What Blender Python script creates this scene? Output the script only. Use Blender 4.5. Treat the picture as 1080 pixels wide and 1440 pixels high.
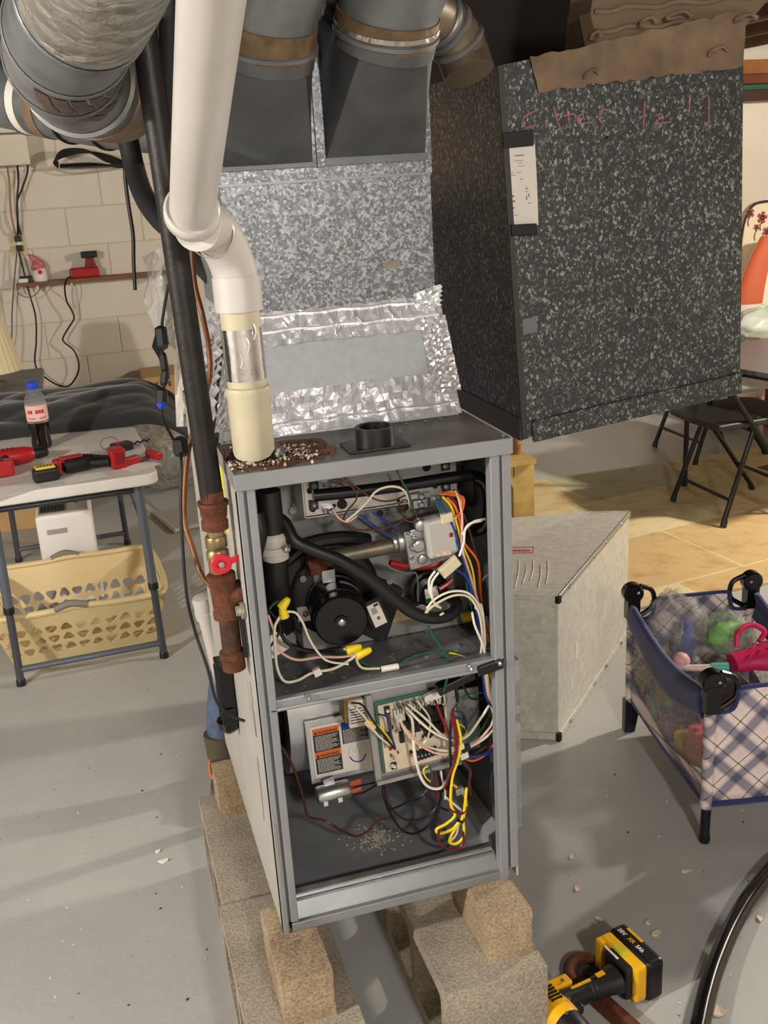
import bpy, bmesh, math, random
from mathutils import Vector, Matrix
from math import sin, cos, pi, radians

random.seed(7)
for o in list(bpy.data.objects):
    bpy.data.objects.remove(o, do_unlink=True)
SC = bpy.context.scene
COL = SC.collection

# ------------------------------------------------------------------ camera
# room axes: x along the furnace front, y towards the block wall, z up
CAM = Vector((0.0, 0.0, 1.55))
RC = Matrix(((0.9559410951678994, -0.14347372432146083, 0.2561091817927006),
             (-0.2878995699855509, -0.28772366903597124, 0.9134160759909001),
             (-0.05736253281831251, -0.946905687334176, -0.31635290282034667)))
FPX = 1456.0
cd = bpy.data.cameras.new('camera')
cam = bpy.data.objects.new('camera', cd)
COL.objects.link(cam)
cd.sensor_fit = 'AUTO'
cd.sensor_width = 36.0
cd.lens = 36.0 * FPX / 1440.0
cd.clip_start = 0.05
M4 = Matrix.Identity(4)
for i in range(3):
    M4[i][0] = RC[i][0]
    M4[i][1] = -RC[i][1]
    M4[i][2] = -RC[i][2]
    M4[i][3] = CAM[i]
cam.matrix_world = M4
SC.camera = cam

# ------------------------------------------------------------------ world, lamps, exposure
w = bpy.data.worlds.new('world')
SC.world = w
w.use_nodes = True
w.node_tree.nodes['Background'].inputs[0].default_value = (0.9, 0.93, 1.0, 1)
w.node_tree.nodes['Background'].inputs[1].default_value = 0.02

def lamp(name, loc, power, col, size=0.12):
    d = bpy.data.lights.new(name, 'POINT')
    d.energy = power
    d.color = col
    d.shadow_soft_size = size
    o = bpy.data.objects.new(name, d)
    COL.objects.link(o)
    o.location = loc
    return o

WARM = (1.0, 0.90, 0.76)
WHITE = (1.0, 0.96, 0.90)
lamp('bulb_light_by_block_wall', (-2.3, 0.8, 1.95), 225, WHITE, 0.07)
lamp('bulb_light_over_rug', (3.7, 2.7, 1.95), 210, WARM, 0.08)
lamp('bulb_light_at_front', (0.5, -1.1, 2.0), 110, WHITE, 0.10)
SC.view_settings.view_transform = 'Standard'
SC.view_settings.look = 'None'
SC.view_settings.gamma = 1.0
SC.view_settings.use_curve_mapping = False
SC.view_settings.exposure = 0.42

# ------------------------------------------------------------------ helpers
def ray(u, v):
    return RC @ Vector(((u - 540) / FPX, (v - 720) / FPX, 1.0))

def at(u, v, x=None, y=None, z=None, d=None):
    r = ray(u, v)
    if x is not None:
        s = (x - CAM.x) / r.x
    elif y is not None:
        s = (y - CAM.y) / r.y
    elif z is not None:
        s = (z - CAM.z) / r.z
    else:
        s = d
    return CAM + r * s

def lin(c):
    c = c / 255.0
    return c / 12.92 if c <= 0.04045 else ((c + 0.055) / 1.055) ** 2.4

def rgb(*c):
    return (lin(c[0]), lin(c[1]), lin(c[2]), 1.0)

MATS = {}

def mat(name, col=None, rough=0.5, metal=0.0, var=0.0, vscale=12.0, bump=0.0, bscale=60.0, spec=0.5,
        trans=0.0, alpha=1.0, emit=None, col2=None, coat=0.0, detail=4.0, ior=1.45, sheen=0.0):
    if name in MATS:
        return MATS[name]
    m = bpy.data.materials.new(name)
    m.use_nodes = True
    nt = m.node_tree
    b = nt.nodes['Principled BSDF']
    c = rgb(*col)
    b.inputs['Base Color'].default_value = c
    b.inputs['Roughness'].default_value = rough
    b.inputs['Metallic'].default_value = metal
    b.inputs['Specular IOR Level'].default_value = spec
    b.inputs['Transmission Weight'].default_value = trans
    b.inputs['Alpha'].default_value = alpha
    b.inputs['Coat Weight'].default_value = coat
    b.inputs['IOR'].default_value = ior
    b.inputs['Sheen Weight'].default_value = sheen
    if emit:
        b.inputs['Emission Color'].default_value = rgb(*emit[:3])
        b.inputs['Emission Strength'].default_value = emit[3]
    tc = None
    if var > 0 or col2 or bump > 0:
        tc = nt.nodes.new('ShaderNodeTexCoord')
    if var > 0 or col2:
        n = nt.nodes.new('ShaderNodeTexNoise')
        n.inputs['Scale'].default_value = vscale
        n.inputs['Detail'].default_value = detail
        nt.links.new(tc.outputs['Object'], n.inputs['Vector'])
        r = nt.nodes.new('ShaderNodeValToRGB')
        r.color_ramp.elements[0].position = 0.32
        r.color_ramp.elements[1].position = 0.68
        if col2:
            r.color_ramp.elements[0].color = c
            r.color_ramp.elements[1].color = rgb(*col2)
        else:
            r.color_ramp.elements[0].color = (c[0] * (1 - var), c[1] * (1 - var), c[2] * (1 - var), 1)
            r.color_ramp.elements[1].color = (min(1, c[0] * (1 + var)), min(1, c[1] * (1 + var)), min(1, c[2] * (1 + var)), 1)
        nt.links.new(n.outputs['Fac'], r.inputs['Fac'])
        nt.links.new(r.outputs['Color'], b.inputs['Base Color'])
    if bump > 0:
        n2 = nt.nodes.new('ShaderNodeTexNoise')
        n2.inputs['Scale'].default_value = bscale
        n2.inputs['Detail'].default_value = 5
        nt.links.new(tc.outputs['Object'], n2.inputs['Vector'])
        bp = nt.nodes.new('ShaderNodeBump')
        bp.inputs['Strength'].default_value = bump
        bp.inputs['Distance'].default_value = 0.01
        nt.links.new(n2.outputs['Fac'], bp.inputs['Height'])
        nt.links.new(bp.outputs['Normal'], b.inputs['Normal'])
    MATS[name] = m
    return m

def nodes_of(name, rough=0.5, metal=0.0):
    m = bpy.data.materials.new(name)
    m.use_nodes = True
    nt = m.node_tree
    b = nt.nodes['Principled BSDF']
    b.inputs['Roughness'].default_value = rough
    b.inputs['Metallic'].default_value = metal
    MATS[name] = m
    return m, nt, b

def nd(nt, kind, **kw):
    n = nt.nodes.new(kind)
    for k, v in kw.items():
        n.inputs[k].default_value = v
    return n

def ramp(nt, fac, stops, interp='LINEAR'):
    r = nt.nodes.new('ShaderNodeValToRGB')
    cr = r.color_ramp
    cr.interpolation = interp
    while len(cr.elements) < len(stops):
        cr.elements.new(0.5)
    for e, (p, c) in zip(cr.elements, stops):
        e.position = p
        e.color = rgb(*c)
    nt.links.new(fac, r.inputs['Fac'])
    return r.outputs['Color']

def mathn(nt, op, a, b=None):
    n = nt.nodes.new('ShaderNodeMath')
    n.operation = op
    for i, v in enumerate((a, b)):
        if v is None:
            continue
        if isinstance(v, (int, float)):
            n.inputs[i].default_value = v
        else:
            nt.links.new(v, n.inputs[i])
    return n.outputs[0]

def spangle(name, stops, scale=70.0, rough=0.42, metal=0.6, stretch=(1, 1, 1), warp=0.35):
    """galvanised steel: random grey crystal per voronoi cell, edges warped by noise"""
    m, nt, b = nodes_of(name, rough, metal)
    tc = nd(nt, 'ShaderNodeTexCoord')
    mp = nd(nt, 'ShaderNodeMapping')
    mp.inputs['Scale'].default_value = stretch
    nt.links.new(tc.outputs['Object'], mp.inputs['Vector'])
    nz = nd(nt, 'ShaderNodeTexNoise', Scale=scale * 0.9, Detail=2.0)
    nt.links.new(mp.outputs['Vector'], nz.inputs['Vector'])
    mx = nt.nodes.new('ShaderNodeVectorMath')
    mx.operation = 'SCALE'
    nt.links.new(nz.outputs['Color'], mx.inputs[0])
    mx.inputs['Scale'].default_value = warp / scale * 6
    ad = nt.nodes.new('ShaderNodeVectorMath')
    ad.operation = 'ADD'
    nt.links.new(mp.outputs['Vector'], ad.inputs[0])
    nt.links.new(mx.outputs[0], ad.inputs[1])
    vo = nd(nt, 'ShaderNodeTexVoronoi', Scale=scale)
    nt.links.new(ad.outputs[0], vo.inputs['Vector'])
    sp = nt.nodes.new('ShaderNodeSeparateColor')
    nt.links.new(vo.outputs['Color'], sp.inputs[0])
    nt.links.new(ramp(nt, sp.outputs[0], stops), b.inputs['Base Color'])
    nt.links.new(mathn(nt, 'ADD', mathn(nt, 'MULTIPLY', sp.outputs[1], 0.18), rough - 0.08), b.inputs['Roughness'])
    return m


class MB:
    """collects shapes into one mesh"""
    def __init__(self):
        self.v = []
        self.f = []

    def add(self, vs, fs):
        o = len(self.v)
        self.v += [Vector(p) for p in vs]
        self.f += [tuple(i + o for i in f) for f in fs]
        return self

    def hexa(self, p):
        # p: 4 bottom (ccw from above) then 4 top
        return self.add(p, [(3, 2, 1, 0), (4, 5, 6, 7), (0, 1, 5, 4), (1, 2, 6, 5), (2, 3, 7, 6), (3, 0, 4, 7)])

    def box(self, x0, x1, y0, y1, z0, z1):
        return self.hexa([(x0, y0, z0), (x1, y0, z0), (x1, y1, z0), (x0, y1, z0),
                          (x0, y0, z1), (x1, y0, z1), (x1, y1, z1), (x0, y1, z1)])

    def obox(self, c, ax, ay, az):
        """box about centre c with half-axis vectors"""
        c, ax, ay, az = Vector(c), Vector(ax), Vector(ay), Vector(az)
        q = []
        for k in (-1, 1):
            for i, j in ((-1, -1), (1, -1), (1, 1), (-1, 1)):
                q.append(c + ax * i + ay * j + az * k)
        return self.hexa(q)

    def prism(self, poly, off):
        """poly: list of 3D points, extruded by vector off"""
        n = len(poly)
        off = Vector(off)
        a = [Vector(p) for p in poly]
        b = [p + off for p in a]
        return self.add(a + b, [tuple(range(n))[::-1], tuple(range(n, 2 * n))] +
                        [(i, (i + 1) % n, n + (i + 1) % n, n + i) for i in range(n)])

    def ring(self, c, axis, r, n, ph=0.0, ref=None):
        axis = Vector(axis).normalized()
        t = Vector(ref) if ref else (Vector((0, 0, 1)) if abs(axis.z) < 0.9 else Vector((1, 0, 0)))
        a = axis.cross(t).normalized()
        b = axis.cross(a)
        return [Vector(c) + a * (r * cos(ph + 2 * pi * i / n)) + b * (r * sin(ph + 2 * pi * i / n)) for i in range(n)]

    def loft(self, rings, cap0=True, cap1=True, closed=False):
        n = len(rings[0])
        vs = [p for r in rings for p in r]
        fs = []
        m = len(rings)
        for k in range(m - 1 + (1 if closed else 0)):
            k2 = (k + 1) % m
            for i in range(n):
                j = (i + 1) % n
                fs.append((k * n + i, k * n + j, k2 * n + j, k2 * n + i))
        if cap0 and not closed:
            fs.append(tuple(range(n))[::-1])
        if cap1 and not closed:
            fs.append(tuple(range((m - 1) * n, m * n)))
        return self.add(vs, fs)

    def cyl(self, p0, p1, r0, r1=None, n=20, cap=True):
        p0, p1 = Vector(p0), Vector(p1)
        r1 = r0 if r1 is None else r1
        d = p1 - p0
        return self.loft([self.ring(p0, d, r0, n), self.ring(p1, d, r1, n)], cap, cap)

    def lathe(self, p0, axis, prof, n=24):
        """prof: list of (distance along axis, radius)"""
        ax = Vector(axis).normalized()
        return self.loft([self.ring(Vector(p0) + ax * h, ax, max(r, 1e-5), n) for h, r in prof], True, True)

    def tube(self, pts, r, n=8, smooth=6, cap=True, flat=1.0):
        pts = spline(pts, smooth) if smooth > 1 else [Vector(p) for p in pts]
        m = len(pts)
        T = [(pts[min(i + 1, m - 1)] - pts[max(i - 1, 0)]).normalized() for i in range(m)]
        ref = Vector((0, 0, 1)) if abs(T[0].z) < 0.9 else Vector((1, 0, 0))
        N = (ref - T[0] * ref.dot(T[0])).normalized()
        rings = []
        for i in range(m):
            N = (N - T[i] * N.dot(T[i]))
            N = N.normalized() if N.length > 1e-6 else T[i].orthogonal().normalized()
            B = T[i].cross(N)
            rr = r[min(i * len(r) // m, len(r) - 1)] if isinstance(r, (list, tuple)) else r
            rings.append([pts[i] + N * (rr * cos(2 * pi * k / n)) + B * (rr * flat * sin(2 * pi * k / n)) for k in range(n)])
        return self.loft(rings, cap, cap)

    def ball(self, c, rx, ry=None, rz=None, n=14, m=8):
        ry = rx if ry is None else ry
        rz = rx if rz is None else rz
        c = Vector(c)
        rings = []
        for k in range(m + 1):
            a = -pi / 2 + pi * k / m
            s = max(cos(a), 1e-3)
            rings.append([c + Vector((rx * s * cos(2 * pi * i / n), ry * s * sin(2 * pi * i / n), rz * sin(a))) for i in range(n)])
        return self.loft(rings)

    def grid(self, fn, nu, nv, thick=0.0):
        """sheet from fn(s,t) with s,t in 0..1; optional thickness along normal"""
        g = [[Vector(fn(i / nu, j / nv)) for i in range(nu + 1)] for j in range(nv + 1)]
        vs = [p for row in g for p in row]
        W = nu + 1
        fs = [(j * W + i, j * W + i + 1, (j + 1) * W + i + 1, (j + 1) * W + i) for j in range(nv) for i in range(nu)]
        return self.add(vs, fs)

    def quad(self, a, b, c, d):
        return self.add([a, b, c, d], [(0, 1, 2, 3)])

    def build(self, name, m, parent=None, smooth=False, bevel=0.0, seg=2, solid=0.0, sub=0):
        me = bpy.data.meshes.new(name)
        me.from_pydata([tuple(p) for p in self.v], [], self.f)
        bm = bmesh.new()
        bm.from_mesh(me)
        bmesh.ops.recalc_face_normals(bm, faces=bm.faces)
        bm.to_mesh(me)
        bm.free()
        if m is not None:
            me.materials.append(m)
        if smooth:
            me.polygons.foreach_set('use_smooth', [True] * len(me.polygons))
            try:
                me.set_sharp_from_angle(angle=radians(42))
            except Exception:
                pass
        o = bpy.data.objects.new(name, me)
        COL.objects.link(o)
        if parent is not None:
            o.parent = parent
            o.matrix_parent_inverse = Matrix.Translation(parent.location).inverted()
        if solid:
            s = o.modifiers.new('solid', 'SOLIDIFY')
            s.thickness = solid
            s.offset = 0
        if bevel:
            b = o.modifiers.new('bevel', 'BEVEL')
            b.width = bevel
            b.segments = seg
            b.limit_method = 'ANGLE'
            b.angle_limit = radians(40)
        if sub:
            s = o.modifiers.new('sub', 'SUBSURF')
            s.levels = sub
            s.render_levels = sub
        return o


def spline(pts, k=6):
    p = [Vector(q) for q in pts]
    if len(p) < 3:
        return p
    out = []
    for i in range(len(p) - 1):
        a = p[i - 1] if i > 0 else p[0] * 2 - p[1]
        b, c = p[i], p[i + 1]
        d = p[i + 2] if i + 2 < len(p) else p[-1] * 2 - p[-2]
        for s in range(k):
            t = s / k
            out.append(0.5 * ((2 * b) + (c - a) * t + (2 * a - 5 * b + 4 * c - d) * t * t + (3 * b - a - 3 * c + d) * t ** 3))
    out.append(p[-1])
    return out

def tag(o, label, cat, group=None, kind=None):
    if label:
        o['label'] = label
    if cat:
        o['category'] = cat
    if group:
        o['group'] = group
    if kind:
        o['kind'] = kind
    return o

def thing(name, loc, label, cat, group=None, rz=0.0):
    o = bpy.data.objects.new(name, None)
    COL.objects.link(o)
    o.location = loc
    o.empty_display_size = 0.05
    return tag(o, label, cat, group)

def struct(o):
    o['kind'] = 'structure'
    return o

def piece(name, me, loc, parent, rot=None):
    """another object sharing mesh data"""
    o = bpy.data.objects.new(name, me)
    COL.objects.link(o)
    o.parent = parent
    if parent is not None:
        o.matrix_parent_inverse = Matrix.Translation(parent.location).inverted()
    o.location = loc
    if rot:
        o.rotation_euler = rot
    return o

def text_mesh(name, s, size, m, parent, origin, right, up, align='LEFT', depth=0.0004, bold=0.0):
    """flat lettering laid on a surface: right/up are unit vectors of that surface"""
    cu = bpy.data.curves.new(name, 'FONT')
    cu.body = s
    cu.size = size
    cu.align_x = align
    cu.extrude = depth
    cu.offset = bold
    t = bpy.data.objects.new(name + '_tmp', cu)
    COL.objects.link(t)
    dg = bpy.context.evaluated_depsgraph_get()
    me = bpy.data.meshes.new_from_object(t.evaluated_get(dg))
    bpy.data.objects.remove(t, do_unlink=True)
    r, u = Vector(right).normalized(), Vector(up).normalized()
    n = r.cross(u)
    X = Matrix(((r.x, u.x, n.x, origin[0]), (r.y, u.y, n.y, origin[1]), (r.z, u.z, n.z, origin[2]), (0, 0, 0, 1)))
    me.transform(X)
    me.materials.clear()
    me.materials.append(m)
    o = bpy.data.objects.new(name, me)
    COL.objects.link(o)
    if parent is not None:
        o.parent = parent
        o.matrix_parent_inverse = Matrix.Translation(parent.location).inverted()
    return o

# ------------------------------------------------------------------ shared materials
M_grey = mat('furnace_grey_paint', (138, 140, 143), 0.38, 0.15, var=0.05, vscale=8)
M_side = mat('furnace_side_paint', (176, 174, 168), 0.45, 0.1, var=0.07, vscale=7, bump=0.05, bscale=30)
M_inner = mat('furnace_inner_grey', (150, 153, 154), 0.36, 0.2, var=0.1, vscale=9)
M_black = mat('black_plastic', (20, 20, 21), 0.38, 0, var=0.2, vscale=40)
M_rubber = mat('black_rubber', (17, 17, 18), 0.5, 0, bump=0.05)
M_steel = mat('zinc_steel', (165, 166, 168), 0.3, 0.85, var=0.1, vscale=30)
M_alu = mat('cast_aluminium', (175, 175, 176), 0.32, 0.85, var=0.12, vscale=60, bump=0.1, bscale=90)
M_white = mat('white_plastic', (226, 222, 212), 0.42)
M_pvc = mat('white_pvc', (190, 185, 179), 0.3, 0, var=0.06, vscale=9, col2=None)
M_cpvc = mat('cream_cpvc', (184, 175, 150), 0.4, 0, var=0.05, vscale=14)
M_rust = mat('rusty_iron', (92, 52, 32), 0.75, 0.25, var=0.3, vscale=70, bump=0.3, bscale=140)
M_iron = mat('black_iron', (34, 31, 30), 0.48, 0.4, var=0.3, vscale=30, bump=0.1, bscale=120)
M_brass = mat('dull_brass', (140, 124, 88), 0.4, 0.8, var=0.15, vscale=40)
M_red = mat('red_paint', (190, 28, 44), 0.4)
M_copper = mat('brown_copper', (112, 70, 38), 0.45, 0.3, var=0.25, vscale=20)
M_yellow = mat('yellow_plastic', (232, 205, 30), 0.4)
M_paper = mat('white_paper', (228, 222, 214), 0.7)
M_ink = mat('print_ink', (40, 40, 44), 0.7)
M_dark = mat('matt_black', (12, 12, 12), 0.7)
M_galv_plenum = spangle('spangled_galvanised_plenum', [(0.0, (82, 86, 92)), (0.5, (108, 112, 118)), (1.0, (160, 162, 166))], 230, 0.36, 0.35)
M_galv_return = spangle('spangled_galvanised_return', [(0.0, (56, 58, 60)), (0.68, (70, 73, 74)), (0.85, (104, 108, 108)), (1.0, (170, 174, 170))], 250, 0.42, 0.3, (1, 1, 0.75), 0.5)
M_galv = spangle('plain_galvanised', [(0.0, (140, 143, 142)), (1.0, (176, 178, 174))], 45, 0.36, 0.75)
M_duct = mat('weathered_duct_steel', (118, 120, 121), 0.42, 0.45, var=0.25, vscale=16, bump=0.05, bscale=20)
M_tan = mat('tan_duct_tape', (122, 102, 82), 0.75, 0, var=0.26, vscale=14, bump=0.4, bscale=30)

def foil_material(name='crinkled_foil_tape', rough=0.32, metal=0.65, col=(226, 226, 230), sc=1.0, st=0.4):
    m, nt, b = nodes_of(name, rough, metal)
    b.inputs['Base Color'].default_value = rgb(*col)
    tc = nd(nt, 'ShaderNodeTexCoord')
    mp = nd(nt, 'ShaderNodeMapping')
    mp.inputs['Scale'].default_value = (1, 1, 0.45)
    nt.links.new(tc.outputs['Object'], mp.inputs['Vector'])
    n1 = nd(nt, 'ShaderNodeTexNoise', Scale=16.0 * sc, Detail=5.0, Distortion=1.4)
    nt.links.new(mp.outputs['Vector'], n1.inputs['Vector'])
    v = nd(nt, 'ShaderNodeTexVoronoi', Scale=17.0 * sc)
    v.feature = 'DISTANCE_TO_EDGE'
    nt.links.new(mp.outputs['Vector'], v.inputs['Vector'])
    h = mathn(nt, 'ADD', n1.outputs['Fac'], mathn(nt, 'MULTIPLY', v.outputs['Distance'], 0.8))
    bp = nd(nt, 'ShaderNodeBump', Strength=st, Distance=0.012)
    nt.links.new(h, bp.inputs['Height'])
    nt.links.new(bp.outputs['Normal'], b.inputs['Normal'])
    return m
M_foil = foil_material()
M_foil_dull = foil_material('dull_crumpled_foil', 0.34, 0.8, (176, 172, 166), 1.5, 0.8)

def floor_material():
    m, nt, b = nodes_of('grey_painted_concrete', 0.34, 0.0)
    tc = nd(nt, 'ShaderNodeTexCoord')
    n = nd(nt, 'ShaderNodeTexNoise', Scale=1.6, Detail=7.0, Roughness=0.6)
    nt.links.new(tc.outputs['Object'], n.inputs['Vector'])
    base = ramp(nt, n.outputs['Fac'], [(0.3, (166, 167, 165)), (0.7, (184, 184, 180))])
    n2 = nd(nt, 'ShaderNodeTexNoise', Scale=55.0, Detail=2.0)
    nt.links.new(tc.outputs['Object'], n2.inputs['Vector'])
    sp = ramp(nt, n2.outputs['Fac'], [(0.0, (255, 255, 255)), (0.73, (255, 255, 255)), (0.77, (120, 112, 100))])
    mx = nt.nodes.new('ShaderNodeMix')
    mx.data_type = 'RGBA'
    mx.blend_type = 'MULTIPLY'
    mx.inputs['Factor'].default_value = 0.85
    nt.links.new(base, mx.inputs['A'])
    nt.links.new(sp, mx.inputs['B'])
    nt.links.new(mx.outputs['Result'], b.inputs['Base Color'])
    n3 = nd(nt, 'ShaderNodeTexNoise', Scale=22.0, Detail=8.0, Roughness=0.65)
    nt.links.new(tc.outputs['Object'], n3.inputs['Vector'])
    bp = nd(nt, 'ShaderNodeBump', Strength=0.16, Distance=0.01)
    nt.links.new(n3.outputs['Fac'], bp.inputs['Height'])
    nt.links.new(bp.outputs['Normal'], b.inputs['Normal'])
    return m
M_floor = floor_material()

def concrete_material(name, c0, c1, c2):
    m, nt, b = nodes_of(name, 0.92, 0.0)
    tc = nd(nt, 'ShaderNodeTexCoord')
    g = nt.nodes.new('ShaderNodeNewGeometry')
    n = nd(nt, 'ShaderNodeTexNoise', Scale=190.0, Detail=6.0, Roughness=0.7)
    nt.links.new(g.outputs['Position'], n.inputs['Vector'])
    n2 = nd(nt, 'ShaderNodeTexNoise', Scale=9.0, Detail=4.0)
    nt.links.new(g.outputs['Position'], n2.inputs['Vector'])
    f = mathn(nt, 'ADD', mathn(nt, 'MULTIPLY', n.outputs['Fac'], 0.72), mathn(nt, 'MULTIPLY', n2.outputs['Fac'], 0.28))
    nt.links.new(ramp(nt, f, [(0.34, c0), (0.5, c1), (0.66, c2)]), b.inputs['Base Color'])
    bp = nd(nt, 'ShaderNodeBump', Strength=0.6, Distance=0.006)
    nt.links.new(n.outputs['Fac'], bp.inputs['Height'])
    nt.links.new(bp.outputs['Normal'], b.inputs['Normal'])
    return m
M_conc = concrete_material('rough_concrete_block', (116, 106, 92), (160, 149, 132), (196, 187, 170))
M_brick = concrete_material('stained_concrete_brick', (112, 90, 66), (162, 142, 114), (196, 180, 150))

# ------------------------------------------------------------------ the room
WY = 6.2
struct(MB().box(-3.4, 5.8, -2.6, WY + 0.2, -0.1, 0.0).build('floor', M_floor))
M_ceil = mat('dark_subfloor_boards', (70, 54, 42), 0.85, var=0.25, vscale=5)
ceiling = struct(MB().box(-3.4, 5.8, -2.6, WY + 0.2, 2.3, 2.36).build('ceiling', M_ceil))
M_joist = mat('old_joist_wood', (92, 66, 46), 0.8, var=0.22, vscale=6)
jm = MB().box(-0.02, 0.02, -2.58, WY - 0.02, 2.11, 2.3)
j0 = jm.build('joist', M_joist, ceiling)
for i in range(22):
    x = -3.2 + i * 0.41
    if i == 0:
        j0.location = (x, 0, 0)
    else:
        piece('joist', j0.data, (x, 0, 0), ceiling)
M_paintwall = mat('painted_block_wall', (214, 205, 190), 0.6, var=0.03, vscale=3, bump=0.12, bscale=55)
M_mortar = mat('painted_mortar', (196, 187, 172), 0.7, bump=0.1)
wall_back = struct(MB().box(-3.4, 2.9, WY, WY + 0.2, 0, 2.3).build('wall_back', M_mortar))
CH, CL = 0.2047, 0.406
bm_block = MB().box(-CL / 2 + 0.0025, CL / 2 - 0.0025, -0.0045, 0.02, -CH / 2 + 0.0025, CH / 2 - 0.0025)
blk = bm_block.build('block', M_paintwall, wall_back, bevel=0.003, seg=1)
first = True
for k in range(11):
    for i in range(-8, 8):
        xc = 0.017 + i * CL + (CL / 2 if k % 2 == 0 else 0.0) + (0.0 if k % 2 == 0 else 0.0)
        if xc < -3.2 or xc > 2.7:
            continue
        loc = (xc, WY, (k + 0.5) * CH)
        if first:
            blk.location = loc
            first = False
        else:
            o = piece('block', blk.data, loc, wall_back)
            b = o.modifiers.new('bevel', 'BEVEL')
            b.width = 0.003
            b.segments = 1
            b.limit_method = 'ANGLE'
M_plaster = mat('cream_plaster', (226, 217, 202), 0.7, var=0.02, vscale=2)
struct(MB().box(2.9, 5.8, WY - 0.02, WY + 0.2, 0, 2.3).build('wall_back_plaster', M_plaster))
struct(MB().box(-3.5, -3.4, -2.6, WY + 0.2, 0, 2.3).build('wall_left', M_paintwall))
struct(MB().box(5.8, 5.9, -2.6, WY + 0.2, 0, 2.3).build('wall_right', M_plaster))
struct(MB().box(-3.5, 5.9, -2.7, -2.6, 0, 2.3).build('wall_front', M_plaster))

# patchwork rug on the far floor
def rug_material():
    m, nt, b = nodes_of('patchwork_rug_pile', 0.95)
    tc = nd(nt, 'ShaderNodeTexCoord')
    mp = nd(nt, 'ShaderNodeMapping')
    mp.inputs['Rotation'].default_value = (0, 0, radians(-8))
    mp.inputs['Scale'].default_value = (1.55, 1.55, 1)
    mp.inputs['Location'].default_value = (0.25, 0.1, 0)
    nt.links.new(tc.outputs['Object'], mp.inputs['Vector'])
    nz = nd(nt, 'ShaderNodeTexNoise', Scale=3.0, Detail=2.0)
    nt.links.new(mp.outputs['Vector'], nz.inputs['Vector'])
    br = nd(nt, 'ShaderNodeTexBrick')
    br.inputs['Color1'].default_value = (0, 0, 0, 1)
    br.inputs['Color2'].default_value = (1, 1, 1, 1)
    br.inputs['Mortar'].default_value = (0.5, 0.5, 0.5, 1)
    br.inputs['Scale'].default_value = 1.0
    br.inputs['Mortar Size'].default_value = 0.008
    br.inputs['Brick Width'].default_value = 1.0
    br.inputs['Row Height'].default_value = 0.75
    nt.links.new(mp.outputs['Vector'], br.inputs['Vector'])
    sp = nt.nodes.new('ShaderNodeSeparateColor')
    nt.links.new(br.outputs['Color'], sp.inputs[0])
    patch = ramp(nt, sp.outputs[0], [(0.0, (214, 194, 150)), (0.22, (186, 184, 160)), (0.4, (220, 208, 170)), (0.58, (206, 180, 132)),
                                     (0.78, (224, 210, 170)), (0.93, (140, 74, 48))], 'CONSTANT')
    n2 = nd(nt, 'ShaderNodeTexNoise', Scale=9.0, Detail=8.0, Roughness=0.65)
    nt.links.new(tc.outputs['Object'], n2.inputs['Vector'])
    veil = ramp(nt, n2.outputs['Fac'], [(0.3, (224, 196, 156)), (0.5, (255, 250, 238)), (0.7, (255, 255, 246))])
    mx = nt.nodes.new('ShaderNodeMix')
    mx.data_type = 'RGBA'
    mx.blend_type = 'MULTIPLY'
    mx.inputs['Factor'].default_value = 0.75
    nt.links.new(patch, mx.inputs['A'])
    nt.links.new(veil, mx.inputs['B'])
    nt.links.new(mx.outputs['Result'], b.inputs['Base Color'])
    n3 = nd(nt, 'ShaderNodeTexNoise', Scale=300.0, Detail=2.0)
    nt.links.new(tc.outputs['Object'], n3.inputs['Vector'])
    bp = nd(nt, 'ShaderNodeBump', Strength=0.5, Distance=0.004)
    nt.links.new(n3.outputs['Fac'], bp.inputs['Height'])
    nt.links.new(bp.outputs['Normal'], b.inputs['Normal'])
    return m
M_rug = rug_material()
rug = MB().grid(lambda s, t: (1.25 + 2.75 * s + 0.04 * (t - .5), 3.02 + 1.56 * t + 0.10 * (s - 0.4) * (1 - t) + 0.012 * sin(9 * s), 0.006 + 0.001 * sin(11 * s + 3 * t)), 30, 16)
rug = rug.build('area_rug', M_rug, solid=0.008)
tag(rug, 'tan and yellow patchwork area rug lying under the folding chairs', 'rug')

# ------------------------------------------------------------------ the furnace
FX0, FX1, FY, BY, FZ0, FZ1 = 0.191, 0.636, 1.492, 2.191, 0.286, 1.126
furnace = thing('furnace', (0.4135, 1.84, FZ0), 'open grey gas furnace standing on concrete blocks with its wiring exposed', 'furnace')
F = furnace
M_top = mat('dark_grey_furnace_top', (96, 92, 87), 0.42, 0.25, var=0.2, vscale=9)  # mottled grey, darker than the side panels
M_liner = mat('dark_foil_liner', (82, 83, 84), 0.35, 0.3, var=0.25, vscale=12)
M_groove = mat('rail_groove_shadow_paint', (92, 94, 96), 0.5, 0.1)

o = MB().box(FX0, FX0 + 0.004, FY + 0.002, BY, FZ0 - 0.004, FZ1 - 0.01).build('side_panel', M_side, F)
o = MB().box(FX1 - 0.004, FX1, FY + 0.002, BY, FZ0, FZ1 - 0.01).build('side_panel', M_side, F)
MB().box(FX0 + 0.004, FX1 - 0.004, BY - 0.004, BY, FZ0, FZ1 - 0.01).build('back_panel', M_inner, F)
MB().box(FX0 + 0.004, FX0 + 0.007, FY + 0.02, BY - 0.01, FZ0 + 0.01, FZ1 - 0.02).build('side_liner', M_liner, F)
MB().box(FX1 - 0.007, FX1 - 0.004, FY + 0.02, BY - 0.01, FZ0 + 0.01, FZ1 - 0.02).build('side_liner', M_liner, F)
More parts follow.
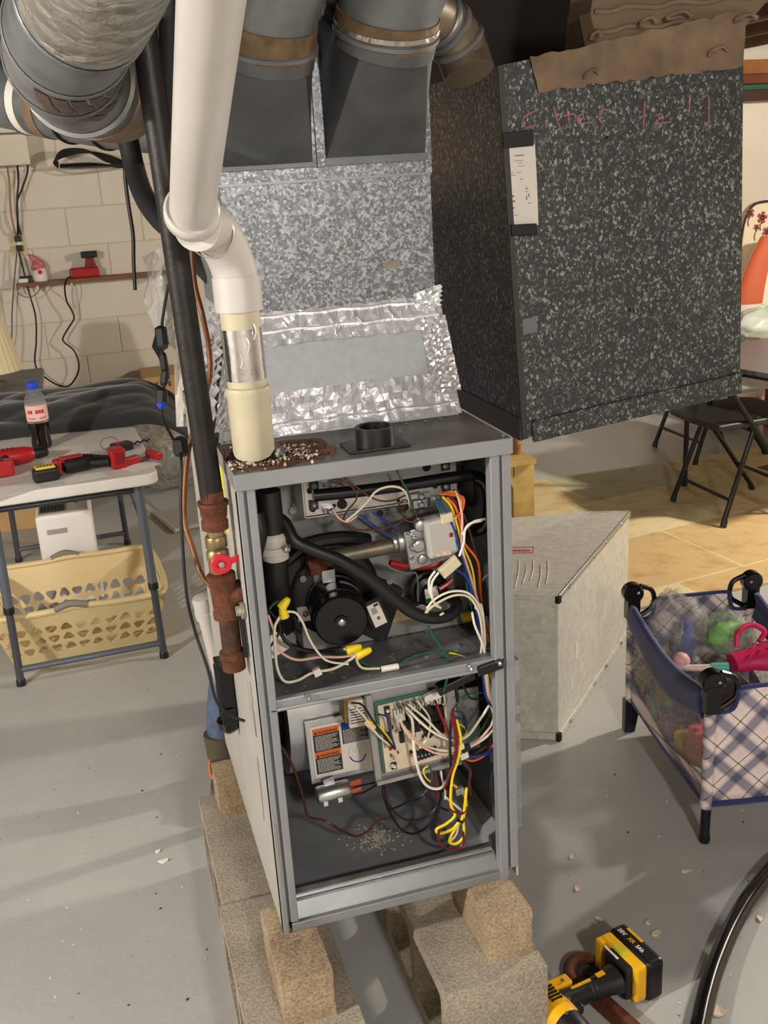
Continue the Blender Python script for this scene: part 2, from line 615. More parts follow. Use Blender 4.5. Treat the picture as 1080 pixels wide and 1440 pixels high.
# top panel: sheet with turned-down lip
m = MB()
m.box(FX0 - 0.002, FX1 + 0.002, FY - 0.003, BY + 0.002, FZ1 - 0.004, FZ1)
top = m.build('top_panel', M_top, F)
m = MB()
m.box(FX0 - 0.002, FX1 + 0.002, FY - 0.004, FY - 0.001, FZ1 - 0.026, FZ1 + 0.0005)
m.box(FX0 - 0.0025, FX0 - 0.0005, FY - 0.004, BY, FZ1 - 0.026, FZ1 + 0.0005)
m.box(FX1 + 0.0005, FX1 + 0.0025, FY - 0.004, BY, FZ1 - 0.026, FZ1 + 0.0005)
m.build('top_lip', M_grey, top, bevel=0.001, seg=1)
# front rails, each a strip with a groove
for xa, xb, sgn in ((FX0, FX0 + 0.028, 1), (FX1 - 0.036, FX1, -1)):
    m = MB()
    wd = xb - xa
    a = wd * (0.36 if sgn > 0 else 0.45)
    g = 0.0045
    zt = FZ1 - 0.026
    m.box(xa, xa + a, FY, FY + 0.022, FZ0 - 0.006, zt)
    m.box(xa + a + g, xb, FY + 0.001, FY + 0.022, FZ0 + 0.02, zt)
    r = m.build('front_rail', M_grey, F, bevel=0.0012, seg=1)
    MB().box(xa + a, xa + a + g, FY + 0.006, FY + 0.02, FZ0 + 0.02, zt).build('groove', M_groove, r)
# base pan with front lip
m = MB()
m.box(FX0 + 0.007, FX1 - 0.007, FY + 0.045, BY - 0.006, FZ0 + 0.006, FZ0 + 0.022)
pan = m.build('base_pan', M_inner, F)
xa, xb = FX0 + 0.016, FX1 - 0.02
m = MB()
m.hexa([(xa, FY + 0.012, FZ0 + 0.012), (xb, FY + 0.012, FZ0 + 0.012), (xb, FY + 0.045, FZ0 + 0.006), (xa, FY + 0.045, FZ0 + 0.006),
        (xa, FY + 0.036, FZ0 + 0.05), (xb - 0.02, FY + 0.036, FZ0 + 0.05), (xb - 0.02, FY + 0.044, FZ0 + 0.05), (xa, FY + 0.044, FZ0 + 0.05)])
m.build('front_lip', mat('pan_lip_grey', (118, 121, 122), 0.34, 0.3, var=0.08), pan)
m = MB()
m.box(xa, xb - 0.02, FY + 0.032, FY + 0.046, FZ0 + 0.05, FZ0 + 0.054)
m.box(xa, xb - 0.02, FY + 0.026, FY + 0.030, FZ0 + 0.042, FZ0 + 0.046)
m.build('lip_edge', M_steel, pan)
MB().box(xa, xb + 0.004, FY + 0.001, FY + 0.011, FZ0, FZ0 + 0.017).build('base_rail', mat('base_rail_grey', (140, 143, 145), 0.4, 0.4, var=0.06), F, bevel=0.001, seg=1)
# right-hand inner ledge of the pan
m = MB()
m.hexa([(FX1 - 0.035, FY + 0.05, FZ0 + 0.02), (FX1 - 0.008, FY + 0.05, FZ0 + 0.02), (FX1 - 0.008, BY - 0.01, FZ0 + 0.02), (FX1 - 0.035, BY - 0.01, FZ0 + 0.02),
        (FX1 - 0.03, FY + 0.05, FZ0 + 0.048), (FX1 - 0.008, FY + 0.05, FZ0 + 0.062), (FX1 - 0.008, BY - 0.01, FZ0 + 0.062), (FX1 - 0.03, BY - 0.01, FZ0 + 0.048)])
m.build('inner_ledge', M_inner, pan)
# a blob of torn sealant on the lip and pale dusty specks on the pan, doubling as painted glare
c = at(535, 1238, y=FY + 0.036)
MB().tube([c + Vector((-0.018, 0, -0.004)), c + Vector((-0.004, -0.004, 0.006)), c + Vector((0.01, 0, 0.004)), c + Vector((0.02, -0.006, -0.008))], 0.004, 6).build('torn_sealant', mat('old_sealant', (206, 190, 168), 0.8), pan, smooth=True)
m = MB()
rr = random.Random(3)
c = at(530, 1178, z=FZ0 + 0.0225)
for i in range(220):
    a, q = rr.uniform(0, 2 * pi), abs(rr.gauss(0, 1))
    p = c + Vector((cos(a) * q * 0.034, sin(a) * q * 0.028, 0))
    s = rr.uniform(0.0006, 0.0018)
    m.obox(p + Vector((0, 0, s * 0.5)), (s, s * .3, 0), (-s * .3, s, 0), (0, 0, s * .5))
dust_glare = m.build('dust_and_glare', mat('pale_dust_glare', (206, 198, 182), 0.9), pan)
dust_glare['kind'] = 'stuff'

# blower deck and its front rail
ZD = 0.739
deck = MB().box(FX0 + 0.007, FX1 - 0.007, FY + 0.016, 1.72, ZD - 0.012, ZD - 0.004).build('blower_deck', mat('deck_grey', (108, 109, 110), 0.42, 0.25, var=0.3, vscale=22), F)
m = MB()
m.box(FX0 + 0.016, FX1 - 0.02, FY + 0.004, FY + 0.018, ZD - 0.016, ZD)
m.box(FX0 + 0.016, FX1 - 0.02, FY + 0.001, FY + 0.006, ZD - 0.02, ZD - 0.014)
m.build('deck_rail', M_grey, deck, bevel=0.002)
for u, v in ((433, 979), (660, 938), (700, 930)):
    c = at(u, v, y=FY + 0.003)
    MB().lathe(c, (0, -1, 0), [(0, 0.0065), (0.003, 0.0065), (0.003, 0.004), (0.012, 0.004), (0.013, 0.002)], 8).build('screw', M_steel, deck)
# vestibule panel behind the burners
VY = 1.705
MB().box(FX0 + 0.007, FX1 - 0.007, VY, VY + 0.004, ZD - 0.005, FZ1 - 0.006).build('vestibule_panel', mat('vestibule_steel', (138, 138, 137), 0.38, 0.35, var=0.2, vscale=10), F)
MB().box(0.30, FX1 - 0.02, VY - 0.05, VY, ZD - 0.003, ZD + 0.05).build('vestibule_flange', mat('flange_steel', (150, 149, 146), 0.36, 0.55, var=0.12, vscale=14), F, bevel=0.002)
p0, p1 = at(548, 873, y=VY - 0.051), at(588, 856, y=VY - 0.051)
MB().box(p0.x, p1.x, VY - 0.0515, VY - 0.0505, p0.z - 0.004, p1.z + 0.006).build('faded_sticker', mat('faded_label', (196, 186, 150), 0.6, var=0.1, vscale=60), F)

# burner box: perforated bright plate with brackets
y = 1.615
bl, tr = at(430, 728, y=y), at(641, 648, y=y)
m = MB()
m.box(bl.x, tr.x, y, y + 0.004, bl.z, tr.z)
m.box(bl.x, tr.x, y, y + 0.085, bl.z - 0.002, bl.z + 0.002)
m.box(bl.x - 0.002, bl.x + 0.001, y, y + 0.085, bl.z, tr.z)
burner = m.build('burner_box', mat('burner_plate', (182, 181, 178), 0.3, 0.75, var=0.08, vscale=18), F)
dk = mat('hole_black', (8, 8, 8), 0.8)
for u, v, r in ((436, 690, 5), (481, 709, 8), (470, 711, 3), (600, 657, 7), (612, 684, 4), (624, 684, 5), (626, 655, 6), (440, 716, 5), (612, 700, 2), (560, 704, 3), (534, 722, 6)):
    c = at(u, v, y=y - 0.001)
    MB().lathe(c, (0, -1, 0), [(0, r * .0011), (0.0006, r * .0011)], 12).build('punched_hole', dk, burner)
for u, v in ((441, 683), (626, 655), (627, 684), (441, 710)):
    c = at(u, v, y=y - 0.001)
    b_ = MB().box(c.x - .008, c.x + .008, c.y - .002, c.y, c.z - .008, c.z + .008).build('black_clip', M_black, burner)
    MB().lathe(c + Vector((0, -.002, 0)), (0, -1, 0), [(0, .005), (.003, .005), (.005, .002)], 8).build('screw', M_steel, b_)
for i, (u0, v0, u1, v1) in enumerate(((455, 676, 478, 684), (576, 690, 604, 702), (580, 700, 600, 715), (455, 712, 470, 722), (604, 694, 618, 712))):
    a, b_ = at(u0, v1, y=y - 0.006), at(u1, v0, y=y - 0.006)
    mm = MB().box(a.x, b_.x, y - 0.012, y, a.z, b_.z)
    mm.lathe(((a.x + b_.x) / 2, y - 0.012, (a.z + b_.z) / 2), (0, -1, 0), [(0, .006), (.006, .006), (.008, .003)], 8)
    mm.build('terminal_bracket', M_steel, burner, bevel=0.001, seg=1)

def pxs(pts, y):
    """pixel polyline -> points; y is one depth or one per point"""
    ys = y if isinstance(y, (list, tuple)) else [y] * len(pts)
    return [at(u, v, y=yy) for (u, v), yy in zip(pts, ys)]

# black gas-tight tube along the burner box, bending down on the right
MB().tube(pxs([(440, 697), (500, 691), (570, 682), (640, 671), (668, 670), (684, 684), (687, 712), (683, 738), (668, 746), (652, 748)], [1.585] * 5 + [1.58, 1.58, 1.58, 1.59, 1.62]), 0.0105, 12).build('sealed_tube', mat('gloss_black_tube', (14, 14, 15), 0.22), F, smooth=True)
c = at(668, 688, y=1.66)
MB().lathe(c, (-0.4, -1, 0), [(0, .03), (.012, .03), (.014, .024), (.014, .004), (.006, .003)], 24).build('pressure_disc', M_black, F, smooth=True)

# gas valve
gv = at(602, 752, y=1.60)
m = MB()
m.obox(gv + Vector((-0.002, 0.012, -0.012)), (0.043, 0, 0.006), (0, 0.03, 0), (-0.004, 0, 0.036))
m.lathe(gv + Vector((-0.04, 0.012, -0.006)), (-1, 0, -0.1), [(0, .022), (.016, .022), (.016, .018), (.024, .018)], 14)
m.lathe(gv + Vector((-0.026, -0.016, -0.008)), (0, -1, 0), [(0, .013), (.01, .013), (.014, .009), (.014, .005)], 12)
m.lathe(gv + Vector((-0.018, -0.012, -0.036)), (0, -1, 0), [(0, .010), (.008, .010), (.010, .006)], 12)
m.lathe(gv + Vector((-0.02, -0.014, 0.028)), (0, -1, 0), [(0, .012), (.012, .012), (.015, .008)], 10)
m.lathe(gv + Vector((0.036, -0.014, -0.03)), (0, -1, 0), [(0, .008), (.008, .008)], 8)
valve = m.build('gas_valve', M_alu, F, bevel=0.002, smooth=True)
m = MB()
m.obox(gv + Vector((0.012, -0.024, 0.006)), (0.027, 0, 0.003), (0, 0.018, 0), (-0.003, 0, 0.034))
cap = m.build('valve_cover', mat('valve_grey_plastic', (168, 165, 160), 0.45), valve, bevel=0.006)
m = MB()
m.box(gv.x + 0.024, gv.x + 0.030, gv.y - 0.044, gv.y - 0.042, gv.z + 0.006, gv.z + 0.013)
m.build('indicator', mat('dark_red_window', (120, 20, 26), 0.3), cap)
m = MB()
m.box(gv.x + 0.000, gv.x + 0.026, gv.y - 0.0425, gv.y - 0.0418, gv.z - 0.026, gv.z - 0.018)
m.build('valve_label', mat('tan_print', (196, 170, 150), 0.6, var=.2, vscale=120), cap)
for k in range(9):
    a = random.Random(k).uniform
    p = gv + Vector((-0.03 + a(-.018, .03), -0.018 + a(-.004, .004), a(-.04, .034)))
    MB().lathe(p, (0, -1, 0), [(0, .004), (.006, .004), (.008, .002)], 8).build('valve_screw', M_steel, valve)
# gas manifold pipe, rusty cap
MB().cyl(at(562, 765, y=1.61), at(455, 787, y=1.63), 0.0135, n=18).build('manifold_pipe', mat('grey_brown_pipe', (110, 102, 88), 0.45, 0.5, var=.2, vscale=40), F, smooth=True)
c = at(447, 792, y=1.625)
m = MB().lathe(c + Vector((0.012, 0, 0.002)), (-1, 0, -0.15), [(0, .016), (.01, .016), (.012, .020), (.03, .020), (.032, .012)], 8)
m.build('rusty_cap', M_rust, F)
m = MB().box(c.x + 0.004, c.x + 0.026, c.y - .01, c.y, c.z - 0.034, c.z - 0.012)
m.build('bracket', M_steel, F)

# draft inducer: volute housing, motor, mounting ears
ic = at(470, 832, y=1.66)
m = MB()
prof = []
NP = 40
for i in range(NP):
    a = 2 * pi * i / NP
    r = 0.082 + 0.024 * ((a % (2 * pi)) / (2 * pi))
    prof.append(ic + Vector((r * cos(a), 0, r * sin(a))))
m.prism(prof, (0, 0.04, 0))
m.lathe(ic + Vector((0, 0.0, 0)), (0, -1, 0), [(0, .082), (.006, .080), (.010, .074), (.012, .05), (.012, .01)], 40)
ind = m.build('inducer_housing', mat('inducer_black', (22, 22, 22), 0.5, var=.2, vscale=50), F, smooth=True, bevel=0.003)
m = MB()
m.obox(ic + Vector((0.075, 0.0, -0.045)), (0.03, 0, -0.02), (0, 0.012, 0), (0.02, 0, 0.05))
m.obox(ic + Vector((-0.06, 0.01, 0.055)), (0.045, 0, 0.01), (0, 0.012, 0), (-0.01, 0, 0.035))
m.tube([ic + Vector((-0.085, 0.0, 0.07)), ic + Vector((-0.04, -0.006, 0.098)), ic + Vector((0.02, -0.006, 0.10)), ic + Vector((0.07, 0, 0.085))], 0.013, 10)
m.build('housing_flange', mat('inducer_black2', (26, 26, 27), 0.42), ind, bevel=0.003)
mc = at(480, 874, y=1.555)
mb_ = Vector((ic.x - 0.004, 1.648, ic.z - 0.008))
ax = (mc - mb_)
L = ax.length
m = MB().lathe(mb_, ax, [(0, .050), (L * .12, .050), (L * .13, .047), (L * .62, .047), (L * .64, .049), (L * .72, .049), (L * .74, .0465), (L * .96, .0465), (L, .043), (L, .012), (L + .003, .011), (L + .003, .002)], 40)
motor = m.build('inducer_motor', mat('motor_black', (16, 16, 17), 0.3, 0.2), F, smooth=True)
axn = ax.normalized()
MB().lathe(mb_ + axn * (L + .002), ax, [(0, .007), (.004, .006), (.006, .002)], 16).build('motor_shaft', M_steel, motor, smooth=True)
side = axn.cross(Vector((0, 0, 1))).normalized()
up_ = side.cross(axn)
m = MB()
for a0, a1 in ((100, 150),):
    rings = []
    for k in range(13):
        a = radians(a0 + (a1 - a0) * k / 12)
        d = side * cos(a) + up_ * sin(a)
        rings.append(mb_ + axn * (L * .34) + d * .0478)
    for k in range(12):
        q0, q1 = rings[k], rings[k + 1]
        m.add([q0, q1, q1 + axn * (L * .1), q0 + axn * (L * .1)], [(0, 1, 2, 3)])
m.build('motor_label', mat('dull_white_label', (150, 150, 148), 0.5), motor)
for a in (70, 200, 340):
    d = side * cos(radians(a)) + up_ * sin(radians(a))
    c = mb_ + d * 0.056 + axn * 0.006
    t = MB().obox(c, side * .014, up_ * .014, axn * .0015).build('mounting_ear', M_steel, motor)
    MB().lathe(c + axn * .0015, axn, [(0, .005), (.003, .005), (.004, .002)], 8).build('screw', M_brass, t)
# white sticker on the housing
c = at(530, 864, y=1.612)
r_, u_ = Vector((0.93, 0, 0.30)).normalized(), Vector((-0.30, 0, 0.93)).normalized()
MB().obox(c + Vector((0, 0.012, 0)), r_ * .017, u_ * .03, (0, 0.012, 0)).build('housing_lug', M_black, ind)
st = MB().obox(c, r_ * .0115, u_ * .0225, (0, .0006, 0)).build('sticker', M_paper, ind, bevel=.0)
m = MB()
for k in range(7):
    m.obox(c + u_ * (.014 - k * .0018) + Vector((0, -.0008, 0)) - r_ * .002, r_ * .005, u_ * .0004, (0, .0002, 0))
for i in range(4):
    for j in range(4):
        if (i * 7 + j * 5 + i * j) % 3:
            m.obox(c + u_ * (-.010 + j * .0016) + r_ * (-.002 + i * .0016) + Vector((0, -.0008, 0)), r_ * .0008, u_ * .0008, (0, .0002, 0))
m.obox(c + u_ * .018 + r_ * .004 + Vector((0, -.0008, 0)), r_ * .004, u_ * .0022, (0, .0002, 0))
m.build('sticker_print', M_ink, st)

# condensate stand pipe on the left with its clamp
MB().cyl(at(377, 690, y=1.57), at(384, 752, y=1.57), 0.020, n=20).build('vent_stub', M_rubber, F, smooth=True)
c0, c1 = at(383, 748, y=1.57), at(388, 786, y=1.57)
m = MB().lathe(c0, c1 - c0, [(0, .020), (.006, .025), (.012, .025), (.012, .022), (.022, .022), (.022, .026), (.034, .026), (.036, .022), (.046, .022)], 24)
m.build('hose_coupling', mat('grey_white_coupling', (176, 172, 160), 0.45, var=.1, vscale=30), F, smooth=True)
c = at(401, 771, y=1.545)
MB().lathe(c, (0.4, -1, 0), [(0, .006), (.008, .006), (.010, .003)], 8).build('clamp_screw', M_steel, F)
MB().tube(pxs([(387, 784), (388, 815), (392, 850), (398, 880)], [1.57, 1.575, 1.59, 1.62]), 0.022, 14).build('drain_boot', M_rubber, F, smooth=True)
MB().tube(pxs([(360, 722), (366, 748), (360, 778)], [1.54, 1.535, 1.54]), 0.012, 10).build('side_grommet', M_rubber, F, smooth=True)
# main drain hose crossing the compartment
MB().tube(pxs([(390, 728), (402, 738), (414, 760), (440, 773), (480, 789), (520, 814), (552, 840), (580, 861), (608, 869), (634, 864), (642, 850), (632, 838)], [1.575, 1.565, 1.55, 1.545, 1.54, 1.54, 1.54, 1.54, 1.54, 1.55, 1.57, 1.60]), 0.0108, 12).build('drain_hose', mat('hose_black', (20, 20, 21), 0.45), F, smooth=True)
# pressure switch disc, red tube, yellow cap, bolts
c = at(601, 826, y=1.675)
ps = MB().lathe(c, (0, -1, 0), [(0, .034), (.004, .036), (.010, .036), (.012, .031), (.02, .029), (.024, .02), (.03, .018), (.032, .006)], 32).build('pressure_switch', M_black, F, smooth=True)
MB().obox(c + Vector((-.004, -.034, .004)), (.012, 0, .002), (0, .002, 0), (-.001, 0, .009)).build('white_tag', M_paper, ps)
MB().obox(c + Vector((-.004, -.034, -.009)), (.012, 0, .002), (0, .002, 0), (-.001, 0, .004)).build('green_tag', mat('green_plastic', (30, 90, 50), .5), ps)
MB().tube(pxs([(548, 792), (570, 796), (600, 796), (622, 790)], 1.60), 0.0065, 8).build('red_tube', mat('red_rubber', (150, 22, 30), .35), F, smooth=True)
MB().tube(pxs([(636, 815), (628, 822), (618, 828)], 1.62), 0.005, 8).build('red_tube', mat('red_rubber'), F, smooth=True)
c = at(656, 868, y=1.63)
MB().lathe(c + Vector((-.008, 0, 0)), (1, 0, .1), [(0, .009), (.006, .010), (.016, .010), (.018, .007)], 12).build('yellow_plug', mat('mustard_plastic', (190, 160, 20), .45), F, smooth=True)
for u, v, yy in ((548, 817, 1.64), (426, 814, 1.64), (556, 934, 1.60), (412, 718, 1.69)):
    c = at(u, v, y=yy)
    MB().lathe(c, (0, -1, 0), [(0, .006), (.002, .006), (.002, .0035), (.004, .003)], 10).build('bolt', M_steel, F)
for u, v in ((403, 935), (555, 895), (600, 890), (645, 908), (585, 905)):
    c = at(u, v, z=ZD - 0.004)
    MB().lathe(c, (0, 0, 1), [(0, .004), (.003, .004), (.004, .002)], 8).build('deck_screw', M_steel, deck)
m = MB()
for i in range(26):
    p = Vector((random.uniform(.22, .6), random.uniform(1.52, 1.64), ZD - .0038))
    s = random.uniform(.001, .003)
    m.obox(p, (s, s * .4, 0), (-s * .3, s, 0), (0, 0, .0006))
x_ = m.build('rust_crumbs', mat('pale_crumb', (150, 130, 108), .9), deck)
x_['kind'] = 'stuff'

# ---- lower compartment: blower scroll with warning sheet
bx0, bx1 = 0.268, 0.43
by_, bz_, = 1.868, 0.545
m = MB()
sec = []
for i in range(48):
    a = 2 * pi * i / 48
    r = 0.158 + 0.016 * sin(a - .6)
    sec.append((r * cos(a), r * sin(a)))
m.prism([(bx0, by_ + c, bz_ + s) for c, s in sec], (bx1 - bx0, 0, 0))
blower = m.build('blower_housing', mat('bright_blower_steel', (190, 192, 194), 0.3, 0.55, var=.08, vscale=14), F, smooth=True)
m = MB()
for k in range(2):
    m.lathe((bx0 - .001 - k * .004, by_, bz_), (-1, 0, 0), [(0, .11 - k * .012), (.004, .11 - k * .012)], 40)
m.lathe((bx0 - .006, by_, bz_), (-1, 0, 0), [(0, .094), (.03, .09), (.036, .05)], 32)
m.build('blower_inlet', M_dark, blower, smooth=True)
# flat cover plate under the label
c00, c10, c11, c01 = (at(u, v, y=1.684) for u, v in ((441, 1098), (524, 1079), (521, 1012), (431, 1030)))
lr = (c10 - c00).normalized()
lu = Vector((0, 0, 1))
W_, H_ = 0.116, 0.104
lc = (c00 + c10 + c11 + c01) / 4 + Vector((0.003, -.002, 0.008))
lr = Vector((1, 0.0, 0.01)).normalized()
lu = Vector((0, 0.10, 1)).normalized()
lu = (lu - lr * lu.dot(lr)).normalized()
ln = lr.cross(lu)          # towards the camera (-y)
if ln.y > 0:
    ln = -ln
plate = MB().obox(lc - ln * .004, lr * .066, lu * .062, ln * .003).build('cover_plate', mat('bright_blower_steel'), blower)
sheet = MB().obox(lc, lr * W_ / 2, lu * H_ / 2, ln * .0006).build('warning_label', M_paper, plate)
def lab(u0, u1, v0, v1, h=.0008):
    return MB().obox(lc + lr * ((u0 + u1) / 2 - .5) * W_ + lu * (.5 - (v0 + v1) / 2) * H_ + ln * h, lr * (u1 - u0) * W_ / 2, lu * (v1 - v0) * H_ / 2, ln * .0002)
M_lblack = mat('label_black', (34, 34, 36), .6)
M_orange = mat('label_orange', (222, 112, 50), .6)
M_blue = mat('label_blue', (28, 60, 150), .6)
lab(.03, .47, .06, .93).build('label_panel', M_lblack, sheet)
lab(.51, .96, .06, .45).build('label_panel', M_lblack, sheet)
for v0 in (.05, .50):
    lab(.03, .47, v0, v0 + .12, .0011).build('label_band', M_orange, sheet)
    text_mesh('warning_word', '\u25B2WARNING', .0078, M_lblack, sheet, lc + lr * (.045 - .5) * W_ + lu * (.5 - v0 - .105) * H_ + ln * .0014, lr, lu, bold=.0002)
lab(.51, .96, .03, .15, .0011).build('label_band', M_blue, sheet)
m, m2 = MB(), MB()
for u0, u1, v0, v1 in ((.06, .45, .20, .47), (.06, .45, .65, .90), (.53, .94, .18, .43)):
    k = v0
    i = 0
    while k < v1:
        e = u1 - (.12 if i % 4 == 3 else .02 * (i % 3))
        x = u0
        rr = random.Random(int(k * 1000))
        while x < e:
            wl = rr.uniform(.02, .06)
            q = lab(x, min(e, x + wl), k, k + .012, .0011)
            m.add(q.v, q.f)
            x += wl + .008
        k += .024
        i += 1
m.build('label_small_print', mat('label_white_print', (190, 188, 182), .7), sheet)
q = [lc + lr * (a - .5) * W_ + lu * (.5 - b_) * H_ + ln * .0012 for a, b_ in ((.60, .72), (.64, .80), (.72, .85), (.80, .84), (.85, .78), (.87, .72))]
MB().tube(q, .0012, 6).build('blue_arc_mark', mat('navy_print', (20, 34, 110), .6), sheet)
q = [lc + lr * (a - .5) * W_ + lu * (.5 - b_) * H_ + ln * .0010 for a, b_ in ((.58, .70), (.63, .52), (.69, .66), (.74, .50), (.78, .64), (.86, .5), (.92, .66))]
MB().tube(q, .0004, 5).build('grey_line_drawing', mat('grey_print', (170, 170, 172), .6), sheet)
lab(.30, .55, .0, .94, .0009)
# run capacitor and strap
ca, cb = at(446, 1120, y=1.655), at(491, 1108, y=1.655)
cap_ = MB().lathe(ca, cb - ca, [(0, .0165), (.004, .018), ((cb - ca).length - .004, .018), ((cb - ca).length, .0165)], 28).build('run_capacitor', mat('satin_aluminium', (178, 178, 176), .3, .85), F, smooth=True)
cm = (ca + cb) / 2
MB().obox(cm + Vector((-.006, .004, .022)), (.010, 0, .002), (0, .0015, 0), (-.001, 0, .008)).build('capacitor_tab', M_steel, cap_)
for s in (.012, .040):
    MB().obox(ca + (cb - ca).normalized() * s + Vector((0, -.0178, -.006)), (cb - ca).normalized() * .004, (0, .0004, 0), (0, .002, .006)).build('white_mark', M_paper, cap_)
for dz in (.008, -.008):
    MB().obox(cb + Vector((.012, 0, dz)), (.012, 0, .002), (0, .003, 0), (0, 0, .005)).build('spade_terminal', mat('orange_nylon', (196, 92, 62), .5), cap_, bevel=.001, seg=1)

# transformer
ta, tb = at(485, 1018, y=1.62), at(516, 975, y=1.62)
tr_ = MB().box(ta.x, tb.x, 1.62, 1.66, ta.z, tb.z + .004).build('transformer', mat('ochre_varnish', (132, 100, 48), .45), F, bevel=.002)
MB().box(ta.x + .006, tb.x - .002, 1.612, 1.622, ta.z - .008, tb.z - .006).build('coil_wrap', mat('white_coil_paper', (214, 208, 196), .6, var=.08, vscale=90), tr_, bevel=.003)
m = MB()
for k in range(6):
    z = ta.z + .002 + k * .0055
    m.box(ta.x + .009, tb.x - .006 - (k % 3) * .004, 1.6113, 1.6119, z, z + .0016)
m.build('coil_print', M_ink, tr_)
MB().box(tb.x, tb.x + .006, 1.605, 1.66, ta.z, tb.z + .006).build('steel_bracket', M_steel, tr_)

# control board on its tray
o_ = at(531, 1000, y=1.585)
pr_ = Vector((1, 0.03, 0.02)).normalized()
pu_ = Vector((0.0, 0.12, 1)).normalized()
pu_ = (pu_ - pr_ * pu_.dot(pr_)).normalized()
pn_ = pr_.cross(pu_)
if pn_.y > 0:
    pn_ = -pn_
tray_o = at(529, 1103, y=1.575)     # lower left corner of the tray
def tp(a, b_, h=0.0):
    return tray_o + pr_ * a + pu_ * b_ + pn_ * h
TW, TH = 0.172, 0.172
m = MB()
m.obox(tp(TW / 2, TH / 2, -.010), pr_ * TW / 2, pu_ * TH / 2, pn_ * .0015)
m.obox(tp(TW / 2, .004, 0), pr_ * TW / 2, pu_ * .004, pn_ * .009)
m.obox(tp(.006, TH / 2, -.004), pr_ * .006, pu_ * TH / 2, pn_ * .006)
tray = m.build('board_tray', mat('tray_grey', (158, 156, 156), .35, .3, var=.05), F, bevel=.001, seg=1)
BX0, BX1, BZ0, BZ1 = .018, .146, .020, .150
def bp_(a, b_, h=0.0):      # board coordinates 0..1
    return tp(BX0 + (BX1 - BX0) * a, BZ0 + (BZ1 - BZ0) * b_, h)
MB().obox(bp_(.5, .5, -.003), pr_ * .066, pu_ * .069, pn_ * .001).build('board_mount', mat('green_plastic2', (54, 110, 92), .5), tray)
board = MB().obox(bp_(.52, .485, 0), pr_ * .064, pu_ * .065, pn_ * .0012).build('control_board', mat('cream_circuit_board', (214, 200, 176), .55, var=.08, vscale=120), tray)
def comp(name, m_, a0, a1, b0, b1, h, bev=.0006):
    return MB().obox(bp_((a0 + a1) / 2, (b0 + b1) / 2, h / 2 + .001), pr_ * (a1 - a0) / 2 * .128, pu_ * (b1 - b0) / 2 * .13, pn_ * h / 2).build(name, m_, board, bevel=bev, seg=1)
M_chip = mat('relay_black', (18, 18, 19), .35)
M_tan2 = mat('component_tan', (176, 148, 110), .5)
M_clear = mat('milky_connector', (206, 202, 190), .45)
for a0, a1, b0, b1, h in ((.30, .46, .58, .72, .016), (.40, .58, .66, .82, .018), (.60, .76, .52, .70, .018), (.60, .78, .72, .90, .018), (.78, .94, .62, .82, .018),
                          (.80, .96, .84, .95, .014), (.78, .92, .42, .58, .016), (.64, .76, .40, .50, .012), (.44, .58, .50, .60, .010)):
    comp('relay', M_chip, a0, a1, b0, b1, h)
for a0, a1, b0, b1 in ((.10, .18, .84, .96), (.10, .18, .02, .12)):
    q = comp('fuse_block', M_chip, a0, a1, b0, b1, .006)
    MB().lathe(bp_((a0 + a1) / 2, (b0 + b1) / 2, .007), pn_, [(0, .0036), (.003, .003), (.004, .001)], 10).build('white_post', M_white, q)
comp('resistor', mat('resistor_brown', (128, 84, 58), .5), .12, .18, .60, .82, .006)
comp('dip_block', M_chip, .27, .34, .38, .54, .006)
comp('dip_block', M_chip, .04, .17, .46, .58, .004)
comp('clear_window', mat('smoked_clear', (150, 142, 126), .2), .04, .17, .36, .46, .004)
comp('red_button', mat('red_dot', (200, 40, 34), .4), .10, .15, .31, .35, .005)
comp('plug_row', M_clear, .22, .38, .70, .90, .010)
for k in range(6):
    a = .48 + k * .055
    q = comp('screw_terminal', M_chip, a, a + .042, .07 + .012 * k * .3, .21, .010)
    MB().lathe(bp_(a + .02, .14, .011), pn_, [(0, .0022), (.001, .002)], 8).build('terminal_screw', M_steel, q)
rr = random.Random(12)
for k in range(34):
    a, b_ = rr.uniform(.10, .94), rr.uniform(.06, .62)
    s = rr.uniform(.012, .03)
    if rr.random() < .5:
        comp('capacitor' if k % 2 else 'resistor', (M_tan2, M_clear, M_chip, mat('component_brown', (122, 88, 60), .5))[k % 4], a, a + s, b_, b_ + s * 1.6, rr.uniform(.003, .008))
    else:
        MB().lathe(bp_(a, b_, .001), pn_, [(0, .0028), (.007, .0028), (.008, .002)], 8).build('capacitor', (M_tan2, M_chip, M_clear)[k % 3], board)
# spade tabs along the top edge with sleeves
for k in range(16):
    a = .26 + k * .042
    MB().obox(bp_(a, .90 + .02 * (k % 2), .010), pr_ * .0018, pu_ * .006 + pn_ * .002, pn_ * .009 - pu_ * .003).build('spade_sleeve', (M_clear, mat('clear_grey', (150, 146, 138), .35), M_white)[k % 3], board)
q = bp_(.80, .98, .012)
MB().obox(q, pr_ * .017 + pu_ * .004, pu_ * .008, pn_ * .007).build('white_plug', M_white, board, bevel=.002)
# black latch bracket above the board
c = at(640, 958, y=1.545)
MB().obox(c, (.034, 0, .010), (0, .012, 0), (-.001, 0, .008)).build('door_switch', M_black, F, bevel=.002)
c = at(688, 936, y=1.50)
MB().obox(c, (.024, 0, .004), (0, .010, 0), (0, 0, .010)).build('wire_clip', M_black, F, bevel=.003)
q = at(646, 948, y=1.50)
MB().cyl(q, q + Vector((.03, 0, .003)), .005, n=10).build('clip_pin', M_steel, F)
# side plate behind the board at right
a, b_ = at(640, 1050, y=1.62), at(660, 960, y=1.62)
MB().box(a.x, b_.x + .01, 1.60, 1.604, a.z, b_.z).build('bracket_plate', M_galv, F)

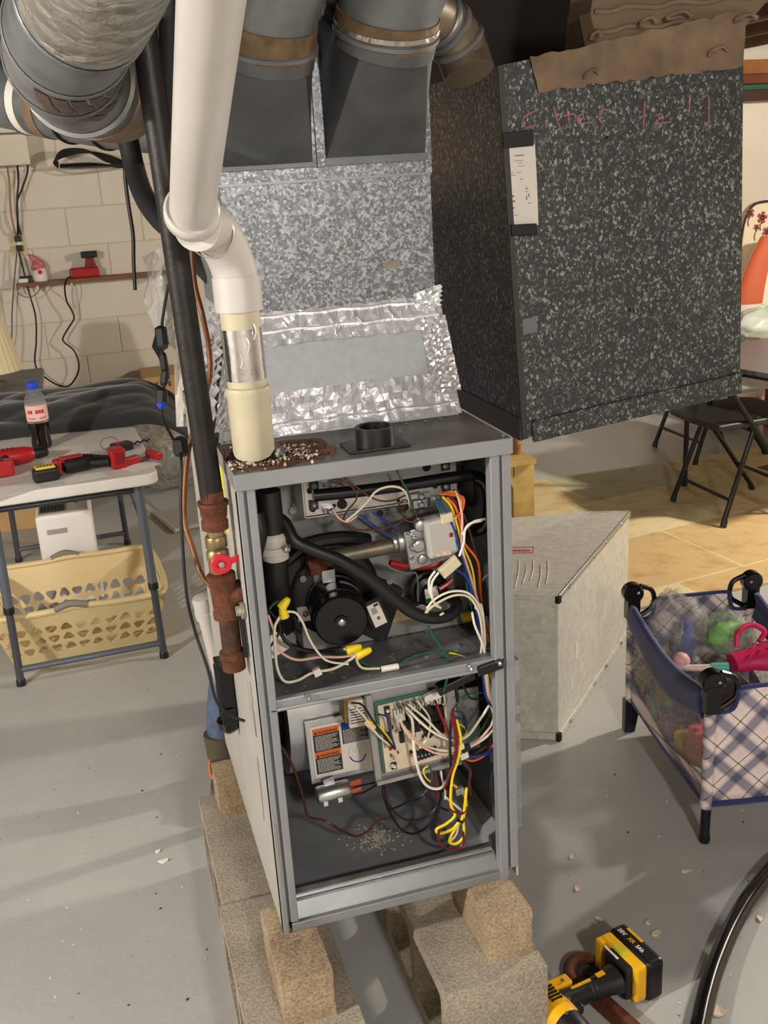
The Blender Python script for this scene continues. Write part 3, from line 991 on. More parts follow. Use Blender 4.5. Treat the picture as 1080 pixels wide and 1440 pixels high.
# ------------------------------------------------------------------ wiring inside the furnace
def wm(name, c):
    return mat('wire_' + name, c, .4)
WC = {'white': wm('white', (222, 214, 196)), 'cream': wm('cream', (206, 194, 162)), 'green': wm('green', (26, 84, 58)), 'black': wm('black', (16, 15, 17)),
      'red': wm('red', (122, 20, 26)), 'yellow': wm('yellow', (232, 200, 24)), 'blue': wm('blue', (26, 52, 128)), 'orange': wm('orange', (214, 100, 36)),
      'brown': wm('brown', (78, 44, 30)), 'pink': wm('pink', (216, 170, 154)), 'maroon': wm('maroon', (92, 20, 26)), 'purple': wm('purple', (44, 28, 50)),
      'grey': wm('grey', (120, 116, 118))}
def wire(col, pts, y, r=.0021, name='wire'):
    return MB().tube(pxs(pts, y), r, 6, 5).build(name, WC[col], F, smooth=True)
# upper compartment
wire('brown', [(468, 672), (492, 682), (502, 700), (486, 722), (484, 738), (500, 745), (530, 744), (556, 738), (572, 728)], 1.575, .0017)
wire('brown', [(484, 672), (508, 690), (530, 703), (552, 704), (572, 696), (590, 692)], 1.572, .0017)
wire('white', [(486, 733), (500, 722), (516, 706), (530, 690), (550, 684), (566, 688), (574, 700), (577, 715)], 1.565, .0019)
wire('pink', [(468, 716), (476, 728), (488, 734), (502, 726)], 1.567, .0016)
wire('green', [(558, 661), (566, 678), (574, 692), (578, 710), (572, 722)], 1.56, .0017)
wire('blue', [(506, 724), (524, 738), (545, 752), (552, 756)], 1.585, .002)
wire('blue', [(524, 720), (540, 732), (560, 744)], 1.585, .002)
wire('black', [(503, 728), (528, 746), (546, 758)], 1.583, .0018)
wire('grey', [(540, 780), (544, 792), (552, 800), (572, 806), (586, 808), (588, 846)], 1.59, .0012)
m_ = MB()
for k in range(3):
    c = at(568 + k * 4, 712 + k * 6, y=1.575)
    pts = [c + Vector((.011 * cos(a), .004 * sin(2 * a) - .002 * k, .011 * sin(a))) for a in [i * .7 for i in range(10)]]
    MB().tube(pts, .0013, 5, 4).build('coiled_wire', WC['brown'], F, smooth=True)
# harness on the right: fan of leads running down to the clip
hb = [('orange', [(628, 700), (640, 712), (648, 738), (652, 762), (672, 790), (676, 830), (680, 870), (690, 905), (688, 930)], 1.56),
      ('yellow', [(622, 698), (634, 712), (642, 735), (650, 765), (664, 800), (672, 850), (690, 890), (692, 915), (686, 932)], 1.562),
      ('blue', [(616, 702), (628, 722), (640, 748), (650, 785), (660, 815), (668, 850), (674, 890), (684, 932)], 1.558),
      ('blue', [(640, 800), (656, 812), (664, 836), (672, 870), (680, 905), (686, 930)], 1.552),
      ('green', [(612, 704), (624, 728), (640, 760), (652, 790), (656, 822), (662, 850), (672, 890), (682, 930)], 1.56),
      ('pink', [(640, 690), (646, 705), (650, 730), (650, 770), (660, 805), (672, 846), (682, 884), (687, 930)], 1.556),
      ('brown', [(632, 696), (650, 720), (664, 760), (672, 800), (674, 850), (683, 900), (690, 930)], 1.564),
      ('white', [(650, 752), (658, 740), (668, 733), (682, 730)], 1.55),
      ('white', [(646, 782), (652, 764), (654, 745), (662, 736), (678, 732)], 1.548),
      ('white', [(612, 803), (604, 815), (604, 830), (610, 846), (618, 854), (614, 850)], 1.545),
      ('white', [(617, 805), (608, 818), (607, 835), (612, 850), (620, 855)], 1.543),
      ('white', [(600, 856), (612, 842), (634, 832), (656, 833), (670, 846), (678, 866), (681, 885), (680, 918)], 1.535),
      ('cream', [(598, 862), (612, 850), (636, 838), (656, 838), (668, 850), (676, 872), (678, 900), (676, 920)], 1.533),
      ('white', [(664, 861), (668, 880), (678, 904), (684, 926)], 1.532),
      ('white', [(668, 856), (676, 850), (680, 870), (682, 900), (680, 930)], 1.536),
      ('grey', [(676, 818), (684, 810), (694, 808)], 1.56),
      ('cream', [(600, 858), (604, 866), (616, 866), (624, 862)], 1.536)]
for c_, p_, y_ in hb:
    wire(c_, p_, y_, .0021)
for k, c_ in enumerate(('orange', 'orange', 'yellow', 'brown')):
    wire(c_, [(618 + k * 3, 694), (634 + k * 3, 696 - k * 2), (652 - k, 700 + k * 4), (648 - k * 2, 722 + k * 2), (632, 726 + k)], 1.556 + .003 * k, .0017)
q = at(632, 797, y=1.55)
MB().obox(q, (.016, 0, .011), (0, .006, 0), (-.005, 0, .008)).build('cream_connector', mat('cream_nylon', (200, 190, 158), .5), F, bevel=.0015)
q = at(628, 728, y=1.556)
MB().obox(q, (.010, 0, .001), (0, .005, 0), (0, 0, .008)).build('cream_connector', mat('cream_nylon'), F, bevel=.0015)
q = at(681, 861, y=1.553)
MB().obox(q, (.012, 0, -.002), (0, .012, 0), (0, 0, .0015)).build('cable_tie', M_black, F)
# motor leads with wire nuts
wire('green', [(376, 862), (384, 850), (398, 844), (404, 850)], 1.545)
wire('green', [(398, 862), (392, 880), (398, 896), (410, 905)], 1.55)
wire('white', [(400, 858), (392, 870), (386, 884), (387, 912), (390, 940), (400, 958), (418, 957), (440, 946), (470, 940), (496, 925), (500, 918)], 1.535, .0024)
wire('white', [(404, 860), (416, 862), (426, 876), (434, 896), (446, 916), (462, 930), (490, 934)], 1.53, .0019)
wire('pink', [(377, 865), (386, 890), (390, 910), (402, 922), (420, 928), (450, 924), (480, 924), (500, 920)], 1.538, .0022)
wire('cream', [(483, 912), (492, 916), (500, 918), (503, 932), (512, 940), (534, 940)], 1.535, .0022)
wire('green', [(505, 930), (520, 936), (536, 938)], 1.54)
wire('green', [(556, 938), (580, 924), (610, 916), (635, 916), (662, 925)], 1.53, .0017)
wire('yellow', [(632, 918), (648, 921), (664, 926)], 1.531, .0017)
wire('black', [(384, 880), (396, 892), (404, 904), (430, 914), (470, 918)], 1.55, .0035)
wire('black', [(378, 858), (390, 872), (394, 886), (384, 904), (378, 912)], 1.54)
wire('green', [(602, 880), (610, 896), (624, 915), (630, 935), (628, 956), (624, 972)], 1.522, .0022)
for (u0, v0), (u1, v1) in (((395, 855), (406, 841)), ((487, 915), (508, 909)), ((501, 922), (522, 913)), ((400, 868), (396, 852))):
    a, b_ = at(u0, v0, y=1.535), at(u1, v1, y=1.535)
    MB().lathe(a, b_ - a, [(0, .0085), (.003, .0085), ((b_ - a).length * .8, .0062), ((b_ - a).length, .004)], 10).build('wire_nut', M_yellow, F, smooth=True)
a, b_ = at(537, 941, y=1.53), at(560, 937, y=1.53)
MB().cyl(a, b_, .0055, n=8).build('splice_connector', M_white, F)
q = at(446, 945, y=1.534)
MB().obox(q, (.006, 0, .002), (0, .004, 0), (-.002, 0, .006)).build('white_clip', M_white, F)
q = at(388, 905, y=1.60)
MB().obox(q, (.018, 0, .008), (0, .002, 0), (-.004, 0, .02)).build('paper_tag', M_paper, F)
# lower compartment
wire('white', [(572, 1000), (580, 1015), (582, 1050), (590, 1088), (602, 1106), (620, 1108), (634, 1090)], [1.56, 1.55, 1.54, 1.54, 1.54, 1.54, 1.55], .0026)
wire('white', [(570, 994), (590, 1014), (610, 1030), (634, 1040), (656, 1036), (676, 1010), (688, 992)], 1.545, .0024)
wire('white', [(574, 990), (600, 1012), (622, 1034), (640, 1040)], 1.548, .0022)
wire('white', [(562, 1010), (572, 1030), (596, 1048), (630, 1056), (660, 1048), (684, 1030), (694, 1010), (690, 990)], 1.545, .0022)
wire('pink', [(564, 1016), (584, 1042), (610, 1058), (634, 1060), (664, 1048), (690, 1022), (698, 1005)], 1.54, .0022)
wire('white', [(634, 1052), (660, 1050), (684, 1036), (700, 1018)], 1.54, .0024)
wire('white', [(586, 985), (604, 1010), (602, 1036), (590, 1052)], 1.555, .0018)
wire('blue', [(648, 1064), (676, 1062), (704, 1050)], 1.54, .0022)
wire('blue', [(648, 1067), (680, 1062), (706, 1046)], 1.542, .0022)
wire('orange', [(646, 1062), (664, 1070), (684, 1060), (702, 1036)], 1.545, .002)
wire('brown', [(668, 1060), (690, 1044), (704, 1020)], 1.545, .002)
for k, (c_, dx) in enumerate((('blue', 0), ('pink', 3), ('white', 5), ('cream', 8), ('black', 10), ('yellow', 12))):
    wire(c_, [(679 + dx * .7, 946), (680 + dx, 960), (684 + dx, 980), (694 + dx * .6, 996), (704 + dx * .3, 1004)], 1.53, .002)
wire('green', [(648, 982), (662, 976), (682, 974), (690, 980)], 1.55, .0018)
wire('green', [(650, 1040), (672, 1032), (688, 1006), (690, 992)], 1.552, .002)
wire('black', [(640, 963), (644, 985), (636, 1000), (633, 1040), (634, 1090), (630, 1120)], 1.535, .0026)
wire('black', [(650, 962), (662, 982), (680, 982)], 1.55, .002)
wire('red', [(612, 986), (622, 1010), (634, 1040)], 1.545, .0024)
wire('maroon', [(636, 998), (642, 1030), (642, 1060), (632, 1090), (624, 1110)], 1.53, .0028)
wire('red', [(634, 1004), (640, 1034), (640, 1070), (628, 1100)], 1.532, .0024)
wire('brown', [(642, 1060), (654, 1076), (662, 1086), (656, 1112), (652, 1130)], 1.54, .0024)
wire('brown', [(646, 1064), (660, 1080), (660, 1100), (662, 1118)], 1.55, .0024)
wire('yellow', [(642, 1012), (648, 1040), (644, 1068), (636, 1094), (634, 1130), (640, 1146), (628, 1158), (614, 1166), (618, 1172), (636, 1166), (648, 1152)], 1.53, .0027)
wire('yellow', [(656, 1108), (654, 1130), (650, 1150), (636, 1172), (632, 1184), (642, 1186), (652, 1176), (652, 1156)], 1.53, .0027)
wire('yellow', [(638, 1104), (650, 1114), (656, 1130), (652, 1150)], 1.54, .0024)
wire('white', [(645, 1152), (642, 1172), (632, 1184)], 1.532, .0022)
wire('maroon', [(618, 1168), (616, 1180), (626, 1192), (644, 1193), (652, 1184), (651, 1170)], 1.525, .0026)
wire('maroon', [(632, 1138), (648, 1144), (658, 1136)], 1.53, .003)
wire('black', [(644, 1153), (650, 1156)], 1.53, .004, 'cable_tie')
wire('white', [(626, 1120), (640, 1132), (652, 1142)], 1.54, .0022)
wire('black', [(538, 1100), (540, 1122), (552, 1150), (566, 1168), (584, 1172), (604, 1160), (616, 1140), (620, 1118), (618, 1092)], [1.57, 1.57, 1.58, 1.58, 1.58, 1.57, 1.57, 1.57, 1.58], .0024)
wire('purple', [(540, 1100), (546, 1128), (558, 1146), (576, 1154), (598, 1150), (614, 1134), (614, 1116), (606, 1110), (600, 1120), (612, 1132), (630, 1140)], 1.57, .0024)
wire('black', [(548, 1140), (570, 1130), (592, 1122), (604, 1108), (624, 1112), (634, 1098)], 1.565, .0024)
wire('brown', [(392, 1045), (408, 1070), (420, 1100), (428, 1130), (434, 1148), (456, 1154), (480, 1168), (502, 1176), (520, 1166), (530, 1154), (548, 1152)], [1.52, 1.54, 1.56, 1.58, 1.60, 1.62, 1.60, 1.58, 1.58, 1.58, 1.58], .0024)
for k, (u, c_) in enumerate(((610, 'maroon'), (615, 'black'), (620, 'white'), (624, 'black'))):
    wire(c_, [(u, 1084), (u + 2, 1096), (u + 4 + k, 1112), (u + 6, 1124)], 1.56, .002)
wire('green', [(604, 1078), (608, 1090), (606, 1100)], 1.55, .0014)
wire('yellow', [(602, 1077), (596, 1082), (598, 1092), (606, 1100)], 1.552, .0014)
wire('white', [(500, 995), (514, 1010), (528, 1030), (546, 1046), (560, 1050)], 1.56, .002)
wire('black', [(494, 988), (510, 992), (526, 1016), (546, 1042), (556, 1054)], 1.558, .002)
wire('yellow', [(515, 1012), (530, 1020), (544, 1034), (554, 1050)], 1.56, .0018)
wire('blue', [(532, 1004), (546, 1010), (550, 1032), (556, 1052)], 1.556, .0018)
wire('black', [(496, 1108), (512, 1104), (530, 1100)], 1.62, .002)
wire('black', [(496, 1118), (512, 1114), (532, 1102)], 1.62, .002)
a, b_ = at(513, 1014, y=1.565), at(526, 1024, y=1.56)
MB().lathe(a, b_ - a, [(0, .005), (.01, .006), ((b_ - a).length, .007)], 10).build('wire_nut', mat('pale_wire_nut', (222, 196, 150), .5), F, smooth=True)
for u, v, c_ in ((646, 1050, M_white), (655, 1052, M_black), (652, 1062, M_clear), (646, 1112, M_galv)):
    q = at(u, v, y=1.535)
    MB().obox(q, (.008, 0, .002), (0, .005, 0), (-.001, 0, .006)).build('white_plug', c_, F, bevel=.001, seg=1)
for k, c_ in enumerate(('green', 'blue', 'yellow', 'grey')):
    wire(c_, [(640, 1000 + k * 8), (652, 1004 + k * 9), (656, 1020 + k * 6), (646, 1034 + k * 3)], 1.59, .0016)

# ------------------------------------------------------------------ on the furnace: port, debris, trap, side rack
pc = at(528, 628, z=FZ1)
port = MB().obox(pc + Vector((0, .004, .002)), (.05, 0, 0), (0, .034, 0), (0, 0, .0025)).build('port_plate', M_black, F, bevel=.002)
m = MB()
n = 36
ro, ri, h0, h1 = .031, .025, .004, .034
rings = [MB().ring(pc + Vector((0, 0, h)), (0, 0, 1), r, n) for h, r in ((h0, ro), (h1, ro), (h1, ri), (h0 + .004, ri), (h0 + .004, .001))]
m.loft(rings, False, False)
ring_ = m.build('intake_port', M_black, F, smooth=True)
for a in (0, 90):
    d = Vector((cos(radians(a + 20)), sin(radians(a + 20)), 0))
    MB().obox(pc + Vector((0, 0, .024)), d * .025, Vector((-d.y, d.x, 0)) * .0012, (0, 0, .004)).build('spider_rib', M_black, ring_)
for u, v in ((484, 622), (563, 607)):
    c = at(u, v, z=FZ1 + .004)
    MB().ball(c, .0035, n=8, m=5).build('screw_head', M_steel, port)
bc = at(360, 642, z=FZ1)
MB().lathe(bc + Vector((0, 0, .0005)), (0, 0, 1), [(0, .05), (.004, .048), (.009, .043), (.014, .040)], 28).build('black_sealant', mat('tar_black', (14, 13, 12), .3, bump=.4, bscale=90), F, smooth=True)
M_rustplate = mat('rust_stain', (96, 62, 40), .85, var=.3, vscale=60, bump=.3, bscale=120)
rr = random.Random(5)
poly = []
for k in range(26):
    a = 2 * pi * k / 26
    r = .078 + rr.uniform(-.010, .012)
    x = min(max(bc.x + r * 1.5 * cos(a) + .02, FX0 - .001), .36)
    yv = min(max(bc.y + r * sin(a), FY - .002), 1.66)
    poly.append((x, yv, FZ1 + .0004))
MB().prism(poly, (0, 0, .0006)).build('rust_stain', M_rustplate, F)
m, m2 = MB(), MB()
for k in range(700):
    a, q = rr.uniform(0, 2 * pi), .036 + abs(rr.gauss(0, .028))
    p = Vector((bc.x + q * cos(a) * 1.2 + .006, bc.y + q * sin(a) * .8 - .012, FZ1 + .002))
    if p.x < FX0 or p.y < FY - .002 or q > .11:
        continue
    s = rr.uniform(.0009, .0032)
    d = Vector((rr.uniform(-1, 1), rr.uniform(-1, 1), rr.uniform(-.4, .4))).normalized()
    e = d.orthogonal().normalized()
    (m if k % 5 in (0, 2) else m2).obox(p + Vector((0, 0, s * .3)), d * s, e * s * .7, d.cross(e) * s * .3)
for mm, c_, nm in ((m, (196, 184, 168), 'pale_flakes'), (m2, (84, 54, 36), 'rust_flakes')):
    x_ = mm.build(nm, mat(nm, c_, .6, .2), F)
    x_['kind'] = 'stuff'
for k in range(5):
    c = Vector((.46 + .03 * k + rr.uniform(-.01, .01), 1.66 + rr.uniform(-.01, .01), FZ1 + .002))
    MB().ball(c, .003, n=8, m=5).build('screw_head', M_steel, F)
MB().ball(at(708, 612, z=FZ1 + .001), .0035, n=8, m=5).build('screw_head', M_steel, F)
# black condensate trap hung on the left side
tx = FX0 - .002
def sx(u, v, x=tx):
    return at(u, v, x=x)
t0, t1 = sx(322, 925), sx(335, 1025)
yc = (t0.y + t1.y) / 2
m = MB()
m.box(tx - .03, tx, yc - .026, yc + .03, t1.z + .02, t0.z)
m.lathe((tx - .016, yc, t1.z + .022), (0, 0, -1), [(0, .025), (.018, .022), (.03, .010)], 16)
m.box(tx - .034, tx - .004, yc - .032, yc + .03, t1.z + .05, t1.z + .058)
trap = m.build('condensate_trap', mat('wet_black_plastic', (15, 15, 16), .18), F, bevel=.003)
for k in range(3):
    MB().box(tx - .032, tx - .0295, yc - .018 + k * .014, yc - .012 + k * .014, t1.z + .03, t0.z - .01).build('trap_rib', M_black, trap)
c = sx(344, 880)
MB().obox((tx - .004, c.y, c.z), (.003, 0, 0), (0, .008, 0), (0, .006, .05)).build('black_tube_end', M_rubber, F)
c = sx(343, 858)
MB().lathe((tx + .001, c.y, c.z), (-1, 0, 0), [(0, .014), (.006, .014), (.006, .009), (.014, .008)], 12).build('union_fitting', mat('scuffed_fitting', (150, 142, 130), .5, .4, var=.3, vscale=60), F)
c = sx(314, 700, x=FX0 - .001)
MB().box(FX0 - .0012, FX0 + .0001, c.y - .02, c.y + .035, c.z - .06, c.z + .075).build('yellow_sticker', mat('bright_yellow', (236, 220, 40), .5), F)
# galvanised filter-rack strip on the right side
a, b_ = at(728, 926, x=FX1 + .012), at(737, 1170, x=FX1 + .012)
m = MB()
m.box(FX1, FX1 + .014, a.y - .004, a.y + .02, b_.z, a.z)
m.box(FX1, FX1 + .003, a.y, 2.0, b_.z, a.z)
m.build('filter_rack', M_galv, F, bevel=.001, seg=1)
# rust runs on the left panel
for (u, v, L_) in ((352, 960, .10), (362, 1065, .13), (388, 1160, .12), (357, 1000, .05)):
    c = sx(u, v, FX0 - .0005)
    rr2 = random.Random(u)
    pts = [Vector((FX0 - .0004, c.y + rr2.uniform(-.002, .002), c.z - L_ * k / 6)) for k in range(7)]
    MB().tube(pts, .0011, 5, 3).build('rust_run', mat('faint_rust', (128, 112, 94), .8), F)

# ------------------------------------------------------------------ supply plenum with taped transition
plenum = thing('supply_plenum', (0.42, 1.93, FZ1), 'spangled galvanised supply plenum taped with foil on top of the furnace', 'plenum')
B0, B1, BYF, BYB = 0.198, 0.622, 1.688, 2.17
T0, T1, TYF, TYB, TZ = 0.254, 0.620, 1.785, 2.15, 1.318
UZ = 1.535
m = MB()
m.hexa([(B0, BYF, FZ1), (B1, BYF, FZ1), (B1, BYB, FZ1), (B0, BYB, FZ1), (T0, TYF, TZ), (T1, TYF, TZ), (T1, TYB, TZ), (T0, TYB, TZ)])
m.build('transition', mat('smooth_galvanised', (176, 179, 183), .34, .25, var=.06, vscale=60), plenum)
m = MB().box(T0, T1, TYF, TYB, TZ, UZ)
m.build('plenum_body', M_galv_plenum, plenum)
m = MB().box(T0 + .002, T1 - .002, TYF + .002, TYB - .002, UZ, 1.86)
m.build('plenum_top_box', M_galv_plenum, plenum)
MB().box(T0 - .002, T1 + .001, TYF - .0025, TYF + .004, UZ - .003, UZ + .001).build('seam', mat('seam_steel', (120, 122, 126), .4, .7), plenum)
MB().box(T1 - .008, T1 + .003, TYF - .003, TYF + .006, UZ, 1.80).build('corner_strip', M_galv_plenum, plenum)
MB().box(.4205, .4325, TYF - .006, TYF + .003, UZ + .02, 1.86).build('divider_strip', M_galv_plenum, plenum)
c = at(552, 372, y=TYF - .001)
MB().obox(c, (.014, 0, .003), (0, .0004, 0), (-.001, 0, .006)).build('rust_spot', mat('light_rust', (134, 124, 106), .7, .2, var=.2, vscale=80), plenum)

def face(s, t, h=0.0):
    a = Vector((B0, BYF, FZ1)).lerp(Vector((B1, BYF, FZ1)), s)
    b_ = Vector((T0, TYF, TZ)).lerp(Vector((T1, TYF, TZ)), s)
    return a.lerp(b_, t) + Vector((0, -.9, .4)) * h
rr = random.Random(21)
def tape(name, s0, s1, t0, t1, seed, nu=50, nv=6, amp=.0016, base=.002):
    r3 = random.Random(seed)
    hs = {}
    def fn(a, b_):
        k = (round(a * nu), round(b_ * nv))
        if k not in hs:
            edge = (r3.uniform(-.012, .012) if k[1] in (0, nv) else 0)
            hs[k] = (base + r3.uniform(0, amp), edge)
        h, e = hs[k]
        return face(s0 + (s1 - s0) * a, t0 + (t1 - t0) * b_ + e, h)
    return MB().grid(fn, nu, nv).build(name, M_foil, plenum)
tape('foil_tape', -.01, 1.01, .015, .36, 1, amp=.0018)
tape('foil_tape', -.02, 1.02, .74, 1.02, 2, amp=.002)
tape('foil_tape', .90, 1.03, .20, .85, 3, 12, 30, .0035)
tape('foil_tape', -.03, .10, .10, .90, 4, 12, 30, .0035)
for t, r in ((.86, .0028), (.985, .003), (.10, .0025)):
    pts = [face(k / 16, t + .006 * sin(k * 1.7), .003) for k in range(17)]
    MB().tube(pts, r, 6, 2).build('tape_ridge', M_foil, plenum, smooth=True)
for k in range(16):   # lifted creases
    s = rr.uniform(.25, .97)
    t = rr.choice((rr.uniform(.12, .34), rr.uniform(.76, .95)))
    a = face(s, t, .003)
    b_ = face(s + rr.uniform(-.02, .03), t + rr.uniform(.05, .12), .0035)
    MB().tube([a, a.lerp(b_, .5) + Vector((.002, -.003, 0)), b_], .0012, 5, 3).build('tape_crease', M_foil, plenum, smooth=True)
def sidefn(a, b_, r3=random.Random(9), cache={}):
    k = (round(a * 10), round(b_ * 30))
    if k not in cache:
        cache[k] = r3.uniform(0, .012)
    q0 = Vector((B0, BYF, FZ1)).lerp(Vector((B0, BYF + .2, FZ1)), a)
    q1 = Vector((T0, TYF, TZ)).lerp(Vector((T0, TYF + .2, TZ)), a)
    return q0.lerp(q1, b_) + Vector((-.008 - cache[k], -.004, .002))
MB().grid(sidefn, 10, 30).build('foil_side_wrap', M_foil, plenum)
def cornerfn(a, b_, r3=random.Random(19), cache={}):
    k = (round(a * 10), round(b_ * 16))
    if k not in cache:
        cache[k] = r3.uniform(0, .010)
    return Vector((T1 + .004 - .05 * (1 - a) + cache[k] * .6, TYF - .006 - cache[k], TZ - .05 + .065 * b_ + .012 * a))
MB().grid(cornerfn, 10, 16).build('foil_corner_wrap', M_foil, plenum)

# boots on the plenum: square to round
M_boot = mat('dull_boot_steel', (92, 94, 96), .45, .4, var=.15, vscale=14)
def boot(x0, x1, z0, z1, cc, axis, r):
    n = 40
    ax = Vector(axis).normalized()
    e1 = (Vector((1, 0, 0)) - ax * ax.x).normalized()
    e2 = ax.cross(e1)
    if e2.z < 0:
        e2 = -e2
    xm, zm = (x0 + x1) / 2, (z0 + z1) / 2
    base, ring = [], []
    for i in range(n):
        a = 2 * pi * i / n
        dx, dz = cos(a), sin(a)
        k = max(abs(dx), abs(dz))
        base.append(Vector((xm + dx / k * (x1 - x0) / 2, TYF - .001, zm + dz / k * (z1 - z0) / 2)))
        ring.append(Vector(cc) + e1 * r * dx + e2 * r * dz)
    m = MB().loft([base, ring], False, True)
    b_ = m.build('takeoff_boot', M_boot, plenum, smooth=True)
    MB().loft([MB().ring(Vector(cc) - ax * .002, axis, r + .002, n), MB().ring(Vector(cc) + ax * .016, axis, r + .002, n)], False, False).build('collar', M_boot, plenum, smooth=True)
    return b_
AX = Vector((.10, -.48, .87)).normalized()
RC0 = Vector((.514, 1.672, 1.728))
LC0 = Vector((.324, 1.672, 1.716))
boot(.437, .612, 1.565, 1.83, RC0, AX, .078)
boot(.262, .413, 1.56, 1.83, LC0, AX, .075)
for x0, x1 in ((.437, .612), (.262, .413)):
    MB().box(x0 - .004, x1 + .004, TYF - .005, TYF, 1.556, 1.568).build('boot_flange', M_boot, plenum)

def duct(name, path, r, segs, label, cat='duct', group=None, n=36, k=8, bands=()):
    """round duct along a path; segs = (from, to, material, part name, extra radius) in fractions of length"""
    pts = spline(path, k)
    t_ = thing(name, pts[0], label, cat, group)
    N = len(pts)
    for f0, f1, m_, nm, ex in segs:
        a, b_ = int(round(f0 * (N - 1))), int(round(f1 * (N - 1)))
        MB().tube(pts[a:b_ + 1], r + ex, n, 1, cap=True).build(nm, m_, t_, smooth=True)
    for f0, ex, m_, nm in bands:
        a = min(int(round(f0 * (N - 1))), N - 2)
        d = (pts[a + 1] - pts[a]).normalized()
        MB().loft([MB().ring(pts[a] - d * .006, d, r + .001, n), MB().ring(pts[a] - d * .003, d, r + ex, n), MB().ring(pts[a] + d * .003, d, r + ex, n), MB().ring(pts[a] + d * .006, d, r + .001, n)], False, False).build(nm, m_, t_, smooth=True)
    return t_
M_browntape = mat('old_brown_tape', (104, 84, 58), .6, .1, var=.35, vscale=30, bump=.3, bscale=60)
s0 = RC0 + AX * .014
duct('round_duct', [s0, s0 + AX * .06, s0 + AX * .13 + Vector((.03, -.01, 0)), s0 + AX * .2 + Vector((.12, -.03, -.01)), s0 + AX * .26 + Vector((.24, -.05, -.04))], .077,
     [(0, 1, M_duct, 'pipe', 0), (.0, .16, M_browntape, 'tape_wrap', .003), (.05, .10, M_foil_dull, 'foil_wrap', .0045)],
     'round steel duct rising from the boot nearest the big return duct', bands=[(.02, .006, M_duct, 'bead'), (.55, .004, M_duct, 'bead')])
s0 = LC0 + AX * .014
duct('round_duct', [s0, s0 + AX * .06, s0 + AX * .13 + Vector((.02, -.01, 0)), s0 + AX * .2 + Vector((.06, -.03, -.01)), s0 + AX * .27 + Vector((.12, -.05, -.02))], .074,
     [(0, 1, M_duct, 'pipe', 0), (.0, .18, M_browntape, 'tape_wrap', .003)],
     'round steel duct rising from the boot half hidden by the white vent pipe', bands=[(.02, .006, M_duct, 'bead')])
# large elbow overhead at upper left
ep = [at(168, -150, d=1.0), at(150, -80, d=1.08), at(124, -10, d=1.18), at(96, 45, d=1.29), at(92, 88, d=1.43), at(118, 116, d=1.60), at(160, 130, d=1.76), Vector((.17, 1.965, 1.715)), Vector((.256, 1.968, 1.715))]
elb = duct('duct_elbow', ep, .078, [(0, .27, M_foil_dull, 'foil_wrap', .002), (.24, .72, M_duct, 'elbow_gores', 0), (.66, .76, M_tan, 'tan_tape', .003), (.74, 1, M_duct, 'pipe', -.003)],
     'large segmented steel duct elbow overhead, part wrapped in foil', bands=[(.275, .003, M_duct, 'gore_seam'), (.37, .003, M_duct, 'gore_seam'), (.47, .003, M_duct, 'gore_seam'), (.60, .007, M_steel, 'gore_seam')])
pts = spline(ep, 8)
for k in range(9):    # brown patches of old glue on the gores
    i0 = 25 + (k // 5) * 5
    rows = []
    for i in (i0, i0 + 2, i0 + 4):
        d = (pts[i + 1] - pts[i]).normalized()
        tocam = CAM - pts[i]
        tocam = (tocam - d * tocam.dot(d)).normalized()
        sd = d.cross(tocam)
        a0 = -1.15 + .30 * (k % 5) + .12 * (k // 5)
        rows.append([pts[i] + (tocam * cos(a0 + .05 * j) + sd * sin(a0 + .05 * j)) * .0792 for j in range(6)])
    m = MB()
    for r0_, r1_ in zip(rows, rows[1:]):
        for j in range(5):
            m.quad(r0_[j], r0_[j + 1], r1_[j + 1], r1_[j])
    m.build('glue_patch', mat('brown_glue', (84, 70, 62), .6, var=.2, vscale=30), elb)
# crossing duct behind the elbow
hp = [at(-60, 120, d=2.85), at(40, 140, d=2.75), at(140, 158, d=2.65), at(240, 168, d=2.55), at(330, 172, d=2.45)]
duct('round_duct', hp, .085, [(0, 1, M_duct, 'pipe', 0), (.30, .335, M_tan, 'tan_tape', .003), (.26, .28, M_white, 'white_tape', .003), (.36, .39, M_white, 'white_tape', .003)],
     'horizontal round duct crossing behind the large elbow with stripes of tape', bands=[(.24, .006, M_duct, 'bead'), (.42, .006, M_rubber, 'bead'), (.54, .006, M_rubber, 'bead')])
# small elbow behind the plenum
e0_ = at(660, 104, z=1.695)
d0_ = (e0_ - CAM).dot(RC.col[2])
duct('duct_elbow', [e0_, at(652, 80, d=d0_), at(640, 54, d=d0_ - .02), at(618, 30, d=d0_ - .05), at(590, 12, d=d0_ - .10), at(560, 5, d=d0_ - .15)], .046,
     [(0, 1, mat('tan_grey_duct', (124, 112, 94), .4, .6, var=.2, vscale=20), 'pipe', 0)], 'small segmented duct elbow tucked between plenum and return duct', bands=[(.35, .004, M_duct, 'gore_seam'), (.5, .004, M_duct, 'gore_seam'), (.62, .004, M_duct, 'gore_seam')])

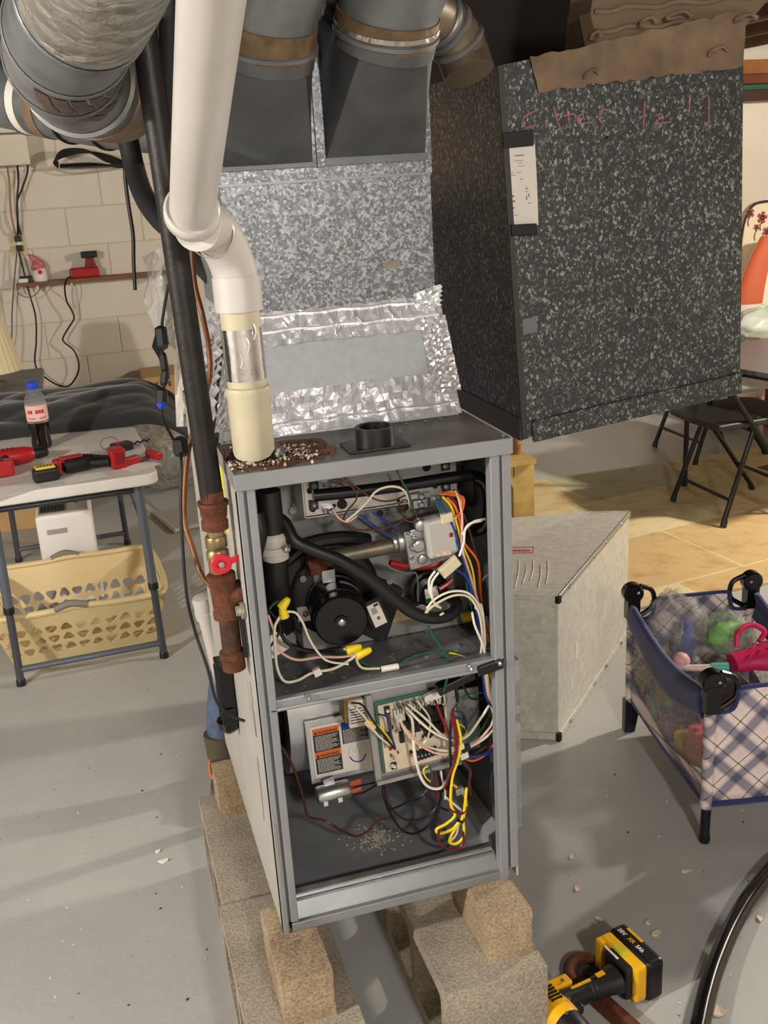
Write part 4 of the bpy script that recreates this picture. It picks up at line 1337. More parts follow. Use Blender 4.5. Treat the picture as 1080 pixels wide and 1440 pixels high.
# ------------------------------------------------------------------ white vent pipe
vent = thing('vent_pipe', (.236, 1.57, FZ1), 'white plastic vent pipe with elbow rising from the furnace top', 'pipe')
vx, vy = at(357, 640, z=FZ1 + .005).x, 1.567
MB().lathe((vx, vy, FZ1 + .004), (0, 0, 1), [(0, .0325), (.098, .0335), (.106, .0355), (.112, .034), (.114, .030)], 36).build('coupling', M_cpvc, vent, smooth=True)
MB().cyl((vx, vy, FZ1 + .10), (vx - .001, vy, FZ1 + .245), .0302, n=36).build('riser', M_cpvc, vent, smooth=True)
MB().cyl((vx, vy, FZ1 + .128), (vx - .001, vy, FZ1 + .206), .0312, n=36).build('foil_band', mat('smooth_foil', (200, 200, 204), .12, .95, bump=.2, bscale=24), vent, smooth=True)
for k in range(3):
    p = Vector((vx - .012 + k * .012, vy - .0305, FZ1 + .15 + .02 * k))
    MB().tube([p, p + Vector((.004, -.001, .012)), p + Vector((.001, -.001, .024))], .001, 5, 3).build('foil_crease', M_foil, vent, smooth=True)
e0 = Vector((vx - .001, vy, FZ1 + .232))
pA = [e0, e0 + Vector((0, 0, .045)), e0 + Vector((-.010, -.012, .085)), e0 + Vector((-.034, -.048, .122)), at(277, 318, d=1.40)]
MB().tube(pA, .0335, 32, 8).build('elbow', M_pvc, vent, smooth=True)
MB().cyl(e0, e0 + Vector((0, 0, .05)), .0362, n=36).build('elbow_hub', M_pvc, vent, smooth=True)
pB, pT = at(270, 300, d=1.385), at(297, -2, d=.90)
dB = (pB - pT).normalized()
MB().loft([MB().ring(pB + dB * .012, dB, .034, 36), MB().ring(pB + dB * .006, dB, .0375, 36), MB().ring(pB - dB * .012, dB, .0378, 36), MB().ring(pB - dB * .016, dB, .0345, 36), MB().ring(pB - dB * .014, dB, .030, 36)]).build('elbow_hub', M_pvc, vent, smooth=True)
MB().cyl(pB + dB * .005, pT - dB * .35, .0302, n=40).build('long_pipe', M_pvc, vent, smooth=True)
d1 = (pA[4] - pA[3]).normalized()
for p in (pA[3] - Vector((0, 0, .006)),):
    MB().loft([MB().ring(p, d1, .0338, 32), MB().ring(p + d1 * .003, d1, .0352, 32), MB().ring(p + d1 * .008, d1, .0352, 32), MB().ring(p + d1 * .011, d1, .0338, 32)], False, False).build('moulded_ridge', M_pvc, vent, smooth=True)

# ------------------------------------------------------------------ black iron gas line
GY = 1.575
gas = thing('gas_pipe', at(300, 720, y=GY), 'black iron gas pipe with rusty fittings and red shut-off lever beside the furnace', 'pipe')
g0, g1 = at(196, 0, y=GY), at(299, 706, y=GY)
gd = (g0 - g1).normalized()
MB().cyl(g1, g1 + gd * ((2.2 - g1.z) / gd.z), .0185, n=24).build('pipe', M_iron, gas, smooth=True)
def gp(u, v):
    return at(u, v, y=GY)
def fit(name, a, b_, prof, m_, n=20, parent=gas):
    a, b_ = gp(*a), gp(*b_)
    L_ = (b_ - a).length
    return MB().lathe(a, b_ - a, [(h * L_, r) for h, r in prof], n).build(name, m_, parent, smooth=True)
fit('rust_band', (297, 690), (299, 706), [(0, .0187), (1, .0187)], M_rust)
fit('reducer', (299, 704), (303, 745), [(0, .019), (.02, .0245), (.14, .0245), (.18, .0225), (.5, .021), (.62, .019), (.68, .0215), (.95, .0215), (1, .016)], M_rust)
fit('nipple', (303, 743), (304, 756), [(0, .014), (1, .014)], M_brass)
vb = fit('valve_body', (303, 753), (309, 806), [(0, .0165), (.02, .0175), (.30, .0175), (.34, .015), (.4, .018), (.62, .018), (.66, .015), (.7, .0165), (.95, .0165), (1, .013)], M_brass, 8)
c = gp(308, 786) + Vector((0, -.022, 0))
m = MB().lathe(c, (0, -1, 0), [(0, .0165), (.004, .0175), (.006, .015), (.006, .008), (.004, .006)], 28)
m.obox(c + Vector((.030, -.003, .006)), Vector((.022, 0, .004)), (0, .002, 0), (-.0008, 0, .0055))
m.obox(c + Vector((.049, -.003, .010)), Vector((.006, 0, .001)), (0, .0025, 0), (-.0008, 0, .0068))
h_ = m.build('valve_lever', M_red, vb, bevel=.0012)
MB().lathe(c + Vector((0, -.003, 0)), (0, -1, 0), [(0, .005), (.005, .005), (.006, .003)], 6).build('lever_nut', M_steel, h_)
tee = fit('tee', (310, 806), (321, 868), [(0, .021), (.02, .0235), (.16, .0235), (.2, .0215), (.8, .0215), (.84, .0235), (.97, .0235), (1, .019)], M_rust)
a, b_ = gp(320, 836), gp(345, 832)
MB().lathe(a, b_ - a, [(0, .0205), (.012, .0205), (.014, .022), (.025, .022), (.027, .016)], 20).build('tee_branch', M_rust, tee, smooth=True)
a, b_ = gp(322, 858), gp(341, 862)
MB().lathe(a, b_ - a, [(0, .012), (.013, .013), (.018, .006)], 12).build('union_stub', M_rust, gas, smooth=True)
fit('drip_leg', (321, 866), (327, 918), [(0, .0165), (1, .0165)], mat('scaly_iron', (70, 46, 34), .7, .3, var=.35, vscale=60, bump=.2))
fit('drip_cap', (326, 914), (330, 941), [(0, .018), (.05, .0215), (.4, .0215), (.5, .0195), (.95, .0195), (1, .012)], M_rust)

# copper line and taped cable beside it
cp = [at(268, 300, y=1.80), at(270, 350, y=1.80), at(274, 400, y=1.80), at(284, 440, y=1.78), at(294, 490, y=1.78), at(295, 530, y=1.77), at(284, 570, y=1.75), at(272, 605, y=1.73), at(264, 640, y=1.72), at(260, 690, y=1.70), at(260, 735, y=1.68), at(270, 768, y=1.66), at(280, 800, y=1.64), at(290, 818, y=1.62), at(304, 829, y=1.60)]
tag(MB().tube(cp, .0046, 10, 6).build('copper_line', M_copper, smooth=True), 'thin brown copper line curving down to the rusty tee', 'tube')
cb_ = thing('taped_cable', at(255, 630, y=1.70), 'thin black cable with lumps of electrical tape hanging beside the gas pipe', 'cable')
kp = [at(237, 400, y=1.86), at(230, 440, y=1.85), at(227, 470, y=1.84), at(229, 505, y=1.84), at(234, 530, y=1.83), at(227, 560, y=1.82), at(230, 590, y=1.80), at(242, 615, y=1.75), at(254, 640, y=1.68), at(254, 700, y=1.655), at(257, 770, y=1.64), at(263, 840, y=1.63), at(275, 890, y=1.63), at(292, 940, y=1.61), at(304, 985, y=1.60), at(322, 1005, y=1.60), at(344, 1014, y=1.60)]
MB().tube(kp, .0028, 8, 6).build('cable', M_rubber, cb_, smooth=True)
for i, (u0, v0, u1, v1, r) in enumerate(((226, 462, 229, 488, .012), (229, 500, 234, 530, .0075), (233, 522, 230, 540, .0075), (228, 548, 227, 568, .011), (253, 617, 256, 639, .014))):
    yy = (1.84, 1.84, 1.83, 1.82, 1.695)[i]
    a, b_ = at(u0, v0, y=yy), at(u1, v1, y=yy)
    MB().lathe(a - (b_ - a) * .15, b_ - a, [(0, .004), (.004, r * .9), ((b_ - a).length, r), ((b_ - a).length * 1.2, r * .8), ((b_ - a).length * 1.3, .004)], 7).build('tape_lump', M_rubber, cb_)
a = at(226, 566, y=1.815)
MB().lathe(a, (.2, -.3, -1), [(0, .008), (.008, .007), (.012, .003)], 10).build('blue_wire_nut', mat('blue_plastic', (30, 66, 190), .4), cb_)
a = at(222, 490, y=1.84)
MB().obox(a, (.004, 0, .010), (0, .001, 0), (-.006, 0, .014)).build('loose_tape_end', M_rubber, cb_)

# leaning white drain pipe behind the furnace
dr = thing('drain_pipe', (.2, 2.3, 0), 'short white plastic drain pipe with capped end leaning behind the furnace', 'pipe')
a = at(286, 848, y=2.23)
b_ = Vector((.255, 2.29, 0.012))
dd = (a - b_).normalized()
MB().cyl(b_, a, .0205, n=24).build('pipe', M_pvc, dr, smooth=True)
MB().lathe(a - dd * .04, dd, [(0, .0215), (.002, .0255), (.02, .0255), (.022, .0235), (.05, .0245), (.056, .022), (.06, .012)], 24).build('cap', M_pvc, dr, smooth=True)

# ------------------------------------------------------------------ return duct
ret = thing('return_duct', (1.13, 2.2, 1.0), 'big dark speckled return air duct box hanging beside the plenum', 'duct')
RY0, RY1 = 2.0, 2.52
q = [at(735, 617, y=RY0), at(1041, 545, y=RY0), at(1046, 15, y=RY0), at(700, 93, y=RY0)]
BL, BR, TR, TL = q
dy = Vector((0, RY1 - RY0, 0))
m = MB().hexa([BL, BR, BR + dy, BL + dy, TL, TR, TR + dy, TL + dy])
m.build('duct_body', M_galv_return, ret)
ex = (BR - BL).normalized()
ez = (TL - BL).normalized()
# cleats: bottom strip, left corner seam
for p0, p1, nm, off, hh in ((BL + ex * .022, BR, 'bottom_cleat', 0, .024),):
    c = (p0 + p1) / 2 + ez * hh * .5 + Vector((0, -.004, 0))
    MB().obox(c, (p1 - p0) / 2, (0, .004, 0), ez * hh).build(nm, M_galv_return, ret, bevel=.0015, seg=1)
MB().obox((BL + TL) / 2 + Vector((.004, -.003, 0)), ex * .006, (0, .003, 0), (TL - BL) / 2).build('corner_seam', mat('dark_seam', (70, 71, 70), .45, .5), ret)
c = (BL + (BL + dy)) / 2 + Vector((-.003, 0, .02))
MB().obox(c, (.003, 0, 0), dy / 2, (0, 0, .024)).build('side_cleat', mat('dark_side_cleat', (78, 78, 76), .5, .4), ret)
for u, v in ((853, 193), (885, 436)):
    MB().lathe(at(u, v, y=RY0 - .0005), (0, -1, 0), [(0, .0032), (.0004, .0032)], 12).build('screw_hole', dk, ret)
for u, v in ((985, 553), (858, 590), (745, 588)):
    MB().lathe(at(u, v, y=RY0 - .009), (0, -1, 0), [(0, .004), (.002, .003)], 8).build('screw', M_steel, ret)
c = at(745, 458, y=RY0 - .0006)
MB().obox(c, (.016, 0, .002), (0, .0004, 0), (-.001, 0, .016)).build('bare_patch', mat('bare_zinc', (120, 126, 132), .4, .5), ret)
# pink crayon writing: Filter 12-17
M_pink = mat('pink_crayon', (168, 104, 112), .8, var=.2, vscale=120)
def P3(p):
    return (600 + p[0] / 2.25, p[1] / 2.25)
S_ = [[(352, 346), (330, 358), (306, 374), (312, 408)], [(310, 408), (348, 394)], [(378, 382), (380, 400)], [(376, 366), (378, 368)], [(402, 336), (412, 376), (426, 414)], [(444, 344), (452, 388)], [(434, 366), (466, 360)],
      [(474, 378), (496, 372), (490, 362), (478, 374), (486, 390), (524, 386)], [(552, 388), (550, 352), (580, 346)], [(690, 322), (686, 404)], [(722, 366), (742, 360), (742, 372), (722, 390), (774, 386)], [(792, 344), (812, 338)],
      [(832, 298), (832, 354)], [(868, 316), (892, 306), (892, 404)]]
for s_ in S_:
    pts = [at(*P3(p), y=RY0 - .0004) for p in s_]
    MB().tube(pts, .0014, 6, 4, flat=.35).build('crayon_stroke', M_pink, ret)
# tan cloth tape over the top edge and upper trunk
def tapefn(pa, pb, pc, pd, seed, amp=.006, off=.004):
    r3 = random.Random(seed)
    cache = {}
    def fn(s, t):
        k = (round(s * 30), round(t * 6))
        if k not in cache:
            cache[k] = (r3.uniform(0, amp), r3.uniform(-.004, .004) if k[1] in (0, 6) else 0)
        h, e = cache[k]
        p = pa.lerp(pb, s).lerp(pd.lerp(pc, s), t)
        return p + Vector((0, -off - h, e))
    return fn
A, B_, C_, D_ = (at(u, v, y=RY0) for u, v in ((756, 129), (1043, 94), (1047, 14), (743, 82)))
MB().grid(tapefn(A, B_, C_, D_, 4, .004), 30, 6).build('tan_tape', M_tan, ret, smooth=True)
E_, G_ = at(836, 38, y=RY0), at(1049, 18, y=RY0)
A2, B2 = at(812, 74, y=RY0), at(1046, 42, y=RY0)
C2, D2 = at(1090, -40, y=RY0), at(850, 2, y=RY0)
# trunk running up and to the right, wrapped in the same tape
tz = (E_.z + A2.z) / 2
m = MB()
tk = [at(826, 66, y=RY0 + .01), at(1046, 40, y=RY0 + .01), at(1130, -60, y=RY0 + .01), at(1130, -165, y=RY0 + .01), at(860, -165, y=RY0 + .01), at(830, 20, y=RY0 + .01)]
m.prism(tk, (0, .10, 0))
m.build('upper_trunk', mat('tan_wrapped_trunk', (116, 97, 78), .8, var=.18, vscale=6, bump=.2, bscale=18), ret)
for v0, v1 in ((44, 18), (16, -6)):
    pa = [at(836 + k * 23, v0 - k * 2.2 + 3 * sin(k * 2.1), y=RY0 + .006) for k in range(11)]
    MB().tube(pa, .005, 6, 3, flat=.6).build('tape_fold', M_tan, ret, smooth=True)
for k, (u, v) in enumerate(((838, 50), (832, 104), (912, 30), (1010, 72), (1048, 26), (955, 22))):
    c = at(u, v, y=RY0 - .012)
    pts = [c + Vector((.012 * cos(a) * (1 + .3 * k % 2), -.004 * (i % 2), .008 * sin(a * 1.3))) for i, a in enumerate((0, 1.2, 2.2, 3.1, 4.4))]
    MB().tube(pts, .0035, 6, 4, flat=.5).build('torn_tape_edge', M_tan, ret, smooth=True)
# added board coloured near-black for the unlit joist bay, left of the tape
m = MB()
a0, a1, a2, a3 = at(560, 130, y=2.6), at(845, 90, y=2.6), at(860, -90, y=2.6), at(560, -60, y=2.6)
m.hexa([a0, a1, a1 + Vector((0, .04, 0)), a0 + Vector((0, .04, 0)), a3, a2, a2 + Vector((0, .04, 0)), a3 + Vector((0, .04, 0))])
m.build('joist_bay_shade', mat('unlit_bay_black', (30, 23, 18), .85, var=.2), ret)
MB().obox(at(826, 44, y=2.0), (.012, .0, .004), (0, .003, 0), (-.008, 0, .03)).build('paper_flap', mat('dark_kraft', (70, 52, 38), .85), ret)
# service slip under two magnets
slip = thing('service_slip', at(735, 262, y=RY0), 'white service slip held by two black magnets on the return duct', 'paper')
pa = [at(u, v, y=RY0 - .003) for u, v in ((708, 204), (752, 202), (757, 316), (718, 322))]
def slipfn(s, t):
    p = pa[0].lerp(pa[1], s).lerp(pa[3].lerp(pa[2], s), t)
    return p + Vector((0, -.002 * sin(pi * t), 0))
sl = MB().grid(slipfn, 6, 10).build('paper', M_paper, slip, solid=.0006)
for s0, s1, t, h in ((.32, .62, .125, .012), (.3, .6, .19, .006), (.42, .55, .22, .006), (.4, .62, .255, .006), (.12, .26, .33, .006), (.34, .5, .33, .006), (.12, .3, .36, .006), (.42, .54, .41, .008), (.48, .5, .44, .01), (.62, .66, .52, .03), (.56, .70, .57, .006), (.60, .64, .62, .05), (.68, .72, .60, .04), (.12, .2, .60, .02), (.14, .22, .66, .02), (.12, .18, .74, .02), (.14, .3, .84, .006), (.66, .76, .71, .01)):
    a, b_, c, d = slipfn(s0, t), slipfn(s1, t), slipfn(s1, t + h), slipfn(s0, t + h)
    o_ = Vector((0, -.0008, 0))
    MB().quad(a + o_, b_ + o_, c + o_, d + o_).build('printed_line', mat('grey_ink', (120, 112, 108), .8), sl)
for u0, v0, u1, v1, hh in ((706, 198, 749, 194, .0145), (718, 324, 754, 322, .011)):
    a, b_ = at(u0, v0, y=RY0 - .008), at(u1, v1, y=RY0 - .008)
    MB().obox((a + b_) / 2, (b_ - a) / 2, (0, .005, 0), ez * hh).build('magnet', mat('magnet_black', (22, 23, 28), .5), slip, bevel=.001, seg=1)

# ------------------------------------------------------------------ concrete blocks under the furnace
def cmu(name, x0, x1, y0, y1, z0, z1, label, cores='x', m_=None, group=None):
    """hollow block with two cores opening along the given axis"""
    t = thing(name, ((x0 + x1) / 2, (y0 + y1) / 2, z0), label, 'concrete block', group)
    m_ = m_ or M_conc
    w = .03
    ym = (y0 + y1) / 2
    parts = [(x0, x1, y0, y1, z1 - w, z1), (x0, x1, y0, y1, z0, z0 + w)]
    for a, b_ in ((y0, y0 + w), (ym - w / 2, ym + w / 2), (y1 - w, y1)):
        parts.append((x0, x1, a, b_, z0 + w, z1 - w))
    bmm = bmesh.new()
    m = MB()
    # outline with two rectangular holes, extruded along x
    prof = [(y0, z0), (y1, z0), (y1, z1), (y0, z1)]
    for p in parts:
        m.box(*p)
    me_ob = m.build('shell', m_, t)
    bmm.free()
    # core lining with soft corners so the opening reads as moulded
    for a, b_ in ((y0 + w, ym - w / 2), (ym + w / 2, y1 - w)):
        c = .022
        za, zb = z0 + w, z1 - w
        for yy, zz, sy, sz in ((a, za, 1, 1), (b_, za, -1, 1), (b_, zb, -1, -1), (a, zb, 1, -1)):
            MB().prism([(x0 + .001, yy, zz), (x0 + .001, yy + sy * c, zz), (x0 + .001, yy + sy * c * .3, zz + sz * c * .3), (x0 + .001, yy, zz + sz * c)], (x1 - x0 - .002, 0, 0)).build('core_fillet', m_, t)
    return t
ZB = .19
cmu('concrete_block', .108, .300, 1.737, 2.125, 0, ZB, 'rear hollow concrete block under the furnace side with the gas pipe')
cmu('concrete_block', .100, .292, 1.338, 1.729, 0, ZB, 'front hollow concrete block under the furnace side with the gas pipe')
cmu('concrete_block', .440, .632, 1.362, 1.752, 0, ZB, 'hollow concrete block under the furnace side next to the yellow drill')
cmu('concrete_block', .440, .632, 1.760, 2.150, 0, ZB, 'hollow concrete block hidden behind the one next to the yellow drill')
def brick(x0, x1, y0, y1, z0, z1, label, seed):
    r3 = random.Random(seed)
    nx, ny, nz = 4, 8, 4
    m = MB()
    bm = bmesh.new()
    bmesh.ops.create_cube(bm, size=1.0)
    bmesh.ops.subdivide_edges(bm, edges=bm.edges[:], cuts=5, use_grid_fill=True)
    for v in bm.verts:
        e = sum(1 for c in v.co if abs(abs(c) - .5) < 1e-4)
        k = .0014 if e >= 2 else .0007
        p = Vector(((x0 + x1) / 2 + v.co.x * (x1 - x0), (y0 + y1) / 2 + v.co.y * (y1 - y0), (z0 + z1) / 2 + v.co.z * (z1 - z0)))
        j = Vector((r3.uniform(-k, k), r3.uniform(-k, k), r3.uniform(-k, k)))
        if e >= 2:
            j -= Vector((v.co.x, v.co.y, v.co.z)) * .003
        if abs(v.co.z + .5) < 1e-4:
            j.z = 0
        v.co = p + j
    me = bpy.data.meshes.new('concrete_brick')
    bm.to_mesh(me)
    bm.free()
    me.materials.append(M_brick)
    o = bpy.data.objects.new('concrete_brick', me)
    COL.objects.link(o)
    tag(o, label, 'brick')
    return o
HB = FZ0 - .0005
brick(.162, .252, 1.383, 1.575, ZB, HB, 'stained concrete brick shimming the furnace front below the grey corner rail', 1)
brick(.535, .622, 1.400, 1.590, ZB, HB, 'speckled concrete brick shimming the furnace beside the yellow drill', 2)
brick(.145, .240, 2.02, 2.115, ZB, HB - .006, 'small dark-ended concrete brick by the boot behind the furnace', 3)
brick(.50, .60, 2.0, 2.14, ZB, HB, 'concrete brick hidden under the far corner of the furnace', 4)

# ------------------------------------------------------------------ folding work table at the left
TR_ = radians(2.2)
TC = Vector((.118, 3.314, 0))
def tl(x, y, z):
    """table frame: origin at the front right foot, y away"""
    return Vector((TC.x + x * cos(TR_) - y * sin(TR_), TC.y + x * sin(TR_) + y * cos(TR_), z))
TT = .668
table = thing('folding_table', tl(-.23, .6, 0), 'white topped folding table with grey tubular legs holding the red tools', 'table')
M_ttop = mat('white_table_top', (216, 212, 204), .42, var=.02)
M_leg = mat('slate_grey_leg', (96, 102, 112), .35, .3)
M_leg2 = mat('dark_grey_leg', (70, 74, 80), .35, .3)
m = MB()
poly = []
x0, x1, y0, y1, rc = -.57, .055, -.065, 1.36, .045
for cx, cy, a0 in ((x1 - rc, y0 + rc, -90), (x1 - rc, y1 - rc, 0), (x0 + rc, y1 - rc, 90), (x0 + rc, y0 + rc, 180)):
    for k in range(6):
        a = radians(a0 + 90 * k / 5)
        poly.append(tl(cx + rc * cos(a), cy + rc * sin(a), TT - .038))
m.prism(poly, (0, 0, .038))
m.build('table_top', M_ttop, table, bevel=.006)
for lx, ly in ((0, 0), (-.468, -.001), (0, 1.25), (-.468, 1.25)):
    f_ = tl(lx, ly, 0)
    t_ = tl(lx - .01 if lx == 0 else lx + .01, ly, TT - .036)
    k = f_.lerp(t_, .42)
    leg = MB().cyl(f_ + Vector((0, 0, .004)), k, .0125, n=14).build('leg', M_leg2 if ly < .5 else M_leg2, table, smooth=True)
    MB().cyl(k - (t_ - f_) * .01, t_, .0155, n=14).build('upper_leg', M_leg, leg, smooth=True)
    MB().lathe(k - (t_ - f_) * .015, t_ - f_, [(0, .0175), (.02, .0175), (.024, .016)], 14).build('collar', M_black, leg, smooth=True)
    MB().lathe(f_, t_ - f_, [(0, .016), (.02, .015), (.024, .0125)], 12).build('foot_cap', M_black, leg, smooth=True)
for ly in (0, 1.25):
    MB().cyl(tl(-.46, ly, .055), tl(-.005, ly, .055), .011, n=12).build('cross_bar', M_leg, table, smooth=True)
    MB().cyl(tl(-.45, ly + .02, TT - .07), tl(-.02, ly + .02, TT - .07), .010, n=12).build('top_bar', M_leg2, table, smooth=True)
MB().cyl(tl(-.04, .02, TT - .05), tl(.012, .36, .36), .004, n=8).build('brace', M_leg2, table, smooth=True)

def ptab(u, v, h=0.0):
    return at(u, v, z=TT + h)
# papers
def paper(u, v, w, h, ang, label, m_=None, lift=.0008):
    c = ptab(u, v, lift)
    a = radians(ang)
    r_, f_ = Vector((cos(a), sin(a), 0)), Vector((-sin(a), cos(a), 0))
    o = MB().grid(lambda s, t: c + r_ * (s - .5) * w + f_ * (t - .5) * h + Vector((0, 0, .003 * sin(pi * s) * t)), 6, 6).build('paper_sheet', m_ or mat('sheet_paper', (226, 222, 214), .7), solid=.0006)
    tag(o, label, 'paper', 'papers on the work table')
paper(88, 636, .16, .12, 12, 'white paper sheet lying behind the red impact driver')
paper(14, 690, .17, .10, 18, 'white paper sheet at the table front edge beside the tape measure')
paper(120, 672, .13, .055, 14, 'folded white paper under the red impact driver')
paper(196, 655, .11, .09, 30, 'small white paper sheet near the table corner under the clamp')

# cola bottle with blue cap
bo = ptab(60, 630)
bottle = thing('soda_bottle', bo, 'half full dark soda bottle with blue cap standing on the white table', 'bottle')
M_pet = mat('clear_pet', (235, 238, 240), .05, trans=.85, alpha=.55, ior=1.2)
s_ = 1.28
MB().lathe(bo, (0, 0, 1), [(h * s_, r * s_) for h, r in ((.001, .022), (.006, .027), (.02, .0275), (.035, .025), (.05, .0275), (.075, .0275), (.0755, .001))], 24).build('cola', mat('cola', (24, 12, 10), .08, spec=.6), bottle, smooth=True)
MB().lathe(bo, (0, 0, 1), [(h * s_, r * s_) for h, r in ((.0755, .0285), (.135, .0285), (.150, .024), (.166, .0125), (.172, .0115))], 24).build('clear_shoulder', M_pet, bottle, smooth=True)
lb = MB().lathe(bo, (0, 0, 1), [(h * s_, r * s_) for h, r in ((.082, .0286), (.0825, .0292), (.124, .0292), (.1245, .0286))], 24).build('paper_wrap', mat('pink_white_label', (232, 190, 182), .5), bottle, smooth=True)
MB().lathe(bo, (0, 0, 1), [(h * s_, r * s_) for h, r in ((.168, .0145), (.170, .0155), (.186, .0155), (.188, .013))], 20).build('cap', mat('blue_cap', (34, 76, 200), .4), bottle, smooth=True)
view = (CAM - bo)
va = math.atan2(view.y, view.x)
for k in range(7):
    a = va + (k - 3) * .27
    for zz, hh, cc in ((.108, .010, (190, 28, 60)), (.090, .004, (206, 90, 110))):
        c = bo + Vector((cos(a) * .0292 * s_, sin(a) * .0292 * s_, zz * s_))
        t_ = Vector((-sin(a), cos(a), 0))
        if (k + (zz > .1)) % 4 != 3:
            MB().obox(c, t_ * (.0036 if k % 2 else .0024) * s_, Vector((cos(a), sin(a), 0)) * .0006, (0, 0, hh * .5 * s_)).build('label_mark', mat('mark_%d' % cc[1], cc, .5), lb)

# cordless tools on the table
M_toolred = mat('tool_red', (164, 30, 32), .38)
M_toolblack = mat('tool_black', (26, 26, 28), .42)
M_toolgrey = mat('tool_grey_metal', (120, 120, 122), .3, .8)
def frame(c, ang):
    a = radians(ang)
    return Vector(c), Vector((cos(a), sin(a), 0)), Vector((-sin(a), cos(a), 0)), Vector((0, 0, 1))
c, r_, f_, z_ = frame(ptab(28, 656), 8)
drill = thing('cordless_drill', c, 'red and black cordless drill lying on its side left of the tape measure', 'drill')
m = MB().lathe(c + r_ * -.085 + z_ * .032 + f_ * .02, r_, [(0, .020), (.01, .029), (.06, .031), (.11, .029), (.13, .024), (.14, .018)], 20)
m.build('motor_body', M_toolred, drill, smooth=True)
MB().lathe(c + r_ * .05 + z_ * .032 + f_ * .02, r_, [(0, .019), (.02, .020), (.045, .016), (.05, .008)], 18).build('chuck', M_toolblack, drill, smooth=True)
MB().tube([c + r_ * -.04 + z_ * .03 + f_ * .01, c + r_ * -.055 + z_ * .028 - f_ * .05, c + r_ * -.07 + z_ * .028 - f_ * .09], .019, 14, 5).build('grip', M_toolblack, drill, smooth=True)
MB().obox(c + r_ * -.075 + z_ * .03 - f_ * .105, r_ * .05, f_ * .022, z_ * .027).build('battery', M_toolred, drill, bevel=.008)
MB().obox(c + r_ * -.075 + z_ * .0575 - f_ * .105, r_ * .022, f_ * .012, z_ * .001).build('battery_badge', M_toolblack, drill)
m = MB()
for k in range(4):
    MB().obox(c + r_ * (-.06 + k * .016) + z_ * .0615 + f_ * .018, r_ * .003, f_ * .012, z_ * .0015).build('vent_slot', M_toolblack, drill)

c, r_, f_, z_ = frame(ptab(66, 676), 10)
tm = thing('tape_measure', c, 'chunky black tape measure with yellow top on the table edge', 'tape measure')
m = MB().obox(c + z_ * .022, r_ * .040, f_ * .024, z_ * .022)
m.build('case', M_toolblack, tm, bevel=.010, seg=3)
MB().obox(c + z_ * .046, r_ * .030, f_ * .020, z_ * .004).build('yellow_top', mat('tape_yellow', (208, 186, 60), .45), tm, bevel=.003)
for k in range(5):
    MB().obox(c + z_ * .0505 + r_ * (-.022 + k * .010), r_ * .002, f_ * .008, z_ * .0004).build('top_print', M_ink, tm)
MB().obox(c + r_ * .044 + z_ * .008, r_ * .006, f_ * .008, z_ * .002).build('hook', M_toolgrey, tm)
c, r_, f_, z_ = frame(ptab(122, 662), 12)
imp = thing('impact_driver', c, 'red and black impact driver lying on the table beside the tape measure', 'drill')
MB().lathe(c + r_ * -.075 + z_ * .030, r_, [(0, .016), (.008, .026), (.05, .028), (.075, .027), (.10, .022)], 20).build('motor_body', M_toolblack, imp, smooth=True)
MB().lathe(c + r_ * .022 + z_ * .030, r_, [(0, .022), (.012, .020), (.032, .014), (.05, .011), (.06, .006)], 18).build('nose', M_toolgrey, imp, smooth=True)
MB().obox(c + r_ * -.045 + z_ * .050, r_ * .038, f_ * .014, z_ * .010).build('red_cover', M_toolred, imp, bevel=.005)
MB().tube([c + r_ * -.01 + z_ * .028, c + r_ * .03 + z_ * .026 - f_ * .015, c + r_ * .07 + z_ * .026 - f_ * .028], .017, 14, 5).build('grip', M_toolblack, imp, smooth=True)
MB().obox(c + r_ * .095 + z_ * .034 - f_ * .03, r_ * .024, f_ * .030, z_ * .033).build('battery', M_toolred, imp, bevel=.006)
MB().obox(c + r_ * .10 + z_ * .036 - f_ * .0605, r_ * .012, f_ * .001, z_ * .018).build('battery_badge', mat('dark_red', (120, 24, 30), .5), imp)
MB().obox(c + r_ * -.09 + z_ * .03, r_ * .012, f_ * .022, z_ * .026).build('rear_cap', M_toolred, imp, bevel=.008)
c, r_, f_, z_ = frame(ptab(192, 652), 30)
cl = thing('bar_clamp', c, 'red handled clamp lying at the table corner', 'clamp')
MB().obox(c + z_ * .012 + r_ * -.02, r_ * .07, f_ * .008, z_ * .005).build('bar', M_toolgrey, cl)
MB().obox(c + z_ * .018 + r_ * .062 - f_ * .014, r_ * .012, f_ * .036, z_ * .014).build('red_jaw', M_toolred, cl, bevel=.005)
MB().obox(c + z_ * .016 - r_ * .02, r_ * .03, f_ * .014, z_ * .013).build('red_jaw', M_toolred, cl, bevel=.004)
c, r_, f_, z_ = frame(ptab(172, 634), 24)
tt = thing('multimeter', c, 'small black meter with coiled leads at the far table corner', 'meter')
MB().obox(c + z_ * .016, r_ * .035, f_ * .022, z_ * .014).build('case', M_toolblack, tt, bevel=.004)
MB().obox(c + z_ * .031 - r_ * .014, r_ * .012, f_ * .014, z_ * .001).build('red_face', M_toolred, tt)
pts = [c + r_ * (.03 + .012 * k) + f_ * .01 + z_ * (.012 + .006 * (k % 2)) for k in range(8)]
MB().tube(pts, .0035, 6, 4).build('lead', M_rubber, tt, smooth=True)
pts = [c - r_ * .02 + f_ * (.05) + Vector((.03 * cos(a), .004 * sin(a), .022 + .022 * sin(a))) for a in [i * .55 for i in range(9)]]
MB().tube(pts, .0014, 6, 4).build('wire_loop', M_toolgrey, tt, smooth=True)

